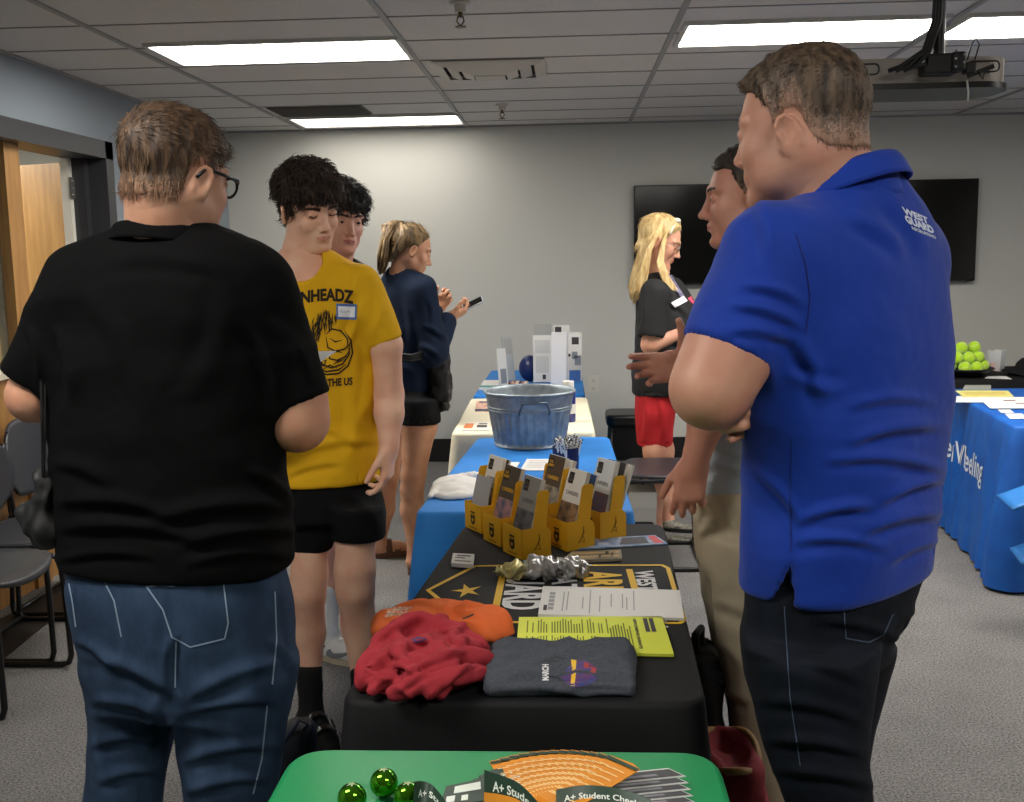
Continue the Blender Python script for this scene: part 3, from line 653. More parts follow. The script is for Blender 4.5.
# white paper pack; the text runs towards the viewer (columns)
e, PP = sheet('paper_stack', [(538, 614), (684, 618), (680, 590), (543, 586)], m_paper, 'stack of white printed pages on the black cloth, above the yellow pages', 'paper', z0+.004, .006, .0)
rg = random.Random(3); lines(e, PP, [(.06+.0*k, .10, .15+.13*k, .25+.13*k) for k in range(5)]+[(x, x+.008, rg.uniform(.05, .3), rg.uniform(.6, .95)) for x in (.16, .19, .3, .35, .42, .5, .58, .61, .66)], mat('ink_grey', 'a5a5a6', .7))
mb = MB(); mb.quad(PP(.03, .12, .001), PP(.055, .12, .001), PP(.055, .3, .001), PP(.03, .3, .001)); mb.build('printed_mark', m_ink, e)
e, PP = sheet('paper_stack', [(516, 650), (674, 654), (662, 616), (519, 617)], m_yp, 'stack of yellow printed pages on the black cloth, above the grey folded shirt', 'paper', z0+.004, .006, .0)
R_ = []
for k in range(46):
    x = .06+.86*k/46
    if rg.random() < .16: continue
    if k < 30: R_ += [(x, x+.008, .08, rg.uniform(.33, .43)), (x, x+.008, .5, rg.uniform(.75, .93))]
    elif k < 38: R_ += [(x, x+.009, .1, rg.uniform(.5, .9))]
lines(e, PP, R_, mat('ink_olive', '6a7420', .7))
mb = MB()
for x in (.86, .90): mb.quad(PP(x, .55, .001), PP(x+.03, .55, .001), PP(x+.03, .93, .001), PP(x, .93, .001))
mb.build('printed_mark', m_ink, e)
V, Fc = text_mesh('UPCOMING EVENTS', .1, .003); xs = [v.x for v in V]; W0 = max(xs)-min(xs); mb = MB(); mb.add([PP(.80+(v.y/.1)*.03, .5-v.x/W0*.8, .001) for v in V], Fc); mb.build('heading', m_ink, e)
# brochure, sticker pack, card stack near the holders
e, PP = sheet('flyer', [(578, 549), (668, 543.5), (655, 535), (596, 538)], mat('flyer_blue', '5a7fb0', .4, col2='b9c4d4', nscale=30), 'glossy blue and white flyer beside the right-end yellow holder', 'flyer', z0, .003)
lines(e, PP, [(.45, .8, .15, .85)], mat('flyer_dark', '3a3a42', .5), 'photo'); lines(e, PP, [(.86, .97, .1, .9)], mat('flyer_red', 'c8434b', .5), 'red_corner')
e, PP = sheet('pen_packet', [(560, 560.5), (622, 558), (621, 549.5), (572, 551.5)], mat('packet_clear', 'b8b2a0', .2, alpha=.75), 'clear packet of pale pens in front of the yellow holders', 'packet', z0+.005, .008)
lines(e, PP, [(.05, .95, .2, .36), (.05, .95, .62, .8)], mat('pen_tan', 'c9a56a', .5), 'pens'); lines(e, PP, [(.6, .64, .15, .5), (.7, .76, .5, .85), (.82, .85, .2, .8)], m_ink, 'print')
e, PP = sheet('card_stack', [(451, 563), (473, 564.5), (474.5, 554), (453, 553)], m_paper, 'small stack of white cards on the black cloth near its far left corner', 'cards', z0+.008, .010)
lines(e, PP, [(.2, .85, .7, .8), (.15, .6, .5, .58), (.15, .9, .2, .28)], m_ink)
# sheets on the bright blue cloth
e, PP = sheet('paper_stack', [(520, 470), (556, 470), (562, 459), (527, 459)], m_paper, 'white printed form on the blue cloth between holders and tub', 'paper', z0, .003)
lines(e, PP, [(.1, .9, y, y+.03) for y in (.2, .35, .5, .65, .8)], mat('ink_grey', 'a5a5a6', .7))
e, PP = sheet('paper_stack', [(494, 473), (512, 473), (520, 462), (505, 462)], m_paper, 'narrow white sheet on the blue cloth left of the printed form', 'paper', z0, .003)
# cream table
e, PP = sheet('flyer', [(462, 430), (489, 430), (490, 422), (467, 422)], mat('flyer_white', 'e8e2d4', .5), 'white flyer with orange and black print on the cream cloth left of the tub', 'flyer', z0, .003, group='flyers on the cream cloth')
lines(e, PP, [(.0, .35, .2, .8)], mat('flyer_orange', 'd2773a', .5), 'orange_print'); lines(e, PP, [(.5, .9, .3, .6), (.55, .9, .7, .82)], m_ink)
e, PP = sheet('flyer', [(475, 411), (489, 411), (489, 401), (477, 401)], mat('flyer_orange2', 'd88a62', .5, col2='e9d9c8', nscale=40), 'orange and navy flyer on the cream cloth, farther of two', 'flyer', z0, .003, group='flyers on the cream cloth')
lines(e, PP, [(.0, 1, .0, .18), (.2, .9, .8, .95)], mat('flyer_navy', '26305a', .5), 'navy_strip')
# far blue table: stack of pale papers, boards, stand, ball, sweets
e, PP = sheet('paper_stack', [(479, 388), (497, 388), (500, 380), (484, 380)], m_paper, 'pale papers at the left end of the farthest blue table', 'paper', z0+.01, .012)
lines(e, PP, [(.0, 1, .05, .3)], mat('flyer_teal', '4a8f94', .5), 'teal_print')
def board(px0, px1, pyt, pyb, y, m, label, name='display_board', rz=0, cat='display board', lean=.05, extras=(), th=.01):
    a = WY(px0, pyb, y); b = WY(px1, pyb, y); t = WY(px0, pyt, y); zb_ = ZT+.004; h = t.z-zb_; w = b.x-a.x; cx_ = (a.x+b.x)/2
    e = empty(name, (cx_, y, zb_), label=label, cat=cat); Rz = Matrix.Rotation(rz, 3, 'Z') @ Matrix.Rotation(-lean, 3, 'X')
    def L(x, yy, z): return Rz @ Vector((x, yy, z))+Vector((cx_, y, zb_))
    mb = MB(); mb.box(L(0, 0, h/2+.003), (w/max(.3, math.cos(rz)), th, h), R=Rz); mb.build('panel', m, e); W = w/max(.3, math.cos(rz))
    for (u0, u1, v0, v1, mm, nm) in extras:
        mb = MB(); mb.quad(*[L((u-.5)*W, -th/2-.001, v*h+.003) for u, v in ((u0, v0), (u1, v0), (u1, v1), (u0, v1))]); mb.build(nm, mm, e)
    return e
m_bw = mat('board_white', 'e2e1dc', .6); m_bg = mat('board_grey', 'a9a9a6', .6); m_prt = mat('print_soft', '8b929c', .7); m_pbl = mat('print_blue', '3f6fb4', .6)
board(533.5, 552, 336, 385, 6.35, m_bw, 'white printed board on the far blue table, left of the folded white one', extras=[(.1, .9, .62, .9, mat('print_faint', 'cfcfcb', .7), 'text_block'), (.15, .85, .2, .55, mat('print_faint', 'cfcfcb', .7), 'text_block'), (.5, .68, .06, .16, m_ink, 'emblem'), (.1, .18, .84, .88, m_ink, 'emblem')])
board(552, 567, 333, 388, 6.22, mat('board_bright', 'efeff0', .6), 'narrow bright white folded board between two printed boards', rz=rad(-25), th=.03)
board(568, 582, 333, 388, 6.40, m_bw, 'printed board with photos at the right end of the far blue table', extras=[(.3, .8, .75, .9, m_ink, 'emblem'), (.1, .9, .0, .22, m_pbl, 'blue_band'), (.3, .7, .45, .6, m_prt, 'photo'), (.05, .2, .5, .56, m_ink, 'photo'), (.5, .95, .32, .52, m_prt, 'photo')])
board(534, 552, 324, 385, 6.75, m_bg, 'grey board standing behind the white boards')
board(554, 570, 326, 385, 6.72, m_bw, 'pale board with dark print standing farthest back on the blue table', extras=[(.1, .5, .86, .97, m_ink, 'print')])
board(500, 508, 349, 388, 6.2, m_bw, 'white leaflet stand at the left end of the far blue table', rz=rad(40), lean=.12, extras=[(.15, .85, .05, .45, m_prt, 'photo')], name='leaflet_stand', cat='leaflet stand')
board(506, 515, 337, 385, 6.45, mat('stand_clear', 'b9bfc0', .2), 'clear plastic leaflet stand behind the white one', rz=rad(40), lean=.12, extras=[(.1, .9, .6, .95, m_bg, 'photo')], name='leaflet_stand', cat='leaflet stand')
p = WY(528, 362, 6.45); e = empty('blue_bag', (p.x, 6.45, ZT+.004), label='dark blue drawstring bag on the far blue table beside the white boards', cat='bag')
mb = MB(); mb.sphere((p.x+.01, 6.45, ZT+.082), .075, 14, (.9, .9, 1.08)); mb.build('bag_body', mat('navy_shiny', '182860', .35, bump=.5, bscale=30, bdist=.01), e, smooth=True)
mb = MB(); mb.tube([(p.x-.005, 6.44, ZT+.11), (p.x+.03, 6.41, ZT+.12), (p.x+.035, 6.40, ZT+.06)], .004, 6); mb.build('drawstring', m_blk, e, smooth=True)
cols_ = ['c9a08a', '8b4a3e', 'd8c8b8', '3d3a58', 'a8786a', 'ded6cc']
for k in range(16):
    q = Vector((WY(513+(k % 6)*2.6, 380, 6.25).x+rg.uniform(-.006, .006), 6.18+(k//6)*.045+rg.uniform(-.01, .01), ZT+.016))
    s = empty('wrapped_sweet', q, label='small wrapped sweet beside the leaflet stands', cat='sweet', group='sweets on the far blue table'); an = rg.random()*3
    mb = MB(); mb.sphere(q, .016, 6, (1, .8, .7)); mb.build('wrapper', mat('sweet_'+cols_[k % 6], cols_[k % 6], .35), s, smooth=True)
    mb = MB(); d = Vector((math.cos(an), math.sin(an), 0)); mb.tube([q-d*.03, q-d*.014, q+d*.014, q+d*.03], [.009, .002, .002, .009], 6); mb.build('twisted_ends', mat('sweet_'+cols_[(k+1) % 6], cols_[(k+1) % 6], .35), s)
# blue water bottle to the right of the tub on the cream cloth
p = WY(568.5, 400, 4.85); e = empty('water_bottle', (p.x, 4.85, ZT), label='blue bottle with a white cap standing behind the tub on the cream cloth', cat='bottle'); zt2 = WY(568.5, 381, 4.85).z-ZT
mb = MB(); mb.lathe([(.001, 0), (.03, 0), (.033, .006), (.033, zt2-.05), (.028, zt2-.03), (.001, zt2-.028)], (p.x, 4.85, ZT), 20); mb.build('bottle_body', mat('bottle_blue', '2b3478', .3), e, autosmooth=40)
mb = MB(); mb.lathe([(.001, zt2-.03), (.026, zt2-.03), (.026, zt2), (.001, zt2)], (p.x, 4.85, ZT), 20); mb.build('cap', m_bw, e, autosmooth=40)
mb = MB(); mb.lathe([(.0335, .04), (.0335, .085)], (p.x, 4.85, ZT), 20); mb.build('label_band', m_bw, e)
# ------------------------------------------------------------------ right tables
cb = WY(965, 383, 6.47); e = empty('ball_bowl', (cb.x, 6.47, ZT+.004), label='shallow black bowl holding bright tennis balls', cat='bowl')
mb = MB(); mb.lathe([(.001, 0), (.09, 0), (.14, .03), (.165, .05), (.16, .052), (.13, .034), (.085, .008), (.001, .008)], (cb.x, 6.47, ZT+.002), 36); mb.build('bowl_body', m_blk, e, smooth=True)
m_ball = mat('tennis_felt', 'b7e02a', .9, bump=.5, bscale=300, sheen=.3); m_seam = mat('ball_seam', 'e8edd8', .7)
bp = [(-.09, -.02, .05), (-.03, -.07, .045), (.035, -.06, .045), (.09, 0, .05), (.03, .06, .05), (-.05, .06, .05), (-.06, -.03, .10), (.0, -.045, .10), (.06, -.01, .10), (.0, .03, .105), (-.03, -.01, .155), (.045, .01, .155), (-.075, -.005, .14), (.0, -.02, .2)]
bp = bp[:13]
for k, (x, y, z) in enumerate(bp):
    q = Vector((cb.x+x*1.12, 6.47+y*1.1, ZT+.012+z*1.05)); s = empty('tennis_ball', q, label='yellow green tennis ball piled in the black bowl', cat='tennis ball', group='tennis balls in the bowl')
    mb = MB(); mb.sphere(q, .037, 12); mb.build('felt', m_ball, s, smooth=True)
    R = Euler((rg.random()*6, rg.random()*6, rg.random()*6)).to_matrix(); P = []
    for i in range(33):
        t = 2*PI*i/32; v = Vector((math.cos(t)+.35*math.cos(3*t), math.sin(t)-.35*math.sin(3*t), .95*math.sin(2*t))).normalized()*.0373; P.append(q+R @ v)
    mb = MB(); mb.tube(P, .001, 4, caps=False); mb.build('seam', m_seam, s)
# clear cup
p = WY(991, 383, 6.7); e = empty('clear_cup', (p.x+.04, 6.72, ZT+.004), label='clear plastic box beside the tennis balls', cat='container')
mb = MB(); mb.lathe([(.001, 0), (.045, 0), (.06, .13), (.058, .13), (.043, .003), (.001, .003)], (p.x+.04, 6.72, ZT+.002), 4); mb.build('container_body', mat('clear_plastic', 'e8ecec', .1, alpha=.35), e)
mb = MB(); mb.box((p.x+.02, 6.71, ZT+.03), (.05, .03, .05)); mb.build('paper_insert', mat('insert_pink', 'dcb4ac', .6), e)
# black cap
p = WY(1026, 380, 6.5); e = empty('baseball_cap', (p.x, 6.5, ZT), label='black cap lying at the right end of the black cloth', cat='cap')
mb = MB(); mb.lathe([(.002, .11), (.03, .108), (.06, .095), (.085, .07), (.098, .035), (.1, .005), (.094, .005), (.002, .10)], (p.x+.03, 6.5, ZT+.003), 28); mb.build('crown', m_black, e, smooth=True)
mb = MB(); 
def brim(u, v): a = (u-.5)*2.2; r_ = .095+.075*v*math.cos(a*.7); return (p.x+.03-r_*math.cos(a), 6.5+r_*math.sin(a)*.95, ZT+.055-.02*v-.03*abs(u-.5)*2)
gridsurf(mb, brim, 12, 4, .004); mb.build('brim', m_black, e, smooth=True)
e, PP = sheet('flyer', [(985, 378), (1012, 379), (1006, 376), (988, 376)], m_paper, 'small white sheet lying on the black cloth by the cap', 'flyer', z0, .002)
e, PP = sheet('card_stack', [(963, 388.5), (991, 388.5), (991, 385), (965, 385)], mat('card_greyish', '9c9f98', .5), 'grey card stack at the back of the royal blue table', 'cards', z0+.012, .014)
e, PP = sheet('flyer', [(956, 402), (990, 402), (985, 396), (951, 396)], m_paper, 'white sheet at the left of the papers on the royal blue table', 'flyer', z0, .002, group='papers on the royal blue table')
e, PP = sheet('flyer', [(963, 396.5), (1014, 396.5), (1008, 390.5), (955, 390.5)], mat('paper_pale_yellow', 'e6dc86', .6), 'yellow printed sheet at the back of the royal blue table', 'flyer', z0+.004, .002, group='papers on the royal blue table')
lines(e, PP, [(.1, .9, .2+.2*k, .28+.2*k) for k in range(3)], mat('ink_ochre', 'c8a840', .7))
e, PP = sheet('flyer', [(990, 408), (1040, 408), (1030, 397), (978, 397)], m_paper, 'large white printed sheet in the middle of the royal blue table', 'flyer', z0+.004, .002, group='papers on the royal blue table')
lines(e, PP, [(.42, .65, .6, .7), (.6, .8, .35, .42)], mat('ink_maroon', '7d4a4c', .7))
e, PP = sheet('flyer', [(1001, 412.5), (1014, 412.5), (1010, 409.5), (998, 409.5)], m_paper, 'small white card behind the nearest card on the royal blue table', 'cards', z0, .002)
e, PP = sheet('flyer', [(1010, 418.5), (1028, 418.5), (1022, 413.5), (1005, 413.5)], m_paper, 'small white card nearest the front of the royal blue table', 'cards', z0, .002)
# light blue leaflet poking in at the right edge: another small table corner
p = WY(1012, 505, 4.0)
# ------------------------------------------------------------------ implicit surfaces -> one continuous mesh
def A3(v): return np.array([v[0], v[1], v[2]], float)
def smin(a, b, k):
    if k <= 0: return np.minimum(a, b)
    h = np.clip(.5+.5*(b-a)/k, 0, 1); return b*(1-h)+a*h-k*h*(1-h)
def smax(a, b, k): return -smin(-a, -b, k)
def cone(a, b, ra, rb, flat=None):
    a = A3(a); b = A3(b); ab = b-a; L2 = ab@ab; L = math.sqrt(L2)
    def f(p):
        t = (p-a)@ab/L2; tc = np.clip(t, 0, 1); d = np.sqrt((((p-a)-tc[:, None]*ab)**2).sum(1))-(ra+(rb-ra)*tc)
        if flat: # flat cut at b
            tt = np.clip(t, 0, 1.3); d = np.sqrt((((p-a)-tt[:, None]*ab)**2).sum(1))-(ra+(rb-ra)*tt); d = smax(d, (t-1)*L, .004)
        return d
    return f
def ell(c, r, R=None):
    c = A3(c); r = np.array(r, float); RR = None if R is None else np.array(R)
    def f(p):
        q = p-c
        if RR is not None: q = q@RR
        k0 = np.sqrt(((q/r)**2).sum(1)); k1 = np.sqrt(((q/(r*r))**2).sum(1))+1e-9; return k0*(k0-1)/k1
    return f
def rbox(c, h, r, R=None):
    c = A3(c); h = np.array(h, float)-r; RR = None if R is None else np.array(R)
    def f(p):
        q = p-c
        if RR is not None: q = q@RR
        q = np.abs(q)-h; return np.sqrt((np.maximum(q, 0)**2).sum(1))+np.minimum(q.max(1), 0)-r
    return f
def loft(rows, yaw=0, n=2.3, capk=.02):
    """rows: (z, cx, cy, a, b)"""
    rows = sorted(rows); Z = np.array([r[0] for r in rows]); D = np.array([r[1:5] for r in rows]); zz = np.linspace(Z[0], Z[-1], 200)
    # smooth interpolation (monotone-ish): linear then box blur
    tab = np.stack([np.interp(zz, Z, D[:, i]) for i in range(4)], 1); k = 9; pad = np.pad(tab, ((k, k), (0, 0)), 'edge'); tab = sum(pad[i:i+200] for i in range(2*k+1))/(2*k+1)
    cy_, sy_ = math.cos(yaw), math.sin(yaw)
    def f(p):
        z = p[:, 2]; v = [np.interp(z, zz, tab[:, i]) for i in range(4)]; dx = p[:, 0]-v[0]; dy = p[:, 1]-v[1]; u = dx*cy_+dy*sy_; w = -dx*sy_+dy*cy_
        g = (np.abs(u/v[2])**n+np.abs(w/v[3])**n)**(1/n); rr = np.sqrt(u*u+w*w)+1e-6; d = np.where(g > 1e-4, rr*(1-1/np.maximum(g, 1e-4)), -v[3]); d = np.maximum(d, -np.minimum(v[2], v[3]))
        return smax(d, np.maximum(z-Z[-1], Z[0]-z), capk)
    f.z0 = Z[0]; f.z1 = Z[-1]; return f
def shrink(f, t): return lambda p: f(p)+t
class Sdf:
    def __init__(s): s.it = []
    def u(s, f, k=.01): s.it.append(('u', f, k)); return s
    def cut(s, f, k=.004): s.it.append(('c', f, k)); return s
    def both(s, f, k=.004): s.it.append(('i', f, k)); return s
    def __call__(s, p):
        d = None
        for op, f, k in s.it:
            e = f(p)
            if d is None: d = e
            elif op == 'u': d = smin(d, e, k)
            elif op == 'c': d = smax(d, -e, k)
            else: d = smax(d, e, k)
        return d
def chunked(f, P, n=150000):
    return np.concatenate([f(P[i:i+n]) for i in range(0, len(P), n)]) if len(P) > n else f(P)
def snet(f, lo, hi, h, fac=1.7):
    lo = np.array(lo, float); hi = np.array(hi, float); B = 8; nb = np.ceil(((hi-lo)/h+1)/B).astype(int); N = nb*B
    g = np.stack(np.meshgrid(*[np.arange(x) for x in nb], indexing='ij'), -1).reshape(-1, 3); cen = lo+(g*B+(B-1)/2)*h
    dc = chunked(f, cen); act = np.abs(dc) < fac*(B/2+1)*h*1.7321
    V = np.repeat(np.repeat(np.repeat(np.where(dc < 0, -1., 1.).reshape(nb), B, 0), B, 1), B, 2)
    ga = g[act]; o = np.stack(np.meshgrid(*[np.arange(B)]*3, indexing='ij'), -1).reshape(-1, 3); idx = (ga[:, None, :]*B+o[None]).reshape(-1, 3)
    if len(idx) == 0: return np.zeros((0, 3)), np.zeros((0, 4), int)
    V[idx[:, 0], idx[:, 1], idx[:, 2]] = chunked(f, lo+idx*h)
    S = V < 0; c = S[:-1, :-1, :-1].astype(np.int8); 
    tot = sum(S[a:N[0]-1+a, b:N[1]-1+b, c_:N[2]-1+c_].astype(np.int8) for a in (0, 1) for b in (0, 1) for c_ in (0, 1)); ac = (tot > 0) & (tot < 8)
    ci = np.argwhere(ac); vid = -np.ones(ac.shape, int); vid[ac] = np.arange(len(ci)); acc = np.zeros((len(ci), 3)); cnt = np.zeros(len(ci))
    cor = [(a, b, c_) for a in (0, 1) for b in (0, 1) for c_ in (0, 1)]
    for a in cor:
        for ax in range(3):
            if a[ax] == 1: continue
            b = list(a); b[ax] = 1; va = V[ci[:, 0]+a[0], ci[:, 1]+a[1], ci[:, 2]+a[2]]; vb = V[ci[:, 0]+b[0], ci[:, 1]+b[1], ci[:, 2]+b[2]]
            m = (va < 0) != (vb < 0); t = np.where(m, va/np.where(m, va-vb, 1), 0); p = np.repeat(np.array(a, float)[None], len(ci), 0); p[:, ax] = t
            acc[m] += p[m]; cnt[m] += 1
    P = lo+(ci+acc/cnt[:, None])*h; Q = []
    for ax in range(3):
        sl0 = [slice(1, -1)]*3; sl0[ax] = slice(0, -1); sl1 = [slice(1, -1)]*3; sl1[ax] = slice(1, None)
        s0 = S[tuple(sl0)]; s1 = S[tuple(sl1)]; e = np.argwhere(s0 != s1)
        if len(e) == 0: continue
        off = np.ones(3, int); off[ax] = 0; e = e+off; b, c_ = [(1, 2), (2, 0), (0, 1)][ax]
        def cell(db, dc_): q = e.copy(); q[:, b] -= db; q[:, c_] -= dc_; return vid[q[:, 0], q[:, 1], q[:, 2]]
        quad = np.stack([cell(1, 1), cell(0, 1), cell(0, 0), cell(1, 0)], 1); fl = ~S[e[:, 0], e[:, 1], e[:, 2]]; quad[fl] = quad[fl][:, ::-1]; Q.append(quad)
    Q = np.concatenate(Q); Q = Q[(Q >= 0).all(1)]; return P, Q
def vnormals(V, Q):
    n = np.cross(V[Q[:, 2]]-V[Q[:, 0]], V[Q[:, 3]]-V[Q[:, 1]]); N = np.zeros_like(V)
    for i in range(4): np.add.at(N, Q[:, i], n)
    return N/(np.linalg.norm(N, axis=1, keepdims=True)+1e-12)
_pg = np.random.default_rng(3).random((64, 64, 64))*2-1
def relax(V, Q, it=2, lam=.5):
    E = np.concatenate([Q[:, [0, 1]], Q[:, [1, 2]], Q[:, [2, 3]], Q[:, [3, 0]]]); 
    for _ in range(it):
        A = np.zeros_like(V); C = np.zeros(len(V))
        for a, b in ((0, 1), (1, 0)): np.add.at(A, E[:, a], V[E[:, b]]); np.add.at(C, E[:, a], 1)
        V = V+(A/np.maximum(C, 1)[:, None]-V)*lam
    return V
def topx(P):
    R = np.array(CAMR); q = (P-np.array([0, 0, CAMZ]))@R; return 512-F*q[:, 0]/q[:, 2], 401+F*q[:, 1]/q[:, 2]
def vnoise(p, s, seed=0):
    q = p*s+seed*17.3+100; i = np.floor(q).astype(int); f = q-i; f = f*f*(3-2*f); i &= 63; j = (i+1) & 63
    r = 0
    for a in (0, 1):
        for b in (0, 1):
            for c in (0, 1):
                w = (f[:, 0] if a else 1-f[:, 0])*(f[:, 1] if b else 1-f[:, 1])*(f[:, 2] if c else 1-f[:, 2]); r = r+w*_pg[(j if a else i)[:, 0], (j if b else i)[:, 1], (j if c else i)[:, 2]]
    return r
def sdfmesh(name, f, boxes, mats, parent, disp=None, mfn=None, smooth=True, relaxn=0):
    VV = []; QQ = []; n = 0
    for bx_ in boxes:
        lo, hi, h = bx_[:3]; V, Q = snet(bx_[3] if len(bx_) > 3 else f, lo, hi, h)
        if relaxn: V = relax(V, Q, relaxn)
        if len(V) == 0: continue
        VV.append(V); QQ.append(Q+n); n += len(V)
    V = np.concatenate(VV); Q = np.concatenate(QQ)
    if disp is not None: N = vnormals(V, Q); V = V+N*disp(V, N)[:, None]
    mi = None
    if mfn is not None: mi = mfn(V[Q].mean(1))
    return mk(name, V, Q, mats, parent, mi=mi, smooth=smooth)
def crease(a, b, w, h):
    """fold line from a to b; h<0 makes a groove, with a soft ridge beside it"""
    a = A3(a); b = A3(b); ab = b-a; L2 = ab@ab+1e-9
    def f(p):
        t = (p-a)@ab/L2; tc = np.clip(t, 0, 1); d = np.sqrt((((p-a)-tc[:, None]*ab)**2).sum(1)); e = np.exp(-(d/w)**2); e2 = np.exp(-((d-1.7*w)/w)**2)
        return h*(e-.5*e2)*np.clip(np.minimum(tc*4+.35, (1-tc)*4+.35), 0, 1)
    return f
def fold2(a, b, w, h, back=False):
    """cloth fold between two image points; w in pixels, h in metres"""
    a = np.array(a, float); b = np.array(b, float); ab = b-a; L = math.hypot(*ab); t_ = ab/L
    def f(V, N=None):
        x, y = topx(V); u = (x-a[0])*t_[0]+(y-a[1])*t_[1]; s = (x-a[0])*-t_[1]+(y-a[1])*t_[0]; s = s+.12*L*np.sin(u/L*PI)*(.5 if h > 0 else -.5)
        m = np.clip(u/L*3+.3, 0, 1)*np.clip((1-u/L)*3+.3, 0, 1)
        return h*m*(np.exp(-(s/w)**2)-.7*np.exp(-((s-1.5*w)/(w*.9))**2))
    f.front = not back; return f
def folds(creases, amp=.0, scale=8, stretch=(1, 1, 1), seed=0, amp2=0):
    st = np.array(stretch)
    def f(V, N):
        d = np.zeros(len(V))
        
        fr = (N*(V-np.array([0, 0, CAMZ]))).sum(1) < 0
        for c in creases:
            e = c(V); d += np.where(fr, e, 0) if getattr(c, 'front', False) else e
        
        if amp: 
            q = V*st; w = vnoise(q, scale*.6, seed+5)[:, None]*.06; x = vnoise(q+w, scale, seed); d += amp*(1-2*np.abs(x))*.6+amp*.5*vnoise(q, scale*2.1, seed+1)
        if amp2: d += amp2*vnoise(V, 60, seed+2)
        return d
    return f
# ------------------------------------------------------------------ heads (local: +y face, +z up, +x the person's left; unit: a .23 m head)
def head_local(nose=1, jaw=1, fem=0, eye=1):
    s = Sdf()
    s.u(ell((0, -.018, .032), (.074, .098, .083)))
    s.u(ell((0, .025, -.02), (.060*jaw, .062, .088)), .02)
    for x in (-1, 1):
        s.u(cone((x*.05*jaw, -.01, -.05), (x*.018, .062, -.098), .017, .017), .03)
        s.u(ell((x*.036, .052, -.032), (.026, .024, .026)), .02)        # cheek
        s.u(cone((x*.008, .082, .022), (x*.05, .064, .020), .0085, .007), .014)  # brow ridge
    s.u(ell((0, .07, -.099), (.021, .019, .016)), .018)
    for x in (-1, 1):
        s.cut(ell((x*.031, .094, .001), (.018, .016, .013)), .014)
        s.u(ell((x*.031, .0715, .000), (.017, .0140, .0135)), .003)
    if eye > .25:
        for x in (-1, 1): s.cut(ell((x*.031, .089, -.001), (.0125, .012, .0014+.0036*eye)), .002)
    s.u(cone((0, .083, .006), (0, .096+.006*nose, -.033), .0070, .0095), .012)
    s.u(ell((0, .099+.006*nose, -.036), (.010, .0105, .009)), .006)
    for x in (-1, 1): s.u(ell((x*.0118, .093, -.041), (.0068, .009, .007)), .006)
    for x in (-1, 1): s.cut(ell((x*.0058, .100, -.047), (.0033, .005, .003)), .002)
    s.u(ell((0, .077, -.066), (.028, .014, .020)), .014)               # mouth mound
    for x in (-1, 1):
        s.u(cone((0, .0895, -.0615), (x*.021, .080, -.0650), .0042, .0025), .005)
        s.u(cone((0, .0885, -.0725), (x*.018, .080, -.069), .0052, .0025), .005)
        s.cut(cone((0, .095, -.0668), (x*.025, .081, -.0668), .0010, .0010), .002)
    s.cut(ell((0, .094, -.085), (.018, .008, .006)), .012)
    for x in (-1, 1): s.u(ell((x*.040*jaw, .022, -.068), (.019*jaw, .036, .026)), .02)
    for x in (-1, 1):                                                # ears
        R = (Matrix.Rotation(x*rad(-30), 3, 'Z') @ Matrix.Rotation(rad(-12), 3, 'X'))
        c = Vector((x*.0785, -.013, -.013))
        s.u(ell(c, (.0062, .0185, .0300), R), .004)
        s.u(ell(c+Vector((0, .003, -.021)), (.0052, .009, .010), R), .006)
        s.cut(ell(c+R @ Vector((x*.0072, .002, .003)), (.0055, .0115, .020), R), .002)
        s.u(ell(c+R @ Vector((x*.003, .012, -.003)), (.004, .004, .009), R), .004)
        hp = [c+R @ Vector((x*.0035, .0165*math.cos(a), .0275*math.sin(a))) for a in (.5, 1.15, 1.8, 2.5, 3.2, 3.9)]
        for i in range(5): s.u(cone(hp[i], hp[i+1], .0034, .0032), .002)
    return s
class Head:
    def __init__(s, c, yaw, pitch=0, roll=0, sc=1., **kw):
        """yaw 0 = facing away from the camera (+Y), positive turns to the person's left (towards -X); pitch<0 looks down"""
        s.R = np.array(Matrix.Rotation(rad(yaw), 3, 'Z') @ Matrix.Rotation(rad(pitch), 3, 'X') @ Matrix.Rotation(rad(roll), 3, 'Y')); s.c = A3(c); s.sc = sc; s.f = head_local(**kw); s.eye = kw.get('eye', 1)
    def loc(s, p): return (p-s.c)@s.R/s.sc
    def sdf(s, p): return s.f(s.loc(p))*s.sc
    def w(s, q): return s.c+s.R@(np.array(q, float)*s.sc)
    def V(s, q): return Vector(s.w(q))
    def box(s, h=.0028, zb=-.15): return (s.c-np.array([.15, .15, .17])*s.sc, s.c+np.array([.15, .15, .15])*s.sc, h)
m_eye = mat('eye_white', 'a89d98', .3); m_iris = mat('iris_dark', '2a1a12', .15)
def skin(nm, c, c2): return mat('skin_'+nm, c, .52, col2=c2, nscale=14, sss=.12, bump=.12, bscale=700, bdist=.001, c2mix=(.3, .7))
def face_mats(hd, brow='2a1c14', lip='a4584c', browz=.0205, stub=None, browth=.0045):
    """material indices: 0 skin, 1 brow, 2 lips, 3 stubble/scalp"""
    def fn(C):
        q = hd.loc(C); ax = np.abs(q[:, 0]); m = np.zeros(len(C), int)
        bz = browz+.003*np.sin(np.clip((ax-.012)/.04, 0, 1)*PI*.8); m[(q[:, 1] > .05) & (ax > .012) & (ax < .052) & (np.abs(q[:, 2]-bz) < browth*(1.1-.5*(ax/.052)))] = 1
        m[(q[:, 1] > .078) & (ax < .0215) & (q[:, 2] > -.0768+.3*ax) & (q[:, 2] < -.0592-.22*ax)] = 2
        if hd.eye <= .25: m[(q[:, 1] > .06) & (np.abs(ax-.031) < .0135) & (np.abs(q[:, 2]+.0055-.25*np.abs(ax-.031)) < .0021)] = 1
        if stub is not None: m[(m == 0) & stub(q)] = 3
        return m
    return fn
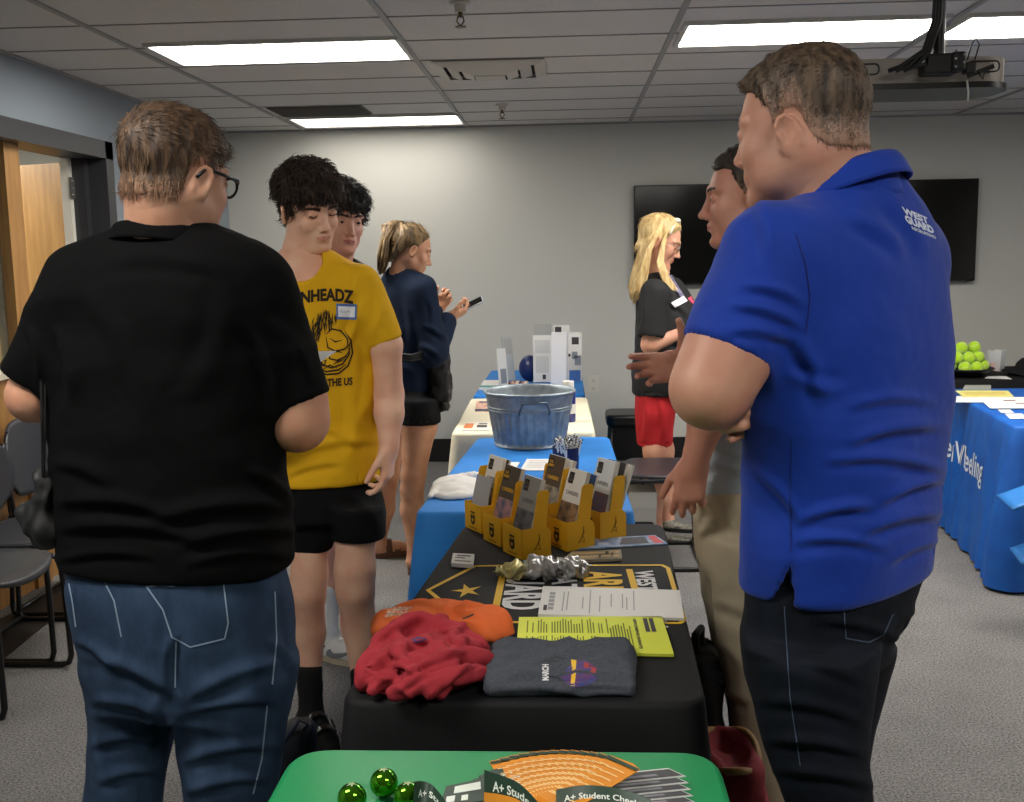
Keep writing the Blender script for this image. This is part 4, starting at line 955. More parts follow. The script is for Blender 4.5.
def eyes(hd, parent, half=.5):
    if hd.eye <= .25: return
    for x in (-1, 1):
        mb = MB(); n = 14; c = np.array([x*.031, .0732, -.0005]); r = .0113
        gz = Vector((0, 1, -.25)).normalized(); 
        mb.sphere((0, 0, 0), r, n); V = [Vector(hd.w(np.array(v)+c)) for v in mb.V]; mi = []
        for f in mb.F:
            q = sum((Vector(mb.V[i]) for i in f), Vector())/len(f); mi.append(1 if q.normalized().dot(gz) > .82 else 0)
        o = mk('eye', V, mb.F, [m_eye, m_iris], parent, mi=mi, smooth=True)
def tufts(P, N, T, L, r, lift=.3, seg=4, seed=1, droop=0, curl=0):
    """thin tapered locks; P roots, N normals, T tangential directions (arrays)"""
    g = np.random.default_rng(seed); n = len(P); Ls = L*(.7+.6*g.random(n)); r_ = r*(.7+.6*g.random(n)); B = np.cross(T, N); B /= np.linalg.norm(B, axis=1, keepdims=True)+1e-9
    V = []; ph = g.random(n)*6.28
    for k in range(seg+1):
        t = k/seg; c = P-N*.003+T*(Ls*t)[:, None]+N*(lift*Ls*math.sin(t*PI*.75)*.6)[:, None]+B*(curl*Ls*np.sin(ph+t*4)*t)[:, None]; c[:, 2] -= droop*Ls*t*t
        w = r_*(1-t)**.6*(1 if k else .8)+1e-5
        for j in range(3):
            a = 2*PI*j/3; V.append(c+(B*math.cos(a)+N*math.sin(a)*.6)*w[:, None])
    V = np.stack(V, 1).reshape(-1, 3); m = 3*(seg+1); F_ = []
    for k in range(seg):
        for j in range(3): F_.append([k*3+j, k*3+(j+1) % 3, (k+1)*3+(j+1) % 3, (k+1)*3+j])
    F_ = np.array(F_); Fc = (np.arange(n)*m)[:, None, None]+F_[None]; return V, Fc.reshape(-1, 4)
def hair(hd, name, parent, m, line, tside=.008, ttop=.02, extra=(), cuts=(), noise=.003, nsc=60, h=.0028, flow=None, nt=1500, L=.03, r=.0016, lift=.3, droop=0, curl=0, seed=1, zthr=.02, stretch=(1, 1, 1), back=None, tback=None, napr=.058, fade=None):
    az = np.array([a for a, z in line], float); zl = np.array([z for a, z in line], float); nape = cone((0, -.035, -.04), (0, -.045, -.12), napr, napr); base = ell((0, -.018, .032), (.074, .098, .083)); base2 = ell((0, .02, -.01), (.060, .062, .09)); st = np.array(stretch)
    def f(p):
        q = hd.loc(p); a = np.degrees(np.abs(np.arctan2(q[:, 0], q[:, 1]+.018))); zz = np.interp(a, az, zl)
        t = tside+(ttop-tside)*np.clip((q[:, 2]-zthr)/.07, 0, 1)
        if tback is not None: t = t+tback*np.clip((a-110)/50, 0, 1)
        d = smin(smin(base(q), base2(q), .02), nape(q)-.001, .015)-t*np.clip((q[:, 2]-zz+.005)/.03, .25, 1)+(noise*vnoise(q*st, nsc, seed)+noise*.6*vnoise(q*st, nsc*2.3, seed+1))*np.clip((q[:, 2]+.07)/.08, .15, 1)
        d = smax(d, (zz-q[:, 2])*.8+noise*.8*vnoise(q, 90, seed+3), .006)
        for e, k in extra: d = smin(d, e(q)+noise*.8*vnoise(q*st, nsc, seed+4), k)
        for e, k in cuts: d = smax(d, -e(q), k)
        return d*hd.sc
    lo, hi, _ = hd.box(); V, Q = snet(f, lo-.02, hi+.05, h); N = vnormals(V, Q); V1, Q1 = V, Q
    if nt:
        g = np.random.default_rng(seed+7); q = hd.loc(V); ok = np.arange(len(V)); pick = g.choice(ok, min(nt, len(ok)), replace=False); P_ = V[pick]; NN = N[pick]; fl = flow(q[pick]) if flow else np.tile([0, -1., 0], (len(pick), 1)); fl = fl+g.normal(0, .22, fl.shape); fl = fl@hd.R.T
        T = fl-NN*(fl*NN).sum(1, keepdims=True); T /= np.linalg.norm(T, axis=1, keepdims=True)+1e-9; tv, tq = tufts(P_, NN, T, L*hd.sc, r, lift, 4, seed, droop, curl); V1 = np.concatenate([V, tv]); Q1 = np.concatenate([Q, tq+len(V)])
    mi = None
    if fade:
        c = hd.loc(V1[Q1].mean(1)); a = np.degrees(np.abs(np.arctan2(c[:, 0], c[:, 1]+.018))); zl_ = np.interp(a, az, zl); hgt = c[:, 2]-zl_+.006*vnoise(c, 60, 5)+np.random.default_rng(5).uniform(-.014, .014, len(c)); sel = (a > 62)
        mi = np.where(sel & (hgt < fade[0]), 1, 0); mi = np.where(sel & (hgt < fade[0]*.5), 2, mi); m = [m, fade[1], fade[2]]
    return mk(name, V1, Q1, m, parent, mi=mi, smooth=True)
def hairmat(nm, c, c2, rough=.6, st=(90, 90, 14)): return mat('hair_'+nm, c, rough, col2=c2, nscale=1, stretch=st, c2mix=(.35, .75), bump=.5, bscale=1.6, bdist=.003, detail=5)
# ------------------------------------------------------------------ hands
def hand(s, wrist, fdir, pnorm, curl=(20, 25, 30, 35), right=True, sc=1., thumb=(35, 20), spread=6, flex2=1.1, tdrop=0):
    """adds palm, four fingers and a thumb; fdir: wrist to knuckles, pnorm: out of the palm; returns tip list"""
    f = Vector(fdir).normalized(); n = Vector(pnorm); n = (n-f*n.dot(f)).normalized(); sd = f.cross(n)*(1 if right else -1)   # sd points to the thumb side
    w = Vector(wrist); M = lambda a, b, c: w+(f*a+sd*b+n*c)*sc
    for b, a1 in ((.026, .090), (.009, .094), (-.009, .090), (-.025, .083)): s.u(cone(M(.012, b*.75, 0), M(a1-.006, b, 0), .0155*sc, .0125*sc), .012)
    s.u(cone(M(-.02, 0, 0), M(.02, 0, 0), .024*sc, .024*sc), .015)
    s.u(cone(M(.018, .022, .008), M(.05, .03, .01), .017*sc, .013*sc), .012)
    tips = []
    for i, (b, a1, L_, r) in enumerate(((.027, .088, .070, .0094), (.009, .093, .078, .0096), (-.009, .089, .073, .009), (-.026, .081, .058, .0082))):
        p = M(a1-.004, b, 0); ang = rad(curl[i]); sa = rad(spread*(1.5-i)); segs = (.46, .30, .24); r_ = r*sc
        for k, sl in enumerate(segs):
            a = ang*(1 if k == 0 else (1+flex2*k)); d = f*math.cos(a)+n*math.sin(a); d = (d+sd*math.sin(sa)*(1 if k == 0 else .6)).normalized(); q = p+d*(L_*sl*sc)
            s.u(cone(p, q, r_*(1-.06*k), r_*(.94-.08*k)), .0025 if k else .006); p = q
        tips.append(p)
    p = M(.022, .030, .008); a, b = rad(thumb[0]), rad(thumb[1]); d1 = (f*math.cos(a)+sd*math.sin(a)+n*.35).normalized(); q = p+d1*.040*sc; s.u(cone(p, q, .0135*sc, .0108*sc), .008)
    d2 = (f*math.cos(a-b)+sd*math.sin(a-b)+n*(.45+tdrop)).normalized(); q2 = q+d2*.030*sc; s.u(cone(q, q2, .0108*sc, .0098*sc), .003); q3 = q2+(d2+f*.2).normalized()*.022*sc; s.u(cone(q2, q3, .0098*sc, .0082*sc), .003); tips.append(q3)
    return tips
def limb(s, pts, rs, k=.02):
    for i in range(len(pts)-1): s.u(cone(pts[i], pts[i+1], rs[i], rs[i+1]), k)
def pxrows(rows, Y, yaw=0, r=.6):
    """rows (py, xl, xr[, ratio[, dy]]) traced at depth Y -> loft rows"""
    out = []
    for rw in rows:
        py, xl, xr = rw[:3]; rt = rw[3] if len(rw) > 3 and rw[3] else r; dy = rw[4] if len(rw) > 4 else 0
        a = WY(xl, py, Y+dy); b = WY(xr, py, Y+dy); E = (b.x-a.x)/2; al = E/math.sqrt(math.cos(yaw)**2+(rt*math.sin(yaw))**2); out.append(((a.z+b.z)/2, (a.x+b.x)/2, Y+dy, al, al*rt))
    return out
def bb(pts, m):
    P = np.array([tuple(p) for p in pts]); return P.min(0)-m, P.max(0)+m
def collar(name, c, R, rx, ry, h, m, parent, gap=20, out=.018, front=0, th=.004):
    mb = MB(); R = np.array(R)
    prof = [(.15, -.75), (.15, -.2), (.25, .35), (.35, .75), (.5, 1.0), (.8, .98), (1.1, .7), (1.25, .3), (1.35, -.05)]
    def fn(u, v):
        a = rad(gap/2+(360-gap)*u)+PI/2; i = v*(len(prof)-1); k = min(int(i), len(prof)-2); t = i-k; po = prof[k][0]*(1-t)+prof[k+1][0]*t; pz = prof[k][1]*(1-t)+prof[k+1][1]*t
        g = .5+.5*math.cos(a-PI/2); q = np.array([math.cos(a)*(rx+out*po), math.sin(a)*(ry+out*po), h*pz*(1-front*g)]); return tuple(A3(c)+R@q)
    gridsurf(mb, fn, 40, 14, th); return mb.build(name, m, parent, smooth=True)
def project(V, Fc, fn, target, direction, off=.0015, maxe=.006, name='print', m=None, parent=None, it=5):
    """lays flat artwork (x,y) on a surface: fn maps to a start point, cast along direction"""
    bm = bmesh.new(); vs = [bm.verts.new(fn(v)) for v in V]
    for f in Fc:
        try: bm.faces.new([vs[i] for i in f])
        except Exception: pass
    bmesh.ops.triangulate(bm, faces=bm.faces[:])
    for _ in range(it):
        ed = [e for e in bm.edges if e.calc_length() > maxe]
        if not ed: break
        bmesh.ops.subdivide_edges(bm, edges=ed, cuts=1); bmesh.ops.triangulate(bm, faces=[f for f in bm.faces if len(f.verts) > 3])
    me = target.data; off0 = Vector()
    p = target
    while p is not None: off0 += p.location; p = p.parent
    bv = BVHTree.FromPolygons([v.co+off0 for v in me.vertices], [tuple(q.vertices) for q in me.polygons]); D = Vector(direction).normalized(); bad = set()
    for v in bm.verts:
        h = bv.ray_cast(v.co-D*.6, D, 1.5)
        if h[0] is None: bad.add(v)
        else: v.co = h[0]-D*off
    if bad: bmesh.ops.delete(bm, geom=list(bad), context='VERTS')
    if not len(bm.verts): print('EMPTY PROJECT', name, target.name, target.parent['label'] if target.parent else ''); bm.free(); return None
    bm.verts.index_update(); o = mk(name, [v.co.copy() for v in bm.verts], [tuple(v.index for v in f.verts) for f in bm.faces], m, parent); bm.free(); return o
# ------------------------------------------------------------------ people
def cutplane(z, up=True):   # region below z (up=True keeps nothing below when cut)
    return lambda p: (p[:, 2]-z) if up else (z-p[:, 2])
def garment(name, rows, yaw, m, parent, sleeves=(), neck=None, h=.005, disp=None, n=2.4, hem=.008, extra=(), k=.05, mfn=None, boxpts=(), hemfn=None, cuts=()):
    L = loft(rows, yaw, n, .012); s = Sdf().u(L)
    for a, b, ra, rb in sleeves: s.u(cone(a, b, ra, rb, flat=True), k)
    for e, kk in extra: s.u(e, kk)
    for a, b, ra, rb in sleeves:
        a = Vector(a); b = Vector(b); d = (b-a).normalized(); s.cut(cone(b-d*.03, b+d*.05, rb-.013, rb-.011), .003)
    z0 = L.z0
    if hem: s.cut(lambda p: np.maximum(L(p)+hem, p[:, 2]-(z0+.03)), .002)
    if hemfn is not None: s.cut(hemfn, .002)
    if neck is not None: s.cut(neck, .004)
    for c in cuts: s.cut(c, .004)
    pts = [(r[1]+i*max(r[3], r[4]), r[2]+j*max(r[3], r[4]), r[0]) for r in rows for i in (-1, 1) for j in (-1, 1)]+[tuple(Vector(q)+Vector((i*r_, j*r_, l*r_))) for a, b, ra, rb in sleeves for q, r_ in ((a, ra), (b, rb)) for i in (-1, 1) for j in (-1, 1) for l in (-1, 1)]+list(boxpts)
    lo, hi = bb(pts, .02); return sdfmesh(name, s, [(lo, hi, h)], m, parent, disp, mfn, relaxn=3), L
def trousers(name, hips, legs, yaw, m, parent, h=.006, disp=None, hem=True, k=.03, n=2.3, mfn=None, boxpts=()):
    s = Sdf().u(loft(hips, yaw, n, .012))
    Ls = [loft(l, yaw, 2.1, .01) for l in legs]
    for L in Ls: s.u(L, k)
    if hem:
        for L in Ls: s.cut((lambda L: lambda p: np.maximum(L(p)+.008, p[:, 2]-(L.z0+.03)))(L), .002)
    pts = [(r[1]+i*max(r[3], r[4]), r[2]+j*max(r[3], r[4]), r[0]) for rr in [hips]+list(legs) for r in rr for i in (-1, 1) for j in (-1, 1)]
    lo, hi = bb(pts+list(boxpts), .02); return sdfmesh(name, s, [(lo, hi, h)], m, parent, disp, mfn, relaxn=2)
def shoe(name, heel, toe, w, h, m, parent, sole=None, msole=None, res=.005):
    """heel/toe: floor points"""
    a = Vector(heel); b = Vector(toe); d = (b-a); L = d.length; d.normalize(); R = Matrix((d, Vector((-d.y, d.x, 0)), Vector((0, 0, 1)))).transposed(); z = a.z
    s = Sdf().u(ell(a+d*L*.25+Vector((0, 0, h*.45)), (L*.3, w*.46, h*.6), R)).u(ell(a+d*L*.68+Vector((0, 0, h*.3)), (L*.36, w*.52, h*.42), R), .03).u(cone(a+d*L*.22+Vector((0, 0, h*.6)), a+d*L*.2+Vector((0, 0, h*1.15)), w*.36, w*.38, True), .02)
    s.cut(lambda p: (p[:, 2]-(z+.018)), .004)
    o = sdfmesh(name, s, [(np.array(a+d*L*.5)-np.array([L*.7, L*.7, .1]), np.array(a+d*L*.5)+np.array([L*.7, L*.7, h*1.5+.02]), res)], m, parent)
    mb = MB(); P = []
    for i in range(28):
        t = 2*PI*i/28; x = .5+.5*math.cos(t); ww = w*(.40+.14*math.sin(x*PI*.8)); P.append((L*(.5+.51*math.cos(t)), ww*math.sin(t)*1.02))
    mb.prism(P, z+.001, z+.022, lambda v: a.to_2d().to_3d()+d*v.x+Vector((-d.y, d.x, 0))*v.y+Vector((0, 0, v.z))); mb.build('sole', msole or m, parent, autosmooth=40)
    return o
def rays_art(pts, w, Y, target, m, parent, name='stitching', off=.0015, dash=None, maxe=.012):
    """stitched or drawn line on cloth: pixel polyline laid on the garment"""
    P = [Vector((x, y)) for x, y in pts]; out = []
    for i in range(len(P)-1):
        n = max(1, int((P[i+1]-P[i]).length/4)); out += [P[i].lerp(P[i+1], k/n) for k in range(n)]
    out.append(P[-1]); mb = MB(); stroke(mb, out, w); c = sum(out, Vector((0, 0)))/len(out); d = ray(c.x, c.y)
    return project(mb.V, mb.F, lambda v: WY(v[0], v[1], Y), target, d, off, maxe, name, m, parent)
Wp = lambda x, y, Y: WY(x, y, Y)
m_bpolo = mat('polo_black', '070708', .9, bump=.25, bscale=350, spec=.1)
m_jean = mat('denim_blue', '1f2f45', .85, col2='33465f', nscale=22, stretch=(1, 1, .35), bump=.35, bscale=300, c2mix=(.3, .75), spec=.2, detail=6)
m_jean2 = mat('denim_dark', '080c15', .85, col2='0e1420', nscale=20, stretch=(1, 1, .4), bump=.3, bscale=300, spec=.2, detail=5)
m_stitch = mat('stitch', '7e93a8', .8); m_stitch2 = mat('stitch_dark', '3f4c62', .8)
m_bluep = mat('polo_blue', '083090', .75, bump=.2, bscale=450, spec=.25, sheen=.1, col2='09359a', nscale=3)
m_shoeb = mat('shoe_black', '121214', .4); m_soleb = mat('sole_black', '0a0a0a', .7)
# =============================================== man in the black polo
def person_a():
    Y = 1.9; g0 = Wp(180, 900, Y); e = empty('person', (g0.x, Y, 0), label='person in a black polo shirt and blue jeans seen from behind, wearing glasses', cat='person')
    sk = skin('a', 'c99a80', 'bd8468'); hd = Head(Wp(179, 177, Y), -28, -9, 2, .97, jaw=1.08)
    yaw = rad(-12)
    rows = pxrows([(222, 138, 204, .8), (232, 108, 226, .62), (244, 84, 248, .58), (258, 66, 263), (278, 57, 272), (310, 51, 276), (350, 49, 278), (400, 47, 278), (440, 50, 282), (480, 54, 286), (525, 57, 290), (552, 60, 293), (564, 61, 292)], Y, yaw, .6)
    sl = [(Wp(86, 283, Y), Wp(33, 382, Y-.01), .078, .060), (Wp(250, 288, Y), Wp(297, 404, Y+.0), .082, .066)]
    nk = Sdf().u(cone(hd.V((0, -.03, -.02)), Wp(168, 262, Y-.005), .070, .078))
    # wrinkles across the lower back, the armpits and sleeve
    P = lambda x, y: Wp(x, y, Y-.13)
    cr = [fold2(a, b, w*420, h*1.0) for a, b, w, h in (((60, 500), (170, 512), .018, .010), ((150, 520), (290, 505), .02, .012), ((62, 528), (200, 538), .016, .009), ((180, 545), (292, 530), .016, .010), ((250, 470), (288, 500), .015, .010), ((60, 460), (110, 480), .02, .008), ((255, 330), (278, 400), .02, .010), ((60, 330), (75, 400), .02, .01), ((110, 260), (220, 268), .02, .006), ((95, 300), (150, 420), .03, .006), ((230, 290), (190, 400), .03, .005), ((270, 320), (310, 380), .02, .008), ((30, 330), (40, 375), .012, .008), ((55, 560), (150, 556), .012, .006), ((190, 562), (290, 556), .012, .006))]
    o, L = garment('polo_shirt', rows, yaw, m_bpolo, e, sl, None, .005, folds(cr, .007, 6, (1, 1, 1.7), 3, .0008))
    collar('collar', Wp(167, 248, Y+.0), Matrix.Rotation(rad(-25), 3, 'Z') @ Matrix.Rotation(rad(-12), 3, 'X'), .080, .078, .030, m_bpolo, e, 30, .016)
    # body
    torso = Sdf().u(loft([(r[0], r[1], r[2], max(.04, r[3]-.035), max(.035, r[4]-.03)) for r in rows[1:]], yaw)).u(cone(hd.V((0, -.03, -.06)), Wp(168, 262, Y), .066, .075), .03)
    hips = pxrows([(540, 78, 276), (566, 70, 286), (584, 66, 291), (600, 68, 294), (640, 77, 295), (672, 84, 295), (700, 95, 285)], Y, yaw, .62)
    lrows = pxrows([(660, 84, 184), (690, 89, 180), (720, 92, 174), (760, 91, 167), (802, 86, 160), (860, 86, 155), (930, 90, 152), (985, 94, 150)], Y+.02, 0, .95)
    rrows = pxrows([(660, 178, 296), (690, 177, 292), (720, 177, 287), (760, 181, 281), (802, 186, 274), (860, 190, 264), (930, 192, 256), (985, 194, 252)], Y-.02, 0, .9)
    for rr in (lrows, rrows):
        torso.u(loft([(r[0], r[1], r[2], r[3]-.03, r[4]-.03) for r in rr]+[(.03, rr[0][1], rr[0][2], .04, .045)]), .03)
    lo, hi = bb([(r[1]+i*.22, r[2]+i*.2, r[0]) for r in rows[1:] for i in (-1, 1)]+[(lrows[0][1], Y, .0)], .0); lo[2] = .02; hi[2] = Wp(168, 236, Y).z
    arm = Sdf(); eL = Wp(34, 396, Y-.01); eR = Wp(297, 420, Y+.0)
    limb(arm, [sl[0][0], eL, Wp(60, 400, Y+.2), Wp(100, 385, Y+.33)], [.056, .046, .044, .028]); 
    wl = Wp(100, 385, Y+.33); hand(arm, wl, (.5, .8, .1), (0, 0, 1), (35, 40, 45, 50), right=False)
    arm2 = Sdf(); wr = Wp(284, 380, Y+.30); limb(arm2, [sl[1][0], Wp(292, 395, Y), eR, Wp(290, 405, Y+.13), wr], [.062, .06, .056, .048, .029]); hand(arm2, wr, (-.35, .9, .1), (0, 0, 1), (45, 50, 55, 60), right=True)
    def box(pts, m, h, f): a, b = bb(pts, m); return (a, b, h, f)
    hf = Sdf().u(hd.sdf).u(cone(hd.V((0, -.035, -.05)), Wp(168, 262, Y), .064, .074), .03)
    lo2, hi2, h2 = hd.box(); lo2[2] = Wp(168, 250, Y).z
    stub = lambda q: (q[:, 2] < -.02) & (q[:, 1] > .0) & (np.abs(q[:, 0]) > -1) & (q[:, 2] > -.13) & (np.abs(q[:, 0])+q[:, 1]*.3 > .03) & (q[:, 1] > .02)
    sdfmesh('body', None, [(lo, hi, .012, torso), (lo2, hi2, .003, hf), box([sl[0][0], eL, Wp(60, 400, Y+.2), wl+Vector((.12, .16, 0))], .1, .005, arm), box([sl[1][0], eR, wr+Vector((-.1, .2, 0))], .1, .005, arm2)], [sk, mat('brow_a', '3b281c', .8), mat('lip_a', 'a8665a', .5), mat('stubble_a', '9a7058', .7, col2='6d4c3a', nscale=220)], e, mfn=face_mats(hd)); eyes(hd, e)
    hm = hairmat('a', '2c1e15', '6e5238')
    hair(hd, 'hair', e, hm, [(0, .066), (25, .06), (45, .03), (60, .025), (68, -.01), (74, -.02), (80, .02), (90, .03), (104, .018), (112, -.03), (122, -.046), (150, -.05), (180, -.052)], .006, .014, noise=.003, nsc=45, stretch=(1, 1, .45), nt=4200, L=.026, r=.0013, lift=.25, flow=lambda q: np.stack([q[:, 0]*3, .9-(q[:, 2] < .03)*1.0, -.25-1.4*(q[:, 2] < .04)], 1), extra=[(ell((0, .062, .066), (.05, .026, .024)), .012)], seed=3, napr=.068, fade=(.026, hairmat('a2', '4a3425', '84654c'), hairmat('a3', '7d5d48', 'a07a60')))
    # glasses
    mg = mat('glasses_black', '08080a', .25); g = empty('glasses', hd.V((0, .09, 0)), label='black rimmed glasses worn by the person in the black polo shirt', cat='glasses')
    for x in (-1, 1):
        mb = MB(); P_ = [hd.V((x*(.033+.024*math.cos(t)), .096-.012*abs(math.cos(t)+x*0)*.4, -.002+.018*math.sin(t))) for t in np.linspace(0, 2*PI, 25)]; mb.tube(P_, .0028, 6, caps=False); mb.build('rim', mg, g, smooth=True)
        mb = MB(); mb.tube([hd.V((x*.058, .092, .006)), hd.V((x*.074, .075, .008)), hd.V((x*.080, .02, .010)), hd.V((x*.082, -.012, .010)), hd.V((x*.081, -.03, -.008))], .0033, 6); mb.build('temple_arm', mg, g, smooth=True)
    mb = MB(); mb.tube([hd.V((-.010, .100, 0)), hd.V((0, .104, .003)), hd.V((.010, .100, 0))], .0025, 6); mb.build('bridge', mg, g)
    pdisp = folds([fold2(a, b, w*420, h) for a, b, w, h in (((95, 655), (170, 690), .016, .010), ((170, 690), (160, 760), .016, -.006), ((185, 700), (285, 660), .018, .010), ((180, 715), (270, 700), .014, .008), ((95, 700), (165, 715), .014, .008), ((92, 745), (160, 735), .014, .007), ((185, 760), (275, 745), .016, .008), ((100, 780), (155, 770), .014, .008), ((190, 790), (265, 778), .014, .008), ((80, 640), (120, 668), .012, .007), ((178, 640), (176, 690), .012, -.012), ((270, 640), (293, 668), .012, .006))], .004, 7, (1, 1, 1.3), 9, .0006)
    j = trousers('jeans', hips, [lrows, rrows], yaw, m_jean, e, .0055, pdisp)
    for pts in ([(140, 582), (170, 584), (222, 573), (226, 573), (232, 625), (228, 642), (190, 651), (170, 640), (160, 610), (140, 582)], [(144, 587), (222, 578)], [(102, 576), (114, 600), (122, 640)], [(275, 585), (277, 640), (272, 690)], [(68, 580), (72, 600), (76, 630)], [(268, 700), (262, 760), (252, 800)], [(176, 640), (175, 690)]):
        rays_art(pts, 1.6, Y-.3, j, m_stitch, e)
    rays_art([(62, 582), (120, 586), (180, 584), (240, 582), (292, 577)], 2.0, Y-.3, j, mat('waistband', '1c3450', .8), e, 'waistband')
    for hx, hy in ((118, 0), (222, 0)):
        a = WZ(hx, 990, 0) if 0 else Vector((Wp(hx, 985, Y).x, Y-.06, 0)); shoe('shoe', a, a+Vector((.03, .29, 0)), .11, .10, mat('shoe_dark', '1b1d22', .5), e, msole=m_soleb)
    # cord and drawstring pouch at the left hip
    p = Wp(42, 505, Y-.05); b = empty('drawstring_pouch', p, label='small black pouch on a thin cord at the left hip of the person in black', cat='bag')
    s = Sdf().u(ell(Wp(37, 516, Y-.03), (.034, .028, .034))).u(ell(Wp(48, 530, Y-.03), (.03, .028, .03)), .02).u(cone(Wp(43, 495, Y-.03), Wp(44, 470, Y-.03), .02, .006), .02); lo, hi = bb([Wp(40, 512, Y-.03)], .11)
    sdfmesh('pouch', s, [(lo, hi, .004)], mat('pouch_black', '0d0d0e', .6), b, folds([], .014, 28, (1, 1, .5), 4))
    mb = MB(); mb.tube([Wp(41, 375, Y-.07), Wp(42, 420, Y-.07), Wp(43, 480, Y-.04)], .0025, 6); mb.tube([Wp(45, 375, Y-.07), Wp(45, 430, Y-.07), Wp(44, 480, Y-.04)], .002, 6); mb.build('cord', mat('pouch_black', '0d0d0e', .6), b)
    # paper held in front
    q = Wp(318, 357, Y+.32); pp = empty('paper', q, label='white paper held in front of the person in the black polo shirt', cat='paper')
    mb = MB(); V = [Wp(250, 352, Y+.34), Wp(336, 351, Y+.30), Wp(316, 364, Y+.24), Wp(250, 364, Y+.24)]; V2 = [v-Vector((0, 0, .002)) for v in V]; mb.add(V+V2, [(0, 1, 2, 3), (7, 6, 5, 4), (0, 4, 5, 1), (1, 5, 6, 2), (2, 6, 7, 3), (3, 7, 4, 0)]); mb.build('sheet', m_paper, pp)
person_a()
# =============================================== man in the royal blue polo
def person_h():
    Y = 1.7; e = empty('person', (Wp(830, 900, Y).x, Y, 0), label='person in a royal blue polo shirt with folded arms and dark jeans', cat='person')
    sk = skin('h', 'c3927a', 'b47a64'); hd = Head(Wp(796, 128, Y), 58, -6, -3, .98, jaw=1.15, nose=0)
    yaw = rad(42)
    rows = pxrows([(172, 832, 892, .8), (184, 806, 908, .7), (200, 784, 922, .66), (222, 764, 936, .62), (250, 752, 946, .6), (285, 745, 953), (320, 742, 957), (360, 740, 959), (400, 741, 958), (450, 744, 951), (500, 741, 945), (532, 739, 942), (562, 739, 938), (579, 741, 934)], Y, yaw, .62)
    shL = Wp(776, 258, Y-.10); elL = Wp(710, 389, Y-.16); send = shL.lerp(elL, .74)
    shR = Wp(900, 258, Y+.12); elR = Wp(800, 395, Y+.30); sendR = shR.lerp(elR, .6)
    sl = [(shL, send, .082, .069), (shR, sendR, .075, .066)]
    P = lambda x, y, d=-.17: Wp(x, y, Y+d)
    cr = [fold2(a, b, w*450, h*1.0) for a, b, w, h in (((850, 440), (938, 425), .015, .009), ((830, 458), (945, 470), .014, .009), ((800, 520), (870, 505), .014, .010), ((860, 530), (940, 512), .016, .010), ((800, 540), (880, 545), .013, .008), ((880, 500), (944, 478), .013, .009), ((850, 405), (930, 400), .013, .006), ((760, 470), (800, 520), .013, .006), ((850, 215), (905, 250), .018, .006), ((880, 190), (930, 260), .018, .005), ((745, 285), (800, 300), .013, .007), ((735, 305), (800, 325), .012, .008), ((730, 330), (790, 340), .012, .007), ((790, 330), (825, 400), .02, .008), ((840, 390), (790, 375), .016, .008), ((890, 560), (940, 540), .012, .006), ((760, 200), (770, 260), .02, .006))]
    sl0 = Wp(791, 556, Y-.14); slit = lambda p: np.maximum(np.maximum((np.abs(p[:, 0]-sl0.x+(sl0.z-p[:, 2])*.12)-(sl0.z-p[:, 2])*.20)*.97, p[:, 2]-sl0.z), p[:, 1]-Y)
    o, L = garment('polo_shirt', rows, yaw, m_bluep, e, sl, None, .005, folds(cr, .006, 6, (1, 1, 1.7), 13, .0006), cuts=[slit])
    collar('collar', Wp(846, 199, Y+.0), Matrix.Rotation(rad(52), 3, 'Z') @ Matrix.Rotation(rad(-22), 3, 'X'), .074, .080, .038, m_bluep, e, 30, .017)
    rays_art([(795, 228), (806, 262), (811, 300), (806, 340)], 1.2, Y-.35, o, mat('seam_blue', '07206e', .8), e, 'sleeve_seam'); rays_art([(792, 430), (790, 500), (791, 560)], 1.2, Y-.35, o, mat('seam_blue', '07206e', .8), e, 'side_seam')
    # white chest-back print near the right shoulder
    mb = MB()
    for x0, x1, y0, y1 in ((903, 930, 211, 216), (905, 932, 218, 227), (908, 934, 229, 234)): mb.quad((x0, y1, 0), (x1, y1, 0), (x1, y0, 0), (x0, y0, 0))
    d = ray(918, 222)
    sh = lambda v: WY(v[0]+(v[1]-222)*.35, v[1]+(v[0]-918)*.42, Y-.3)
    mw = mat('shirt_print', 'c9d2e6', .6); mb2 = MB(); V, Fc = text_mesh('WEST', 11, .5); mb2.add([Vector((918+v.x, 215-v.y, 0)) for v in V], Fc)
    V, Fc = text_mesh('GUARD', 12, .7); mb2.add([Vector((919+v.x*.8, 225-v.y, 0)) for v in V], Fc); V, Fc = text_mesh('RECRUITING', 5, .2); mb2.add([Vector((921+v.x, 233.5-v.y, 0)) for v in V], Fc)
    project(mb2.V, mb2.F, sh, o, d, .0018, .01, 'shirt_print', mw, e)
    hips = pxrows([(548, 752, 928), (578, 743, 930), (615, 741, 918), (640, 742, 900), (665, 743, 893)], Y, yaw, .64)
    near = pxrows([(640, 742, 880), (675, 747, 876), (706, 753, 872), (748, 764, 868), (802, 786, 874), (880, 800, 880), (980, 812, 876), (1062, 816, 874)], Y-.09, 0, .95)
    far = pxrows([(640, 760, 900), (675, 768, 888), (706, 772, 880), (748, 782, 871), (802, 795, 866), (880, 800, 862), (980, 800, 855), (1040, 800, 850)], Y+.10, 0, .95)
    torso = Sdf().u(loft([(r[0], r[1], r[2], max(.04, r[3]-.03), max(.035, r[4]-.03)) for r in rows[1:]], yaw)).u(cone(hd.V((0, -.03, -.06)), Wp(842, 215, Y), .068, .08), .03)
    for rr in (near, far): torso.u(loft([(r[0], r[1], r[2], r[3]-.03, r[4]-.03) for r in rr]+[(.03, rr[-1][1], rr[-1][2], .04, .045)]), .03)
    lo = np.array([Wp(735, 600, Y).x, Y-.26, .02]); hi = np.array([Wp(960, 300, Y).x, Y+.3, Wp(842, 196, Y).z])
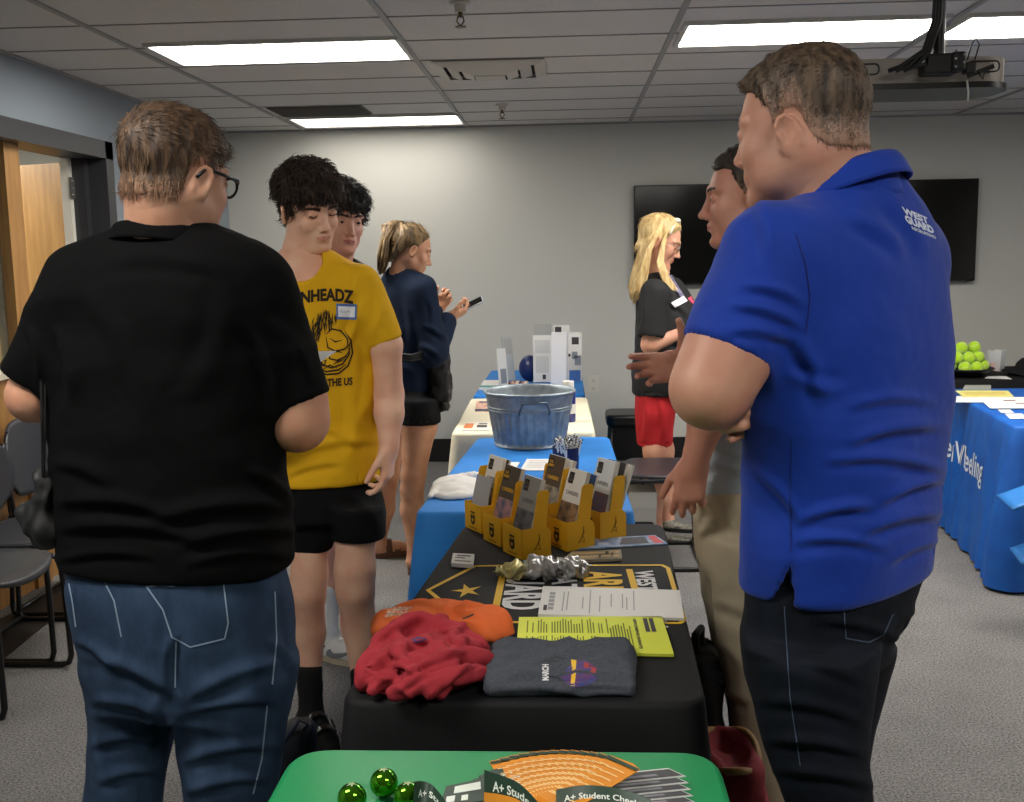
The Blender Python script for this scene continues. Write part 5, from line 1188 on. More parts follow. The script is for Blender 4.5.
    hf = Sdf().u(hd.sdf).u(cone(hd.V((0, -.035, -.05)), Wp(842, 215, Y), .068, .08), .035); lo2, hi2, h2 = hd.box(); lo2[2] = Wp(842, 205, Y).z; hi2[0] += .02; lo2[0] -= .02
    arm = Sdf(); wL = Wp(732, 388, Y+.07); limb(arm, [shL, shL.lerp(elL, .75), elL, elL.lerp(wL, .25)+Vector((-.004, 0, -.004)), wL], [.062, .060, .053, .053, .030], .03)
    hand(arm, wL+Vector((.01, .02, 0)), (.4, .8, -.05), (.9, -.3, 0), (20, 20, 25, 25), right=False)
    arm2 = Sdf(); wR = Wp(770, 392, Y-.02); limb(arm2, [shR, elR, wR], [.058, .05, .03]); hand(arm2, wR, (-.45, -.85, -.10), (-.85, .45, -.15), (38, 42, 46, 52), right=True, sc=.95, thumb=(20, 10), spread=4)
    def box(pts, m, h, f): a, b = bb(pts, m); return (a, b, h, f)
    gray = lambda q: (q[:, 1] > .018) & (q[:, 1] < .034) & (np.abs(q[:, 0]) > .05) & (q[:, 2] > -.012) & (q[:, 2] < .03)
    sdfmesh('body', None, [(lo, hi, .012, torso), (lo2, hi2, .003, hf), box([shL, elL, wL+Vector((.1, .15, -.05))], .1, .0045, arm), box([shR, elR, wR+Vector((-.12, -.22, -.14))], .09, .004, arm2)], [sk, mat('brow_h', '4a3426', .8), mat('lip_h', 'a8665a', .5), mat('stub_h', 'b8a493', .8)], e, mfn=face_mats(hd)); eyes(hd, e)
    hm = hairmat('h', '2f241b', '6f5a45')
    hair(hd, 'hair', e, hm, [(0, .072), (25, .068), (42, .058), (55, .045), (64, .028), (70, .0), (80, .0), (84, .022), (100, .022), (110, -.02), (130, -.042), (160, -.048), (180, -.05)], .004, .012, noise=.002, nsc=60, stretch=(1, 1, .5), nt=6500, L=.013, r=.0010, lift=.35, flow=lambda q: np.stack([q[:, 0]*2, .8-(q[:, 2] < .04)*1.0, -.2-1.2*(q[:, 2] < .05)], 1), seed=5, zthr=.03, napr=.0715, fade=(.045, hairmat('h2', '57453a', '8d7260'), hairmat('h3', '8a6a56', 'a98570')), extra=[(ell((0, .055, .080), (.045, .022, .012)), .015)])
    pd = folds([fold2(a, b, w*450, h) for a, b, w, h in (((750, 650), (860, 680), .014, .006), ((760, 700), (860, 720), .014, .006), ((770, 740), (860, 752), .013, .008), ((780, 770), (870, 785), .013, .008), ((820, 620), (900, 640), .012, .006), ((875, 640), (915, 610), .012, .008))], .003, 7, (1, 1, 1.2), 21, .0006)
    j = trousers('jeans', hips, [near, far], yaw, m_jean2, e, .006, pd)
    for pts in ([(783, 590), (786, 640), (790, 700), (802, 780)], [(840, 606), (842, 640), (870, 645), (888, 636), (900, 610)]): rays_art(pts, 1.2, Y-.4, j, m_stitch2, e)
    for rr in (near, far): a = Vector((rr[-1][1]+.09, rr[-1][2]-.03, 0)); shoe('shoe', a, a+Vector((-.24, .15, 0)), .105, .10, mat('shoe_brown', '3a2517', .5), e, msole=m_soleb)
person_h()
def box(pts, m, h, f): a, b = bb(pts, m); return (a, b, h, f)
def inner(rows, yaw, t=.03): return loft([(r[0], r[1], r[2], max(.035, r[3]-t), max(.03, r[4]-t*.85)) for r in rows], yaw)
# =============================================== teenager in the yellow shirt
m_yel = mat('tshirt_yellow', 'd9a514', .85, bump=.2, bscale=400, spec=.2, col2='e0ad1c', nscale=4)
m_shortb = mat('shorts_black', '08080a', .85, bump=.2, bscale=350, spec=.2)
m_sockb = mat('sock_black', '0c0c0e', .9)
def person_c():
    Y = 3.1; e = empty('person', (Wp(330, 700, Y).x, Y, 0), label='person in a yellow printed t-shirt and black shorts, looking down at the table', cat='person')
    sk = skin('c', 'e8bfa2', 'dda288'); hd = Head(Wp(310, 208, Y), 221, -16, 6, 1.0, jaw=.86, eye=.0)
    yaw = rad(22)
    rows = pxrows([(249, 288, 322, .8), (256, 272, 338, .7), (263, 262, 352, .6), (274, 255, 364, .55), (290, 253, 370, .52), (310, 256, 372), (345, 261, 373), (400, 267, 376), (440, 272, 377), (470, 275, 378), (482, 276, 379)], Y, yaw, .57)
    shL = Wp(360, 284, Y-.02); elL = Wp(389, 395, Y+.0); wL = Wp(389, 447, Y-.05); shR = Wp(260, 286, Y+.03); elR = Wp(248, 385, Y+.0); wR = Wp(268, 430, Y-.16)
    sl = [(shL, Wp(386, 342, Y-.01), .062, .052), (shR, Wp(252, 340, Y+.01), .062, .056)]
    nk = cone(Wp(300, 236, Y-.02), Wp(297, 262, Y-.06), .062, .072)
    cr = [fold2(a, b, w, h) for a, b, w, h in (((362, 300), (345, 345), 5, .008), ((372, 350), (362, 420), 6, .007), ((340, 290), (322, 400), 9, .004), ((300, 420), (360, 445), 5, .005), ((290, 455), (372, 440), 5, .006), ((285, 475), (340, 462), 4, .005), ((350, 380), (345, 470), 7, .005), ((355, 270), (350, 300), 5, .004), ((380, 300), (372, 335), 4, .005))]
    o, L = garment('tshirt', rows, yaw, m_yel, e, sl, nk, .0055, folds(cr, .005, 8, (1, 1, .8), 33, .0005), k=.045)
    # neckband
    c = Wp(300, 256, Y-.035); R = Matrix.Rotation(rad(22), 3, 'Z') @ Matrix.Rotation(rad(20), 3, 'X')
    # artwork on the chest (laid onto the cloth)
    d = ray(325, 340); ink = mat('shirt_ink', '231a08', .85)
    def art(V, Fc, fn, nm, m=ink, off=.0018): project(V, Fc, fn, o, d, off, .008, nm, m, e)
    V, Fc = text_mesh('IRONHEADZ', 1, .045); xs = [v.x for v in V]; W0 = max(xs)-min(xs); mn = min(xs)
    def f1(v):
        t = (v[0]-mn)/W0; x = 276+t*80; y = 304-9*math.sin(t*PI*.85)-t*5; hh = 17+4*abs(t-.5)
        return WY(x, y-v[1]*hh, Y-.3)
    art(V, Fc, f1, 'chest_lettering')
    V, Fc = text_mesh('IN THE US', 1, .04); xs = [v.x for v in V]; W1 = max(xs)-min(xs); mn1 = min(xs)
    def f2(v): t = (v[0]-mn1)/W1; return WY(317+t*38, 387-t*2-v[1]*11, Y-.3)
    art(V, Fc, f2, 'chest_lettering')
    # maned beast emblem drawn with strokes
    mb = MB(); rg = random.Random(9)
    for k in range(105):   # mane locks
        a = rad(205-k*1.5); r0 = rg.uniform(.35, .95); x0 = 326+r0*18*math.cos(a)*1.0; y0 = 332-r0*27*math.sin(a); L_ = rg.uniform(6, 12); dx = rg.uniform(-.5, .5)+.35*math.cos(a)
        stroke(mb, [(x0, y0), (x0+dx*2, y0+L_*.5), (x0+dx*L_*.4, y0+L_)], [.3, 1.1, .2])
    for P_ in ([(308, 330), (304, 345), (306, 356), (312, 362)], [(326, 334), (332, 328), (342, 330), (349, 338), (350, 350)], [(326, 336), (328, 348), (336, 352), (346, 350), (352, 344)], [(328, 350), (330, 360), (338, 362), (347, 358), (351, 352)], [(318, 352), (322, 366), (332, 370), (344, 366), (351, 356), (352, 342)], [(316, 368), (326, 374), (340, 372), (348, 366)], [(320, 360), (326, 362), (324, 368), (318, 366), (320, 360)], [(346, 330), (353, 340), (355, 354), (350, 368), (340, 376), (326, 377), (316, 370)], [(330, 338), (336, 342), (344, 340)], [(332, 355), (338, 352), (344, 354)], [(310, 342), (316, 346), (316, 354)], [(334, 366), (340, 363), (346, 361)], [(322, 372), (330, 367), (338, 370)]):
        stroke(mb, P_, [.5]+[1.8]*(len(P_)-2)+[.5])
    art(mb.V, mb.F, lambda v: WY(v[0], v[1], Y-.3), 'chest_emblem')
    # name sticker
    mb = MB(); mb.quad((337, 300.5, 0), (359.5, 301.5, 0), (359, 318, 0), (337.5, 317.5, 0)); art(mb.V, mb.F, lambda v: WY(v[0], v[1], Y-.3), 'name_sticker', mat('sticker_blue', '4a6dab', .5), .0028)
    mb = MB(); mb.quad((339, 303.5, 0), (357.5, 304, 0), (357.2, 315.5, 0), (339.3, 315, 0)); art(mb.V, mb.F, lambda v: WY(v[0], v[1], Y-.3), 'sticker_panel', mat('sticker_white', 'e6e8ea', .5), .0036)
    mb = MB(); stroke(mb, [(341.5, 310), (343, 307), (344, 311), (346, 308), (347, 311), (349.5, 308.5), (352, 310)], .7); art(mb.V, mb.F, lambda v: WY(v[0], v[1], Y-.3), 'handwriting', mat('ink_blue', '6f7c9c', .6), .0044)
    hips = pxrows([(458, 286, 366), (474, 284, 370), (486, 284, 377), (500, 287, 381), (518, 288, 384)], Y, yaw, .52)
    lr = pxrows([(505, 287, 336), (530, 289, 334), (549, 290, 332)], Y+.0, 0, .95); ll = pxrows([(505, 328, 384), (525, 330, 386), (538, 332, 386)], Y-.02, 0, .95)
    trousers('shorts', hips, [lr, ll], yaw, m_shortb, e, .006, folds([fold2((330, 500), (333, 540), 4, -.006), fold2((345, 490), (380, 530), 6, .005), fold2((300, 490), (292, 540), 5, .005)], .005, 8, (1, 1, .8), 40))
    torso = Sdf().u(inner(rows[1:], yaw)).u(inner(hips, yaw, .04)).u(cone(hd.V((0, -.03, -.06)), Wp(300, 275, Y+.01), .056, .07), .03)
    aR = Wp(310, 686, Y+.0); aL = Wp(364, 690, Y-.04)
    limb(torso, [Wp(311, 520, Y), Wp(309, 575, Y-.01), Wp(308, 592, Y-.015), Wp(309, 632, Y+.015), aR, Wp(311, 712, Y)], [.056, .054, .052, .050, .031, .035], .02)
    limb(torso, [Wp(356, 515, Y-.01), Wp(355, 570, Y-.03), Wp(355, 590, Y-.035), Wp(359, 625, Y-.0), aL, Wp(365, 712, Y-.04)], [.062, .060, .056, .053, .031, .035], .02)
    lo = np.array([Wp(245, 500, Y).x, Y-.28, .03]); hi = np.array([Wp(400, 400, Y).x, Y+.25, Wp(300, 264, Y).z])
    hf = Sdf().u(hd.sdf).u(cone(hd.V((0, -.03, -.055)), Wp(299, 275, Y+.01), .049, .068), .03); lo2, hi2, _ = hd.box(); lo2[2] = Wp(300, 268, Y).z
    al = Sdf(); limb(al, [shL, Wp(386, 345, Y-.01), elL, elL.lerp(wL, .35), wL], [.05, .046, .042, .042, .029]); hand(al, wL, (-.08, -.12, -1), (-1, .15, .0), (18, 25, 32, 38), right=False, thumb=(28, 12), sc=1.0)
    ar = Sdf(); limb(ar, [shR, elR, wR], [.05, .042, .028]); hand(ar, wR, (.3, -.9, 0), (0, 0, 1), (30, 35, 40, 45), right=True)
    sdfmesh('body', None, [(lo, hi, .007, torso), (lo2, hi2, .0028, hf), box([shL, elL, wL, wL-Vector((0, 0, .19))], .08, .0042, al), box([shR, elR, wR+Vector((.05, -.17, 0))], .08, .006, ar)], [sk, mat('brow_c', '38241a', .8), mat('lip_c', 'cf9080', .5)], e, mfn=face_mats(hd, browth=.006, browz=.016)); eyes(hd, e)
    hm = hairmat('c', '1c120d', '4a3426', st=(40, 40, 40))
    locks = [(ell(tuple(p), tuple(r)), .008) for p, r in (((.035, .076, .070), (.03, .022, .020)), ((.0, .086, .066), (.03, .020, .021)), ((-.035, .076, .064), (.032, .022, .024)), ((-.058, .055, .050), (.02, .026, .026)), ((.060, .045, .055), (.02, .026, .026)), ((-.02, .06, .088), (.05, .035, .022)), ((.03, .03, .108), (.045, .045, .024)), ((-.03, -.01, .110), (.045, .045, .024)), ((.0, -.05, .098), (.055, .045, .028)))]
    hair(hd, 'hair', e, hm, [(0, .068), (30, .062), (50, .046), (62, .03), (70, -.01), (79, -.016), (86, .015), (104, .012), (114, -.03), (180, -.07)], .006, .024, noise=.005, nsc=42, nt=3200, L=.028, r=.0030, lift=.65, droop=.2, curl=.45, extra=locks, flow=lambda q: np.stack([q[:, 0]*2, (q[:, 1] > 0)*1.2-.4, -.5+0*q[:, 0]], 1), seed=8)
    # socks and sandals
    ms = mat('sandal_black', '1a1614', .6); mst = mat('sandal_strap', '241d1a', .5)
    for an, dr in ((aR, Vector((.55, -.85, 0))), (aL, Vector((.5, -.85, 0)))):
        s = Sdf(); fl = Vector((an.x, an.y, 0)); d_ = dr.normalized(); limb(s, [an+Vector((0, 0, .05)), an, fl+Vector((0, 0, .07)), fl+d_*.04+Vector((0, 0, .06)), fl+d_*.13+Vector((0, 0, .045)), fl+d_*.18+Vector((0, 0, .035))], [.041, .037, .040, .038, .036, .026], .015)
        lo_, hi_ = bb([an+Vector((0, 0, .05)), fl+d_*.22], .06); s.cut(lambda p: .022-p[:, 2], .003) if 0 else None
        sdfmesh('sock', s, [(lo_, hi_, .005)], m_sockb, e)
        mb = MB(); mb.prism([(.125+.15*math.cos(t)-.06, .052*math.sin(t)*(1+.12*math.cos(t))) for t in np.linspace(0, 2*PI, 28, endpoint=False)], .002, .028, lambda v: fl+d_*v.x+Vector((-d_.y, d_.x, 0))*v.y+Vector((0, 0, v.z))); mb.build('sandal_sole', ms, e, autosmooth=40)
        n_ = Vector((-d_.y, d_.x, 0))
        for t0, hh in ((.14, .085), (.075, .105), (-.01, .10)):
            mb = MB(); P_ = [fl+d_*(t0+.012*math.sin(a*2))+n_*.050*math.cos(a)+Vector((0, 0, .02+hh*.9*math.sin(a))) for a in np.linspace(0, PI, 13)]; q = [(p+d_*.012, p-d_*.012) for p in P_]
            V = [x for pr_ in q for x in pr_]; mb.add(V+[v+Vector((0, 0, .004)) for v in V], [(2*i, 2*i+1, 2*i+3, 2*i+2) for i in range(12)]+[(26+2*i, 28+2*i, 29+2*i, 27+2*i) for i in range(12)]); mb.build('sandal_strap', mst, e)
person_c()
# =============================================== teenager half hidden behind
def person_d():
    Y = 3.78; e = empty('person', (Wp(335, 640, Y).x, Y, 0), label='dark haired person half hidden behind the person in yellow', cat='person')
    sk = skin('d', 'e2b09a', 'd69884'); hd = Head(Wp(341, 219, Y), 215, -10, -3, 1.0, jaw=1.0, eye=.5)
    yaw = rad(20); md = mat('tshirt_charcoal', '101216', .85)
    rows = pxrows([(258, 326, 350, .8), (265, 316, 362, .62), (275, 306, 368), (300, 304, 370), (350, 306, 370), (400, 308, 368), (440, 310, 367), (458, 310, 366)], Y, yaw, .55)
    shL = Wp(362, 282, Y-.02); shR = Wp(310, 284, Y+.02); sl = [(shL, Wp(366, 340, Y), .06, .055), (shR, Wp(308, 340, Y+.05), .06, .055)]
    garment('tshirt', rows, yaw, md, e, sl, cone(Wp(337, 246, Y-.02), Wp(336, 266, Y-.04), .058, .064), .008, folds([], .004, 8))
    hips = pxrows([(446, 313, 363), (470, 312, 366), (490, 311, 367)], Y, yaw, .62); lr = pxrows([(482, 311, 342), (535, 314, 342)], Y, 0, .95); ll = pxrows([(482, 336, 367), (535, 340, 366)], Y, 0, .95)
    trousers('shorts', hips, [lr, ll], yaw, m_shortb, e, .008, folds([], .004, 8))
    t = Sdf().u(inner(rows[1:], yaw)).u(inner(hips, yaw, .04)).u(cone(hd.V((0, -.03, -.06)), Wp(337, 278, Y), .055, .07), .03)
    aR = Wp(327, 612, Y); aL = Wp(362, 612, Y+.05)
    limb(t, [Wp(327, 490, Y), Wp(328, 545, Y-.01), Wp(331, 575, Y+.02), aR, Wp(327, 640, Y)], [.08, .056, .055, .034, .035], .02); limb(t, [Wp(352, 490, Y), Wp(354, 545, Y-.0), Wp(358, 575, Y+.03), aL, Wp(362, 640, Y+.05)], [.08, .056, .055, .034, .035], .02)
    lo = np.array([Wp(300, 500, Y).x-.05, Y-.22, .03]); hi = np.array([Wp(375, 400, Y).x+.05, Y+.2, Wp(337, 270, Y).z]); hf = Sdf().u(hd.sdf).u(cone(hd.V((0, -.03, -.055)), Wp(337, 278, Y), .054, .068), .03); lo2, hi2, _ = hd.box(); lo2[2] = Wp(337, 274, Y).z
    ar = Sdf()
    for s_, el_, w_, rt in ((shL, Wp(368, 400, Y+.03), Wp(366, 455, Y), False), (shR, Wp(306, 400, Y+.05), Wp(308, 455, Y), True)): limb(ar, [s_, el_, w_], [.05, .042, .028]); hand(ar, w_, (0, -.1, -1), (-1, 0, 0), right=rt)
    sdfmesh('body', None, [(lo, hi, .009, t), (lo2, hi2, .0032, hf), box([shL, shR, Wp(366, 455, Y)-Vector((0, 0, .2)), Wp(306, 400, Y+.05)], .07, .007, ar)], [sk, mat('brow_d', '1f1512', .8), mat('lip_d', 'c07a72', .5)], e, mfn=face_mats(hd)); eyes(hd, e)
    hair(hd, 'hair', e, hairmat('d', '0f0b0a', '2a1f1a', st=(50, 50, 30)), [(0, .058), (35, .05), (55, .035), (66, .0), (80, -.02), (88, .015), (104, .01), (114, -.03), (180, -.07)], .010, .022, noise=.005, nsc=45, nt=2600, L=.035, r=.0022, lift=.8, droop=.1, curl=.1, extra=[(ell((.055, .06, .055), (.04, .035, .026)), .01), (ell((0, .08, .062), (.05, .025, .025)), .01), (ell((.085, .04, .05), (.022, .022, .014)), .01)], flow=lambda q: np.stack([q[:, 0]*8, .6+0*q[:, 0], -.3+0*q[:, 0]], 1), seed=12)
    msw = mat('sock_white', 'd9d7d2', .9, bump=.4, bscale=300)
    for an, dx in ((aR, 0), (aL, .0)):
        fl = Vector((an.x, an.y, 0)); s = Sdf(); limb(s, [an+Vector((0, 0, .085)), an, fl+Vector((0, 0, .06))], [.047, .041, .045], .012); sdfmesh('sock', s, [bb([an+Vector((0, 0, .085)), fl], .06)+(.005,)], msw, e, folds([], .003, 30, (.3, .3, 1.5), 3))
        d_ = Vector((.93, -.36, 0)); a = fl-d_*.06; shoe('sneaker', a, a+d_*.29, .10, .085, mat('sneaker_white', 'cfccc8', .5), e, msole=mat('sneaker_sole', 'b9ab94', .6))
        n_ = Vector((d_.y, -d_.x, 0)); 
        s = Sdf().u(ell(a+d_*.045+Vector((0, 0, .06)), (.055, .052, .042), Matrix((d_, Vector((-d_.y, d_.x, 0)), Vector((0, 0, 1)))).transposed())); s.u(ell(a+d_*.25+Vector((0, 0, .038)), (.045, .046, .026), Matrix((d_, Vector((-d_.y, d_.x, 0)), Vector((0, 0, 1)))).transposed()), .005); s.cut(lambda p: p[:, 2]-.024, .002); sdfmesh('overlay', s, [bb([a, a+d_*.29], .08)+(.005,)], mat('overlay_black', '121214', .5), e)
        mb = MB(); P_ = [(.085, .030), (.11, .022), (.15, .030), (.20, .060), (.145, .045), (.11, .040), (.095, .055), (.085, .045)]
        V = [a+d_*x+n_*(.050+.002)+Vector((0, 0, z)) for x, z in P_]; V2 = [v-n_*.01 for v in V]; n = len(P_); mb.add(V+V2, [tuple(range(n)), tuple(range(2*n-1, n-1, -1))]+[(i, n+i, n+(i+1) % n, (i+1) % n) for i in range(n)]); mb.build('side_swoosh', mat('swoosh_grey', '74777c', .5), e)
        mb = MB()
        for k in range(5): x = .10+.022*k; mb.tube([a+d_*x+n_*.02+Vector((0, 0, .085-.006*k)), a+d_*(x+.005)+Vector((0, 0, .092-.007*k)), a+d_*x-n_*.02+Vector((0, 0, .085-.006*k))], .003, 5)
        mb.build('laces', msw, e)
person_d()
# =============================================== ponytail woman in the navy sweatshirt
m_navy = mat('sweatshirt_navy', '141e30', .9, bump=.3, bscale=300, spec=.15, col2='1a263a', nscale=6)
def person_e():
    Y = 4.92; e = empty('person', (Wp(410, 560, Y).x, Y, 0), label='person with a blond ponytail in a navy sweatshirt and black shorts, facing the wall', cat='person')
    sk = skin('e', 'c99878', 'b98263'); hd = Head(Wp(412, 250, Y), -66, -20, 0, .97, eye=.2, jaw=.92)
    yaw = rad(-28)
    rows = pxrows([(266, 391, 412, .8), (271, 384, 420, .65), (279, 379, 427, .6), (290, 375, 431), (310, 373, 432), (335, 373, 430), (360, 373, 428), (380, 374, 430), (392, 376, 430)], Y, yaw, .62)
    shR = Wp(421, 291, Y-.06); elR = Wp(433, 352, Y-.08); wR = Wp(449, 318, Y+.10); shL = Wp(390, 291, Y+.1); elL = Wp(410, 345, Y+.25); wL = Wp(438, 308, Y+.28)
    sl = [(shR, elR, .075, .068), (elR, Wp(446, 322, Y+.07), .068, .045), (shL, elL, .06, .055), (elL, Wp(434, 312, Y+.26), .05, .042)]
    cr = [fold2(a, b, w, h) for a, b, w, h in (((425, 325), (445, 340), 3, .010), ((420, 345), (440, 358), 3, .01), ((405, 300), (410, 350), 4, .008), ((390, 290), (385, 340), 4, .006), ((430, 300), (432, 330), 3, .006), ((380, 365), (415, 372), 3, .008))]
    s_ = Sdf().u(loft(rows, yaw, 2.4, .012))
    for a, b, ra, rb in sl: s_.u(cone(a, b, ra, rb), .03)
    s_.cut(cone(Wp(401, 255, Y), Wp(400, 268, Y-.01), .052, .055), .004)
    L0 = loft(rows, yaw, 2.4, .012); s_.cut(lambda p: np.maximum(L0(p)+.01, p[:, 2]-(rows[-1][0]+.03)), .002)
    lo, hi = bb([(r[1]+i*.24, r[2]+j*.16, r[0]) for r in rows for i in (-1, 1) for j in (-1, 1)]+[wR, wL, elR], .07); sdfmesh('sweatshirt', s_, [(lo, hi, .0075)], m_navy, e, folds(cr, .008, 7, (1, 1, .8), 50), relaxn=2)
    hips = pxrows([(380, 380, 425), (392, 379, 431), (402, 378, 436)], Y, yaw, .7); lr = pxrows([(398, 398, 440), (423, 397.5, 441)], Y-.06, 0, .97); ll = pxrows([(398, 374, 412), (422, 370, 410)], Y+.09, 0, .97)
    trousers('shorts', hips, [lr, ll], yaw, m_shortb, e, .008, folds([], .003, 8))
    t = Sdf().u(inner(rows[1:], yaw)).u(inner(hips, yaw, .04)).u(cone(hd.V((0, -.03, -.06)), Wp(400, 285, Y), .048, .06), .03)
    aR = Wp(415, 552, Y-.06); aL = Wp(378, 545, Y+.2)
    limb(t, [Wp(419, 412, Y-.05), Wp(419, 425, Y-.06), Wp(413.5, 475, Y-.06), Wp(412, 490, Y-.05), Wp(412.5, 510, Y-.04), aR, Wp(414, 563, Y-.06)], [.080, .083, .056, .053, .056, .033, .036], .025)
    limb(t, [Wp(392, 412, Y+.08), Wp(390, 430, Y+.1), Wp(388, 475, Y+.13), Wp(384, 508, Y+.17), aL, Wp(378, 556, Y+.2)], [.076, .078, .054, .052, .033, .036], .025)
    for an, d_ in ((aR, Vector((.35, .93, 0))), (aL, Vector((.9, .3, 0)))): f0 = Vector((an.x, an.y, .055)); t.u(cone(f0-d_*.02, f0+d_*.10-Vector((0, 0, .012)), .034, .034), .02).u(cone(f0+d_*.10-Vector((0, 0, .012)), f0+d_*.17-Vector((0, 0, .018)), .034, .022), .015)
    lo = np.array([Wp(365, 500, Y).x-.02, Y-.3, .025]); hi = np.array([Wp(440, 400, Y).x+.15, Y+.45, Wp(401, 272, Y).z]); hf = Sdf().u(hd.sdf).u(cone(hd.V((0, -.03, -.055)), Wp(400, 285, Y), .046, .058), .03); lo2, hi2, _ = hd.box(); lo2[2] = Wp(401, 276, Y).z
    ar = Sdf(); limb(ar, [elR, wR], [.04, .028]); hand(ar, wR, (.85, .35, .35), (-.3, .3, 1), (35, 40, 45, 50), right=True, sc=.95); al = Sdf(); limb(al, [elL, wL], [.04, .028]); hand(al, wL, (.5, -.1, .6), (.2, -1, .3), (40, 45, 50, 55), right=False, sc=.92)
    sdfmesh('body', None, [(lo, hi, .008, t), (lo2, hi2, .0035, hf), box([wR, wR+Vector((.17, .05, .05))], .07, .0045, ar), box([wL, wL+Vector((.1, 0, .12))], .08, .0045, al)], [sk, mat('brow_e', '5a4030', .8), mat('lip_e', 'b86f66', .5)], e, mfn=face_mats(hd)); eyes(hd, e)
    hm = hairmat('e', '47361f', '94774c', st=(60, 60, 12))
    hair(hd, 'hair', e, hm, [(0, .080), (30, .074), (50, .055), (65, .028), (76, .0), (84, .012), (105, -.005), (130, -.04), (180, -.06)], .003, .007, noise=.0025, nsc=40, stretch=(1, .4, 1), nt=1200, L=.05, r=.0012, lift=.02, flow=lambda q: np.stack([-q[:, 0]*4, -1+0*q[:, 0], .5+0*q[:, 0]], 1), seed=20)
    # ponytail: many long locks from the tie
    root = Wp(399, 231, Y-.02); mb = MB(); rg = random.Random(4)
    for k in range(70):
        a = rg.random()*6.28; r0 = .02*math.sqrt(rg.random()); o_ = Vector((math.cos(a)*r0, math.sin(a)*r0, 0)); ex = rg.uniform(-1, 1); ey = rg.uniform(-.04, .04)
        P_ = [root+o_*.5, Wp(397+ex*2, 222, Y-.02)+o_*.9, Wp(390+ex*3, 225, Y-.03)+o_*1.3, Wp(386+ex*3.5, 240, Y-.04)+Vector((0, ey*.7, 0)), Wp(384+ex*4.5, 256, Y-.05)+Vector((0, ey, 0)), Wp(381+ex*2.5, 266+rg.uniform(0, 9), Y-.05)+Vector((0, ey, 0))]
        mb.tube(P_, [.008, .010, .011, .010, .007, .0015], 5)
    for k in range(14):
        ex = rg.uniform(-1, 1); P_ = [root, Wp(401, 224, Y-.06), Wp(403+ex*2, 236, Y-.1), Wp(397+ex*3, 250, Y-.1), Wp(392+ex*3, 262, Y-.08)]; mb.tube(P_, [.006, .008, .008, .006, .001], 5)
    mb.build('ponytail', hm, e, smooth=True)
    mb = MB(); mb.tube([root+Vector((.022*math.cos(a), .022*math.sin(a), .006*math.cos(a))) for a in np.linspace(0, 2*PI, 17)], .006, 6, caps=False); mb.build('hair_tie', m_sockb, e, smooth=True)
    # crossbody bag
    bagc = Wp(440, 378, Y-.02); b = empty('crossbody_bag', bagc, label='black bag strapped at the hip of the person with the ponytail', cat='bag'); mbk = mat('bag_black', '0b0b0d', .5, bump=.3, bscale=200)
    s = Sdf().u(rbox(Wp(440, 375, Y-.03), (.045, .055, .115), .03)).u(rbox(Wp(443, 386, Y-.06), (.038, .04, .07), .02), .01).u(ell(Wp(443, 405, Y-.03), (.03, .04, .03)), .02); sdfmesh('pouch', s, [bb([Wp(440, 350, Y), Wp(445, 412, Y)], .12)+(.006,)], mbk, b, folds([], .008, 22, (1, 1, .6), 6))
    mb = MB(); 
    for off in (0, .012, -.012): mb.tube([Wp(374, 352, Y-.02)+Vector((0, 0, off)), Wp(390, 356, Y-.17)+Vector((0, 0, off)), Wp(412, 358, Y-.17)+Vector((0, 0, off)), Wp(432, 352, Y-.10)+Vector((0, 0, off))], .007, 6)
    mb.build('strap', mbk, b, smooth=True)
    mb = MB(); mb.tube([Wp(436, 400, Y-.07), Wp(440, 412, Y-.06), Wp(434, 410, Y-.08), Wp(430, 402, Y-.08)], .006, 6); mb.build('strap_end', mbk, b, smooth=True)
    # phone and red wallet
    p = wR+Vector((.115, .03, .065)); ph = empty('phone', p, label='thin phone held up in the hands of the person with the ponytail', cat='phone'); R = Matrix.Rotation(rad(-25), 3, 'Y') @ Matrix.Rotation(rad(30), 3, 'X'); mb = MB(); mb.box(p, (.105, .055, .008), R=R, bev=.003); mb.build('phone_body', mat('phone_grey', '9a9da4', .3), ph); mb = MB(); mb.box(p+R @ Vector((0, 0, .0046)), (.095, .047, .001), R=R); mb.build('phone_screen', m_scr, ph)
    p = Wp(442, 303, Y+.30); rw = empty('red_wallet', p, label='small red object held in the far hand of the person with the ponytail', cat='wallet'); mb = MB(); mb.box(p, (.045, .02, .075), R=Matrix.Rotation(rad(12), 3, 'Y'), bev=.006); mb.build('wallet_body', mat('red_plastic', 'c0241f', .5), rw)
    for an, d_ in ((aR, Vector((.35, .93, 0))), (aL, Vector((.9, .3, 0)))):
        fl = Vector((an.x, an.y, 0)); n_ = Vector((-d_.y, d_.x, 0)); mb = MB(); mb.prism([(.07+.13*math.cos(t), .045*math.sin(t)*(1+.12*math.cos(t))) for t in np.linspace(0, 2*PI, 24, endpoint=False)], .002, .024, lambda v: fl+d_*v.x+n_*v.y+Vector((0, 0, v.z))); mb.build('sandal_sole', mat('sandal_tan', '5a3a22', .6), e, autosmooth=40)
        for t0, hh in ((.10, .055), (.055, .075)):
            mb = MB(); P_ = [fl+d_*t0+n_*.043*math.cos(a)+Vector((0, 0, .015+hh*math.sin(a))) for a in np.linspace(0, PI, 11)]; V = [x for p_ in P_ for x in (p_+d_*.016, p_-d_*.016)]; mb.add(V+[v+Vector((0, 0, .004)) for v in V], [(2*i, 2*i+1, 2*i+3, 2*i+2) for i in range(10)]+[(22+2*i, 24+2*i, 25+2*i, 23+2*i) for i in range(10)]); mb.build('sandal_strap', mat('sandal_tan', '5a3a22', .6), e)
person_e()
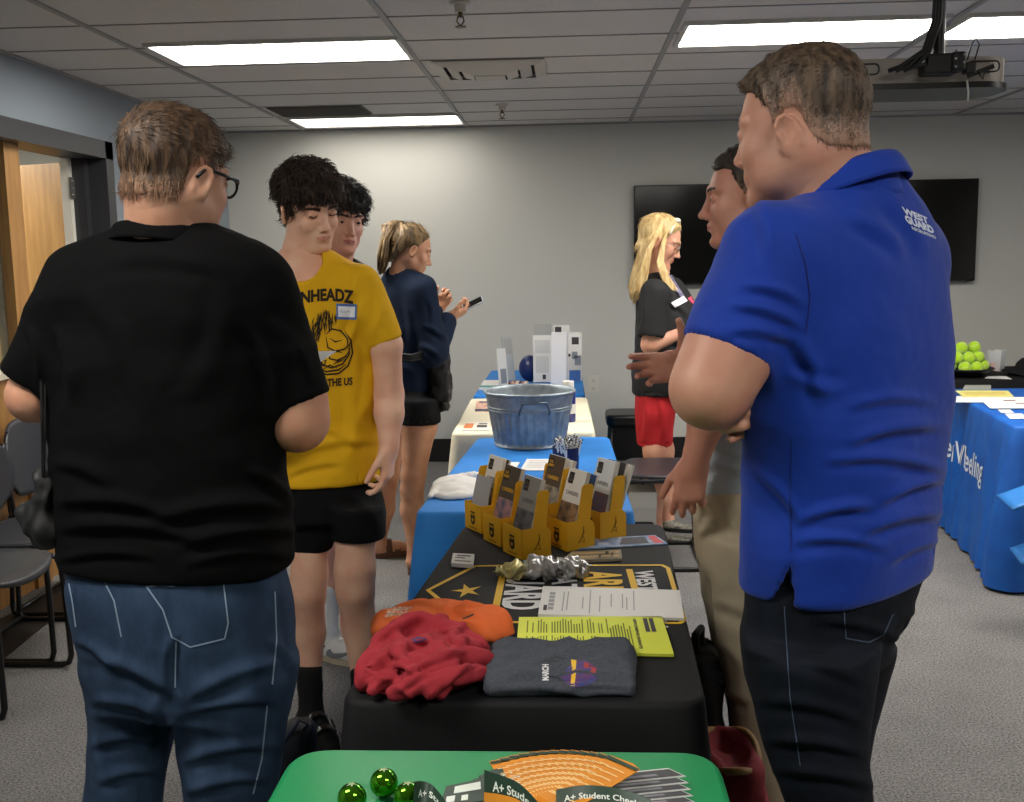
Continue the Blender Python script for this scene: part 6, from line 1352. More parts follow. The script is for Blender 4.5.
# =============================================== blonde woman in black and red
def person_f():
    Y = 5.52; e = empty('person', (Wp(655, 540, Y).x, Y, 0), label='blonde person in a black top and red skirt wearing glasses and a lanyard', cat='person')
    sk = skin('f', 'd3a084', 'c68a70'); hd = Head(Wp(661, 241, Y), -98, -24, 0, 1.08, eye=.3, jaw=.98)
    yaw = rad(-85); mt = mat('top_black', '0e0e10', .8, bump=.2, bscale=300)
    rows = pxrows([(272, 652, 670, .8, 0), (278, 644, 678, 1.1), (288, 638, 686, 1.3), (300, 636, 694, 1.3), (315, 636, 699, 1.25), (330, 636, 700, 1.2), (350, 634, 699, 1.25), (375, 632, 695, 1.3), (393, 632, 690, 1.3)], Y, 0, 1.2)
    rows = [(z, x, y, a, min(.2, a*1.15)) for z, x, y, a, b in rows]
    shR = Wp(655, 294, Y-.17); elR = Wp(650, 345, Y-.20); wR = Wp(694, 328, Y-.16); shL = Wp(662, 294, Y+.16); elL = Wp(664, 345, Y+.18); wL = Wp(700, 325, Y+.05)
    sl = [(shR, Wp(650, 337, Y-.20), .075, .07), (shL, Wp(662, 337, Y+.18), .07, .07)]
    o, L = garment('top', rows, 0, mt, e, sl, cone(Wp(663, 262, Y), Wp(666, 280, Y), .05, .058), .0075, folds([fold2((645, 300), (640, 335), 3, .008), fold2((670, 340), (690, 350), 3, .01), fold2((650, 372), (690, 365), 3, .008), fold2((668, 300), (690, 318), 3, .006)], .006, 9, (1, 1, 1), 60), k=.04)
    sk_rows = [(z, x, y, a, a*1.55) for z, x, y, a, b in pxrows([(384, 636, 678), (392, 636, 676), (410, 635, 675), (428, 636, 673), (444, 637, 672)], Y, 0, 1)]
    garment('skirt', sk_rows, 0, mat('skirt_red', 'b3131c', .8, bump=.2, bscale=200), e, (), None, .0075, folds([fold2((645, 400), (644, 438), 3, .008), fold2((660, 400), (662, 438), 3, .008)], .004, 9, (1, 1, .5), 61))
    t = Sdf().u(inner(rows[1:], 0)).u(inner(sk_rows, 0)).u(cone(hd.V((0, -.03, -.06)), Wp(662, 286, Y), .046, .06), .03)
    aN = Wp(655, 528, Y-.10); aF = Wp(668, 522, Y+.12)
    limb(t, [Wp(656, 425, Y-.075), Wp(655, 450, Y-.085), Wp(655, 475, Y-.10), Wp(653, 497, Y-.09), aN, Wp(656, 534, Y-.1)], [.062, .060, .055, .056, .034, .036], .025); limb(t, [Wp(658, 425, Y+.07), Wp(662, 450, Y+.1), Wp(664, 475, Y+.11), Wp(663, 497, Y+.12), aF, Wp(668, 528, Y+.12)], [.062, .062, .056, .056, .034, .036], .025)
    lo = np.array([Wp(620, 500, Y).x, Y-.24, .03]); hi = np.array([Wp(705, 400, Y).x, Y+.24, Wp(663, 276, Y).z]); hf = Sdf().u(hd.sdf).u(cone(hd.V((0, -.03, -.055)), Wp(662, 286, Y), .046, .06), .03); lo2, hi2, _ = hd.box(); lo2[2] = Wp(663, 279, Y).z
    ar = Sdf(); limb(ar, [shR, elR, wR], [.055, .043, .028]); hand(ar, wR, (.8, .2, .45), (-.3, .9, .1), (35, 40, 50, 55), right=True, sc=.93); al = Sdf(); limb(al, [shL, elL, wL], [.055, .043, .028]); hand(al, wL, (.7, -.3, .4), (0, 0, 1), (35, 40, 50, 55), right=False, sc=.93)
    sdfmesh('body', None, [(lo, hi, .009, t), (lo2, hi2, .0035, hf), box([shR, elR, wR+Vector((.15, .05, .08))], .075, .005, ar), box([shL, elL, wL+Vector((.13, -.06, .07))], .075, .006, al)], [sk, mat('brow_f', '8a6a48', .8), mat('lip_f', 'b8605c', .5)], e, mfn=face_mats(hd)); eyes(hd, e)
    hm = hairmat('f', 'a8854e', 'e6cf98', st=(70, 70, 8), rough=.5)
    hair(hd, 'hair', e, hm, [(0, .078), (30, .072), (50, .052), (62, .025), (75, -.015), (90, -.04), (110, -.07), (180, -.085)], .010, .014, noise=.003, nsc=35, nt=600, L=.04, r=.0014, lift=.02, stretch=(1, 1, .3), flow=lambda q: np.stack([q[:, 0]*2, -.5+0*q[:, 0], -1+0*q[:, 0]], 1), seed=31)
    mb = MB(); rg = random.Random(6)
    for k in range(150):
        a = rg.uniform(-1, 1); sd = -1 if k % 2 else 1; u = rg.random()
        q0 = hd.V((.078*sd*(1-.6*u), -.02-.085*u, .06-.03*u+rg.uniform(-.03, .02))); yy = q0.y-Y; ex = rg.uniform(-1, 1); bot = 300-14*rg.random()
        P_ = [q0, Wp(648-6*u+ex*2, 250, Y)+Vector((0, yy*1.25, 0)), Wp(643-6*u+ex*3.5, 272, Y)+Vector((0, yy*1.4, 0)), Wp(639-5*u+ex*5, 288, Y)+Vector((0, yy*1.5-.02*sd*-1, 0)), Wp(637+ex*7, bot+4, Y)+Vector((0, yy*1.5, 0))]
        mb.tube(P_, [.010, .012, .013, .010, .001], 5)
    for k in range(40):  # front locks over the shoulder
        sd = -1 if k % 3 else 1; ex = rg.uniform(-1, 1); yo = -.10 if sd < 0 else .09
        P_ = [hd.V((.075*(-sd), .01, .03+rg.uniform(-.02, .03))), Wp(660+ex*2.5, 262, Y+yo), Wp(665+ex*3, 277, Y+yo*1.3), Wp(673+ex*4, 290, Y+yo*1.4), Wp(681+ex*4, 300+rg.uniform(-4, 3), Y+yo*1.3)]
        mb.tube(P_, [.008, .009, .009, .007, .001], 5)
    mb.build('long_hair', hm, e, smooth=True)
    mb = MB(); mb.sphere(hd.V((.02, .03, .115)), .022, 8, (1, 1.4, .7)); mb.sphere(hd.V((-.03, .035, .108)), .018, 8, (1, 1.3, .7)); mb.tube([hd.V((.088*math.cos(a), .03, .02+.092*math.sin(a))) for a in np.linspace(.3, PI-.3, 12)], .006, 6); mb.build('headband', mat('headband_cream', 'dcd3bd', .6), e, smooth=True)
    mg = mat('glasses_metal', '8a7f78', .3, metal=.6); g = empty('glasses', hd.V((0, .09, 0)), label='thin glasses worn by the blonde person', cat='glasses')
    for x in (-1, 1):
        mb = MB(); mb.tube([hd.V((x*(.033+.023*math.cos(t)), .094, -.004+.017*math.sin(t))) for t in np.linspace(0, 2*PI, 21)], .0025, 5, caps=False); mb.build('rim', mg, g, smooth=True); mb = MB(); mb.tube([hd.V((x*.056, .09, .004)), hd.V((x*.076, .07, .006)), hd.V((x*.08, -.01, .008))], .0025, 5); mb.build('temple_arm', mg, g)
    # lanyard and badge
    mb = MB(); d = ray(675, 290); V = []; st_ = MB(); stroke(st_, [(668, 273), (674, 283), (683, 297)], 4.2); project(st_.V, st_.F, lambda v: WY(v[0], v[1], Y-.3), o, d, .012, .02, 'lanyard_ribbon', mat('lanyard_purple', '3d3358', .5, col2='8a86a0', nscale=60), e)
    p = Wp(678, 303, Y-.13); 
    st_ = MB(); st_.quad((671, 303, 0), (684, 296, 0), (688, 301, 0), (675, 308, 0)); project(st_.V, st_.F, lambda v: WY(v[0], v[1], Y-.3), o, d, .016, .02, 'badge', mat('badge_white', 'dedbe0', .4), e)
    st_ = MB(); stroke(st_, [(689, 297), (695, 303), (699, 310)], 4); project(st_.V, st_.F, lambda v: WY(v[0], v[1], Y-.3), o, ray(695, 303), .006, .02, 'pink_panel', mat('pink_cloth', 'c84a66', .7), e)
    mw_ = mat('bracelet_beige', 'cfc0a8', .4); mb = MB(); c = wR.lerp(elR, .08); ax = (elR-wR).normalized(); u_ = ax.orthogonal().normalized(); v_ = ax.cross(u_)
    mb.tube([c+(u_*math.cos(a)+v_*math.sin(a))*.034 for a in np.linspace(0, 2*PI, 17)], .006, 6, caps=False); mb.build('bracelet', mw_, e, smooth=True)
    msf = mat('flats_snake', '8d8a7c', .5, col2='3f3d38', nscale=60)
    for an in (aN, aF): a = Vector((an.x-.05, an.y, 0)); shoe('flat_shoe', a, a+Vector((.24, -.06, 0)), .085, .05, msf, e, msole=m_soleb)
person_f()
# =============================================== man in the grey polo
def person_g():
    Y = 2.5; e = empty('person', (Wp(765, 780, Y).x, Y, 0), label='person in a grey shirt and khaki trousers behind the person in royal blue', cat='person')
    sk = skin('g', 'c99079', 'b87864'); hd = Head(Wp(746, 197, Y), 82, -3, 0, .97, nose=.9, eye=.7, jaw=1.05)
    yaw = rad(72); mgp = mat('polo_grey', '9aa4aa', .8, bump=.25, bscale=350, col2='a3adb3', nscale=5)
    rows = [(z, x, y, a, a*.98) for z, x, y, a, b in pxrows([(246, 740, 782), (252, 730, 795), (264, 722, 806), (285, 715, 812), (310, 711, 815), (350, 706, 814), (400, 700, 810), (440, 697, 805), (475, 696, 800), (492, 696, 798)], Y, 0, 1)]
    shL = Wp(768, 280, Y-.17); elL = Wp(714, 396, Y-.17); wL = Wp(695, 462, Y-.17); shR = Wp(752, 280, Y+.17); elR = Wp(740, 402, Y+.22); wR = Wp(694, 366, Y+.24)
    sl = [(shL, shL.lerp(elL, .75), .07, .062), (shR, shR.lerp(elR, .7), .07, .065)]
    garment('polo_shirt', rows, 0, mgp, e, sl, None, .006, folds([fold2((700, 440), (740, 455), 6, .007), fold2((700, 465), (745, 470), 6, .008), fold2((712, 290), (715, 320), 5, .005)], .006, 7, (1, 1, 1.4), 70))
    collar('collar', Wp(757, 256, Y), Matrix.Rotation(rad(82), 3, 'Z') @ Matrix.Rotation(rad(-14), 3, 'X'), .066, .072, .03, mgp, e, 40, .014)
    mk_ = mat('chino_khaki', 'b5a88e', .85, bump=.25, bscale=300, col2='a59880', nscale=9)
    hips = [(z, x, y, a, a*1.1) for z, x, y, a, b in pxrows([(480, 700, 795), (492, 696, 799), (510, 694, 800), (535, 694, 799), (560, 697, 796)], Y, 0, 1)]
    near = pxrows([(535, 708, 796), (575, 712, 792), (615, 714, 788), (660, 721, 788), (700, 729, 792), (740, 734, 796), (780, 748, 806), (830, 762, 815), (872, 766, 818)], Y-.09, 0, .95)
    far = pxrows([(535, 695, 775), (575, 699, 768), (615, 706, 762), (660, 716, 762), (700, 726, 764), (740, 732, 768), (780, 736, 772), (830, 740, 776), (866, 742, 778)], Y+.10, 0, .95)
    trousers('chinos', hips, [near, far], 0, mk_, e, .006, folds([fold2((716, 600), (760, 620), 7, .006), fold2((720, 640), (745, 670), 6, .007), fold2((726, 690), (750, 700), 6, .008), fold2((700, 500), (740, 530), 7, .006), fold2((700, 520), (702, 600), 5, .006), fold2((730, 740), (750, 735), 5, .008)], .005, 7, (1, 1, 1), 71))
    t = Sdf().u(inner(rows[1:], 0)).u(inner(hips, 0)).u(cone(hd.V((0, -.03, -.06)), Wp(758, 278, Y), .058, .07), .03)
    for rr in (near, far): t.u(inner(rr, 0), .02).u(cone((rr[-1][1], rr[-1][2], rr[-1][0]+.05), (rr[-1][1], rr[-1][2], .05), .04, .04), .02)
    lo = np.array([Wp(690, 500, Y).x, Y-.25, .03]); hi = np.array([Wp(820, 400, Y).x, Y+.28, Wp(755, 257, Y).z]); hf = Sdf().u(hd.sdf).u(cone(hd.V((0, -.03, -.055)), Wp(758, 278, Y), .057, .07), .03); lo2, hi2, _ = hd.box(); lo2[2] = Wp(755, 262, Y).z
    al = Sdf(); limb(al, [shL, elL, elL.lerp(wL, .3), wL], [.052, .045, .043, .029]); hand(al, wL, (-.18, -.1, -1), (.25, 1, 0), (22, 28, 34, 40), right=False, thumb=(35, 15), sc=.95)
    ar = Sdf(); limb(ar, [shR, elR, elR.lerp(wR, .3), wR], [.052, .046, .043, .030]); hand(ar, wR+Vector((-.01, 0, 0)), (-1, -.05, -.05), (0, -1, 0), (14, 18, 24, 32), right=True, thumb=(95, 12), sc=1.08)
    sdfmesh('body', None, [(lo, hi, .009, t), (lo2, hi2, .0028, hf), box([shL, elL, wL, wL-Vector((.03, 0, .19))], .075, .0042, al), box([shR, elR, wR, wR+Vector((-.2, 0, .08))], .075, .0042, ar)], [sk, mat('brow_g', '33241b', .8), mat('lip_g', 'b0685c', .5)], e, mfn=face_mats(hd)); eyes(hd, e)
    hair(hd, 'hair', e, hairmat('g', '17100c', '43342a', st=(80, 80, 40)), [(0, .070), (22, .064), (38, .066), (50, .060), (58, .035), (66, .0), (80, .0), (84, .022), (100, .024), (110, -.02), (135, -.045), (180, -.055)], .002, .013, noise=.0022, nsc=60, nt=5000, L=.011, r=.0010, lift=.45, flow=lambda q: np.stack([q[:, 0]*2, .8-(q[:, 2] < .04)*1.0, -.2-1.2*(q[:, 2] < .05)], 1), seed=41, zthr=.02, napr=.062, fade=(.04, hairmat('g2', '3a2c24', '5e4a3c'), hairmat('g3', '6e5344', '8d6c58')))
    mb = MB(); c = wL.lerp(elL, .12); ax = (elL-wL).normalized(); u_ = ax.orthogonal().normalized(); v_ = ax.cross(u_)
    for rr in (near, far): a = Vector((rr[-1][1]+.09, rr[-1][2]-.0, 0)); shoe('shoe', a, a+Vector((-.27, .06, 0)), .10, .09, mat('shoe_tan', '9a8468', .6), e, msole=mat('sole_tan', 'b8aa90', .7))
person_g()
# ------------------------------------------------------------------ shirts on the black table
def vground(px, py, z=ZT): p = WZ(px, py, z); return p
m_red = mat('tee_red', '9e3039', .88, bump=.25, bscale=350, col2='932a33', nscale=12, spec=.2)
m_ora = mat('tee_orange', 'e0703c', .85, bump=.25, bscale=350, col2='d46432', nscale=12, spec=.2)
m_gry = mat('tee_grey', '4b4f57', .9, bump=.35, bscale=420, col2='3e4249', nscale=160, spec=.15)
def heap(name, ells, ridges, m, label, zmin, disp, cat='t-shirt', h=.0035, k=.03):
    c = sum((Vector(a) for a, b, r in ells), Vector())/len(ells); e = empty(name, (c.x, c.y, ZT), label=label, cat=cat); s = Sdf()
    for a, r, rz in ells: s.u(ell(a, r, Matrix.Rotation(rz, 3, 'Z')), k)
    for P_, r in ridges:
        for i in range(len(P_)-1): s.u(cone(P_[i], P_[i+1], r, r), .010)
    s.cut(lambda p: p[:, 2]-(ZT+zmin), .003); lo, hi = bb([(a[0]+i*max(r), a[1]+j*max(r), ZT+.0) for a, r, z in ells for i in (-1, 1) for j in (-1, 1)], .03); lo[2] = ZT-.01; hi[2] = ZT+.16
    return e, sdfmesh('cloth', s, [(lo, hi, h)], m, e, disp, relaxn=1)
def T(px, py, z): return WZ(px, py, ZT+z)
def arc(P_, z=.0):
    """smooth curve through image points with heights"""
    Q = [T(*p) for p in P_]; out = []
    for i in range(len(Q)-1):
        p0 = Q[max(i-1, 0)]; p1 = Q[i]; p2 = Q[i+1]; p3 = Q[min(i+2, len(Q)-1)]
        for k in range(5):
            t = k/5; out.append(.5*((2*p1)+(p2-p0)*t+(2*p0-5*p1+4*p2-p3)*t*t+(3*p1-p0-3*p2+p3)*t**3))
    out.append(Q[-1]); return out
R1 = [(arc([(362, 672, .03), (385, 640, .055), (415, 622, .065), (450, 628, .06), (480, 645, .04)]), .012), (arc([(372, 690, .02), (398, 668, .045), (428, 655, .062), (462, 655, .055), (488, 660, .03)]), .011),
      (arc([(395, 694, .02), (425, 684, .04), (455, 676, .045), (482, 672, .025)]), .011), (arc([(400, 625, .05), (398, 650, .06), (410, 670, .055), (432, 690, .03)]), .010), (arc([(440, 618, .05), (458, 640, .06), (452, 664, .055), (440, 692, .02)]), .010),
      (arc([(420, 640, .068), (438, 648, .07), (445, 660, .062), (432, 668, .058), (418, 660, .064)]), .009), (arc([(360, 684, .015), (380, 676, .035), (400, 682, .03)]), .010)]
e, o = heap('crumpled_tshirt', [(T(400, 668, .018), (.075, .065, .042), 0), (T(442, 664, .02), (.075, .075, .046), 0), (T(424, 640, .025), (.07, .06, .045), 0), (T(470, 656, .012), (.04, .06, .032), 0), (T(375, 682, .006), (.035, .04, .022), 0), (T(420, 684, .006), (.085, .035, .028), 0)], R1, m_red, 'crumpled red t-shirt at the near left corner of the black table', .0025,
     folds([fold2(a, b, w, h) for a, b, w, h in (((380, 640), (430, 612), 5, .006), ((370, 668), (420, 640), 4, .006), ((425, 700), (470, 668), 4, .006), ((380, 690), (412, 660), 4, -.006), ((440, 640), (490, 650), 4, .006), ((446, 690), (486, 676), 4, .005))]+[fold2(a, b, w, h) for a, b, w, h in (((365, 650), (400, 625), 3, .006), ((400, 655), (450, 630), 3, .006), ((410, 672), (470, 650), 3.5, .007), ((360, 680), (395, 655), 3, .006), ((440, 690), (480, 660), 3, .006), ((400, 690), (440, 668), 3, .006), ((450, 640), (470, 622), 3, .005), ((380, 662), (420, 676), 3, .006))], .006, 22, (1, 1, 1), 80, .0006))
mb = MB(); stroke(mb, [(410, 640), (418, 637), (428, 639), (420, 642), (412, 642)], 2.5); project(mb.V, mb.F, lambda v: WY(v[0], v[1], 1.5), o, ray(420, 640), .0012, .006, 'shirt_print', mat('print_navy', '2c2a5e', .7), e)
R2 = [(arc([(376, 630, .02), (392, 612, .03), (420, 608, .03), (450, 612, .035), (478, 610, .035), (500, 618, .02)]), .010), (arc([(470, 622, .03), (490, 612, .038), (508, 626, .02)]), .010)]
e, o = heap('crumpled_tshirt', [(T(395, 628, .008), (.05, .05, .028), 0), (T(480, 628, .010), (.05, .055, .034), 0), (T(440, 618, .012), (.09, .05, .03), 0), (T(500, 632, .006), (.03, .035, .02), 0)], R2, m_ora, 'crumpled orange t-shirt behind the red one on the black table', .0025, folds([], .010, 18, (1, 1, 1), 83, .0006))
mb = MB(); mb.quad((383, 618, 0), (408, 614, 0), (414, 606, 0), (388, 607, 0)); 
for k in range(5): pass
project(mb.V, mb.F, lambda v: WY(v[0], v[1], 1.9), o, ray(398, 612), .0012, .006, 'shirt_print', mat('print_brown', '9a5a3a', .7, col2='e6c9b0', nscale=140), e)
mb = MB(); stroke(mb, [(462, 619), (470, 616), (474, 614)], 1.8); project(mb.V, mb.F, lambda v: WY(v[0], v[1], 1.9), o, ray(468, 616), .0012, .006, 'neck_label', mat('slot_dark', '202020', .5), e)
c = T(560, 674, .0); w0 = (T(636, 674, 0).x-T(486, 674, 0).x)/2; d0_ = (T(560, 650, 0).y-T(560, 700, 0).y)/2
e = empty('folded_tshirt', (c.x, c.y, ZT), label='folded dark grey t-shirt with a red, blue and yellow print on the black table', cat='t-shirt')
s = Sdf().u(rbox((c.x, c.y, ZT+.012), (w0*.94, d0_*.92, .0125), .012)).u(rbox((c.x+.01, c.y+.012, ZT+.022), (w0*.86, d0_*.78, .011), .010), .01).u(ell((c.x+w0*.70, c.y+.03, ZT+.016), (w0*.32, d0_*.75, .020)), .02).u(ell((c.x-w0*.8, c.y-.01, ZT+.016), (w0*.2, d0_*.8, .02)), .02).cut(lambda p: p[:, 2]-(ZT+.0025), .003)
o = sdfmesh('cloth', s, [((c.x-w0-.04, c.y-d0_-.04, ZT-.01), (c.x+w0+.04, c.y+d0_+.05, ZT+.08), .0033)], m_gry, e, folds([fold2(a, b, w, h) for a, b, w, h in (((490, 665), (540, 650), 4, .004), ((490, 690), (600, 699), 4, .004), ((600, 655), (634, 672), 5, .004), ((545, 660), (600, 652), 4, .003), ((560, 690), (630, 685), 4, .004), ((500, 680), (560, 676), 4, .003))], .006, 16, (1, 1, 1), 90, .0005), relaxn=1)
dn = lambda v: WY(v[0], v[1], 1.4)
def pr(polys, nm, m, off=.0014):
    mb = MB()
    for P_ in polys: mb.add([Vector((x, y, 0)) for x, y in P_], [tuple(range(len(P_)))])
    project(mb.V, mb.F, dn, o, ray(565, 670), off, .006, nm, m, e)
pr([[(564, 672), (577, 659), (592, 657), (602, 664), (608, 669), (598, 671), (585, 670), (572, 672)], [(560, 679), (575, 673), (600, 675), (606, 682), (590, 690), (575, 692), (566, 686)]], 'print_blue', mat('print_deepblue', '223a7a', .7, col2='6a2a4e', nscale=60))
pr([[(573, 656), (580, 657), (579, 669), (574, 671)], [(573, 676), (579, 673), (577, 690), (572, 690)]], 'print_yellow', mat('print_gold', 'e0b422', .6), .002)
pr([[(598, 666), (606, 667), (604, 674), (598, 673)], [(590, 660), (597, 661), (595, 668), (589, 667)]], 'print_red', mat('print_red', '9c3236', .6), .002)
V, Fc = text_mesh('MARCH', 1, .04); mb = MB(); mb.add([Vector((546-v.y*11, 674-v.x*6.0, 0)) for v in V], Fc); project(mb.V, mb.F, dn, o, ray(545, 666), .0014, .006, 'print_white', m_pw, e)
mb = MB()
for P_ in ([(545, 656), (560, 653), (572, 656)], [(530, 664), (545, 658), (566, 660)], [(552, 672), (566, 664), (570, 654)], [(548, 678), (562, 680), (570, 690)]): stroke(mb, P_, [.6]+[1.2]*(len(P_)-2)+[.5])
project(mb.V, mb.F, dn, o, ray(545, 668), .0014, .006, 'print_lines', mat('print_black', '121216', .7), e)
# ------------------------------------------------------------------ foil packets
m_foil = mat('foil_silver', 'e0e0dc', .25, metal=.6, col2='a09f9c', nscale=70); m_foily = mat('foil_gold', 'e0d488', .28, metal=.5, col2='b0aa80', nscale=70)
for (px, py, rx, ry, rz_, m, lb) in ((513, 578, .030, .028, .017, m_foily, 'small gold tinted clear packet, leftmost of the shiny packets'), (541, 578, .036, .034, .026, m_foil, 'shiny silver packet in the middle of the three packets'), (571, 577, .038, .032, .022, m_foil, 'shiny silver packet at the right of the three packets')):
    p = T(px, py, .0)+Vector((0, .01, 0)); e = empty('foil_packet', p, label=lb, cat='packet', group='crinkled shiny packets'); s = Sdf().u(ell((p.x, p.y, ZT+rz_*.7), (rx, ry, rz_))).cut(lambda q: q[:, 2]-(ZT+.003), .002)
    sdfmesh('wrapper', s, [((p.x-.06, p.y-.06, ZT-.01), (p.x+.06, p.y+.06, ZT+.07), .0028)], m, e, folds([], .020, 38, (1, 1, 1), int(px)), smooth=False)
    mb = MB(); a0 = rad(px*7 % 180); dx = Vector((math.cos(a0), math.sin(a0), 0))
    for sg in (-1, 1):
        b0 = p+dx*sg*rx*.8+Vector((0, 0, rz_*.7)); n_ = Vector((-dx.y, dx.x, 0)); V = [b0-n_*.008, b0+n_*.008, b0+dx*sg*.022+n_*.02+Vector((0, 0, .006)), b0+dx*sg*.020+Vector((0, 0, .0)), b0+dx*sg*.022-n_*.02+Vector((0, 0, .008))]
        mb.add([tuple(v) for v in V]+[(v.x, v.y, v.z-.0015) for v in V], [(0, 1, 2, 3, 4), (9, 8, 7, 6, 5)]+[(i, 5+i, 5+(i+1) % 5, (i+1) % 5) for i in range(5)])
    mb.build('sealed_ends', m, e)
# ------------------------------------------------------------------ white cloth on the blue table
e, o = heap('white_cloth', [(T(455, 492, .008), (.075, .09, .018), 0), (T(452, 484, .018), (.06, .10, .015), .2), (T(470, 486, .010), (.07, .085, .016), 0)], [(arc([(430, 496, .012), (450, 480, .022), (478, 474, .02)]), .008), (arc([(432, 490, .012), (455, 484, .026), (482, 482, .02)]), .007)], mat('napkin_white', 'e9e7e2', .85, bump=.2, bscale=300), 'folded white cloth at the left side of the bright blue table', .002, folds([], .006, 16, (1, 1, 1), 95), cat='cloth', h=.005)
# ------------------------------------------------------------------ green table: baubles, cards, spiral of leaflets
m_bau = mat('bauble_green', '5fae22', .07, metal=.9, col2='2f7a14', nscale=18)
for px, py, r, lb in ((384, 783, 14, 'shiny green ball on the green tablecloth, rearmost of three'), (352, 798, 14.5, 'shiny green ball on the green tablecloth, leftmost of three'), (408, 797, 12.5, 'shiny green ball beside the curled leaflet on the green tablecloth')):
    z = .021; p = WZ(px, py, ZT+z); e = empty('green_bauble', (p.x, p.y, ZT), label=lb, cat='ball', group='shiny green balls'); mb = MB(); mb.sphere(p+Vector((0, 0, .0005)), .0205, 18); mb.build('shell', m_bau, e, smooth=True)
    mb = MB(); V = []
    q = p+Vector((0, 0, .0205)); st_ = []
    for k in range(10): a = k*PI/5; rr = .008 if k % 2 == 0 else .0035; st_.append(Vector((q.x+rr*math.cos(a), q.y+rr*math.sin(a), q.z+.0012-(rr**2)*26)))
    mb.add([Vector((q.x, q.y, q.z+.0015))]+st_, [(0, 1+k, 1+(k+1) % 10) for k in range(10)]); mb.build('star_mark', mat('bauble_star', 'cfe8b0', .25, metal=.5), e)
m_cg = mat('card_dark_grey', '4a4a4c', .5); m_cw = mat('card_white', 'dcdcda', .5)
for k in range(5):
    dx = k*2.2; dy = k*4.5; zc = ZT+.012-.0022*k+.004; C_ = [WZ(x+dx, y+dy, zc) for x, y in ((606, 786), (692, 780), (668, 768), (600, 775))]
    C_ = [WZ(x+k*2.4, y+k*6.5, zc) for x, y in ((606, 784), (686, 776), (668, 768), (600, 775))]
    e = empty('printed_card', C_[0], label='grey printed card with a white edge in the fan of cards on the green cloth', cat='card', group='fanned grey cards')
    def L(u, v, up=0): p = C_[0].lerp(C_[1], u).lerp(C_[3].lerp(C_[2], u), v); return Vector((p.x, p.y, zc+up))
    mb = MB(); q = [L(0, 0), L(1, 0), L(1, 1), L(0, 1)]; mb.add(q+[v-Vector((0, 0, .0012)) for v in q], [(0, 1, 2, 3), (7, 6, 5, 4), (0, 4, 5, 1), (1, 5, 6, 2), (2, 6, 7, 3), (3, 7, 4, 0)]); mb.build('card', m_cw, e)
    mb = MB(); mb.quad(L(.02, .06, .0006), L(.975, .06, .0006), L(.975, .86, .0006), L(.02, .86, .0006)); mb.build('grey_panel', m_cg, e)
    mb = MB(); mb.quad(L(.1, .25, .001), L(.7, .25, .001), L(.7, .45, .001), L(.1, .45, .001)); mb.build('picture', mat('card_mid', '85868a', .5), e)
# spiral of leaflets: dark green card, orange inside, pale rules
m_lg = mat('leaflet_green', '1d3a2a', .45); m_lo = mat('leaflet_orange', 'd98a22', .5); m_lw = mat('leaflet_white', 'dfe6dc', .5); m_gd = mat('leaflet_slate', '3c4a42', .5)
cc = WZ(545, 830, ZT); nL = 22
def leafl(k, ang, z, m, rule, w=.06, l=.155, r0=.02, label=None):
    e = empty('bank_leaflet', (cc.x, cc.y, ZT), rz=ang, label=label or 'leaflet of the overlapping spiral on the green tablecloth', cat='leaflet', group='leaflets fanned on the green tablecloth')
    mb = MB(); P_ = [(-w/2, r0), (w/2, r0), (w/2, r0+l*.96), (w*.2, r0+l), (-w/2, r0+l*.97)]
    n = len(P_); zt = lambda y: z-ZT+.010*math.sin((y-r0)/l*PI*.5)
    V = [Vector((x, y, zt(y))) for x, y in P_]; mb.add(V+[v-Vector((0, 0, .0012)) for v in V], [tuple(range(n)), tuple(range(2*n-1, n-1, -1))]+[(i, n+i, n+(i+1) % n, (i+1) % n) for i in range(n)]); mb.build('card', m, e, local=True)
    mb = MB()
    def S(x0, x1, y0, y1): mb.quad(Vector((x0, y0, zt(y0)+.0006)), Vector((x1, y0, zt(y0)+.0006)), Vector((x1, y1, zt(y1)+.0006)), Vector((x0, y1, zt(y1)+.0006)))
    for j in range(8): y0 = r0+.02+j*.014; S(-w*.42, -w*.42+w*.3, y0, y0+.0022); S(w*.0, w*.36, y0, y0+.0022)
    mb.build('rules', rule, e, local=True)
    if m is m_lo:
        mb = MB(); S(-w/2, w/2, r0+l*.90, r0+l*.955); mb.build('header_band', m_lg, e, local=True)
for k in range(nL):
    t = k/(nL-1); ang = rad(70-115*t); m = m_gd if t < .42 else m_lo
    leafl(k, ang, ZT+.006+.0012*k, m, m_lw if t < .42 else mat('rule_pale', 'f0cf90', .6), r0=.016 if t > .42 else .0, l=.150 if t > .42 else .135+.02*t)
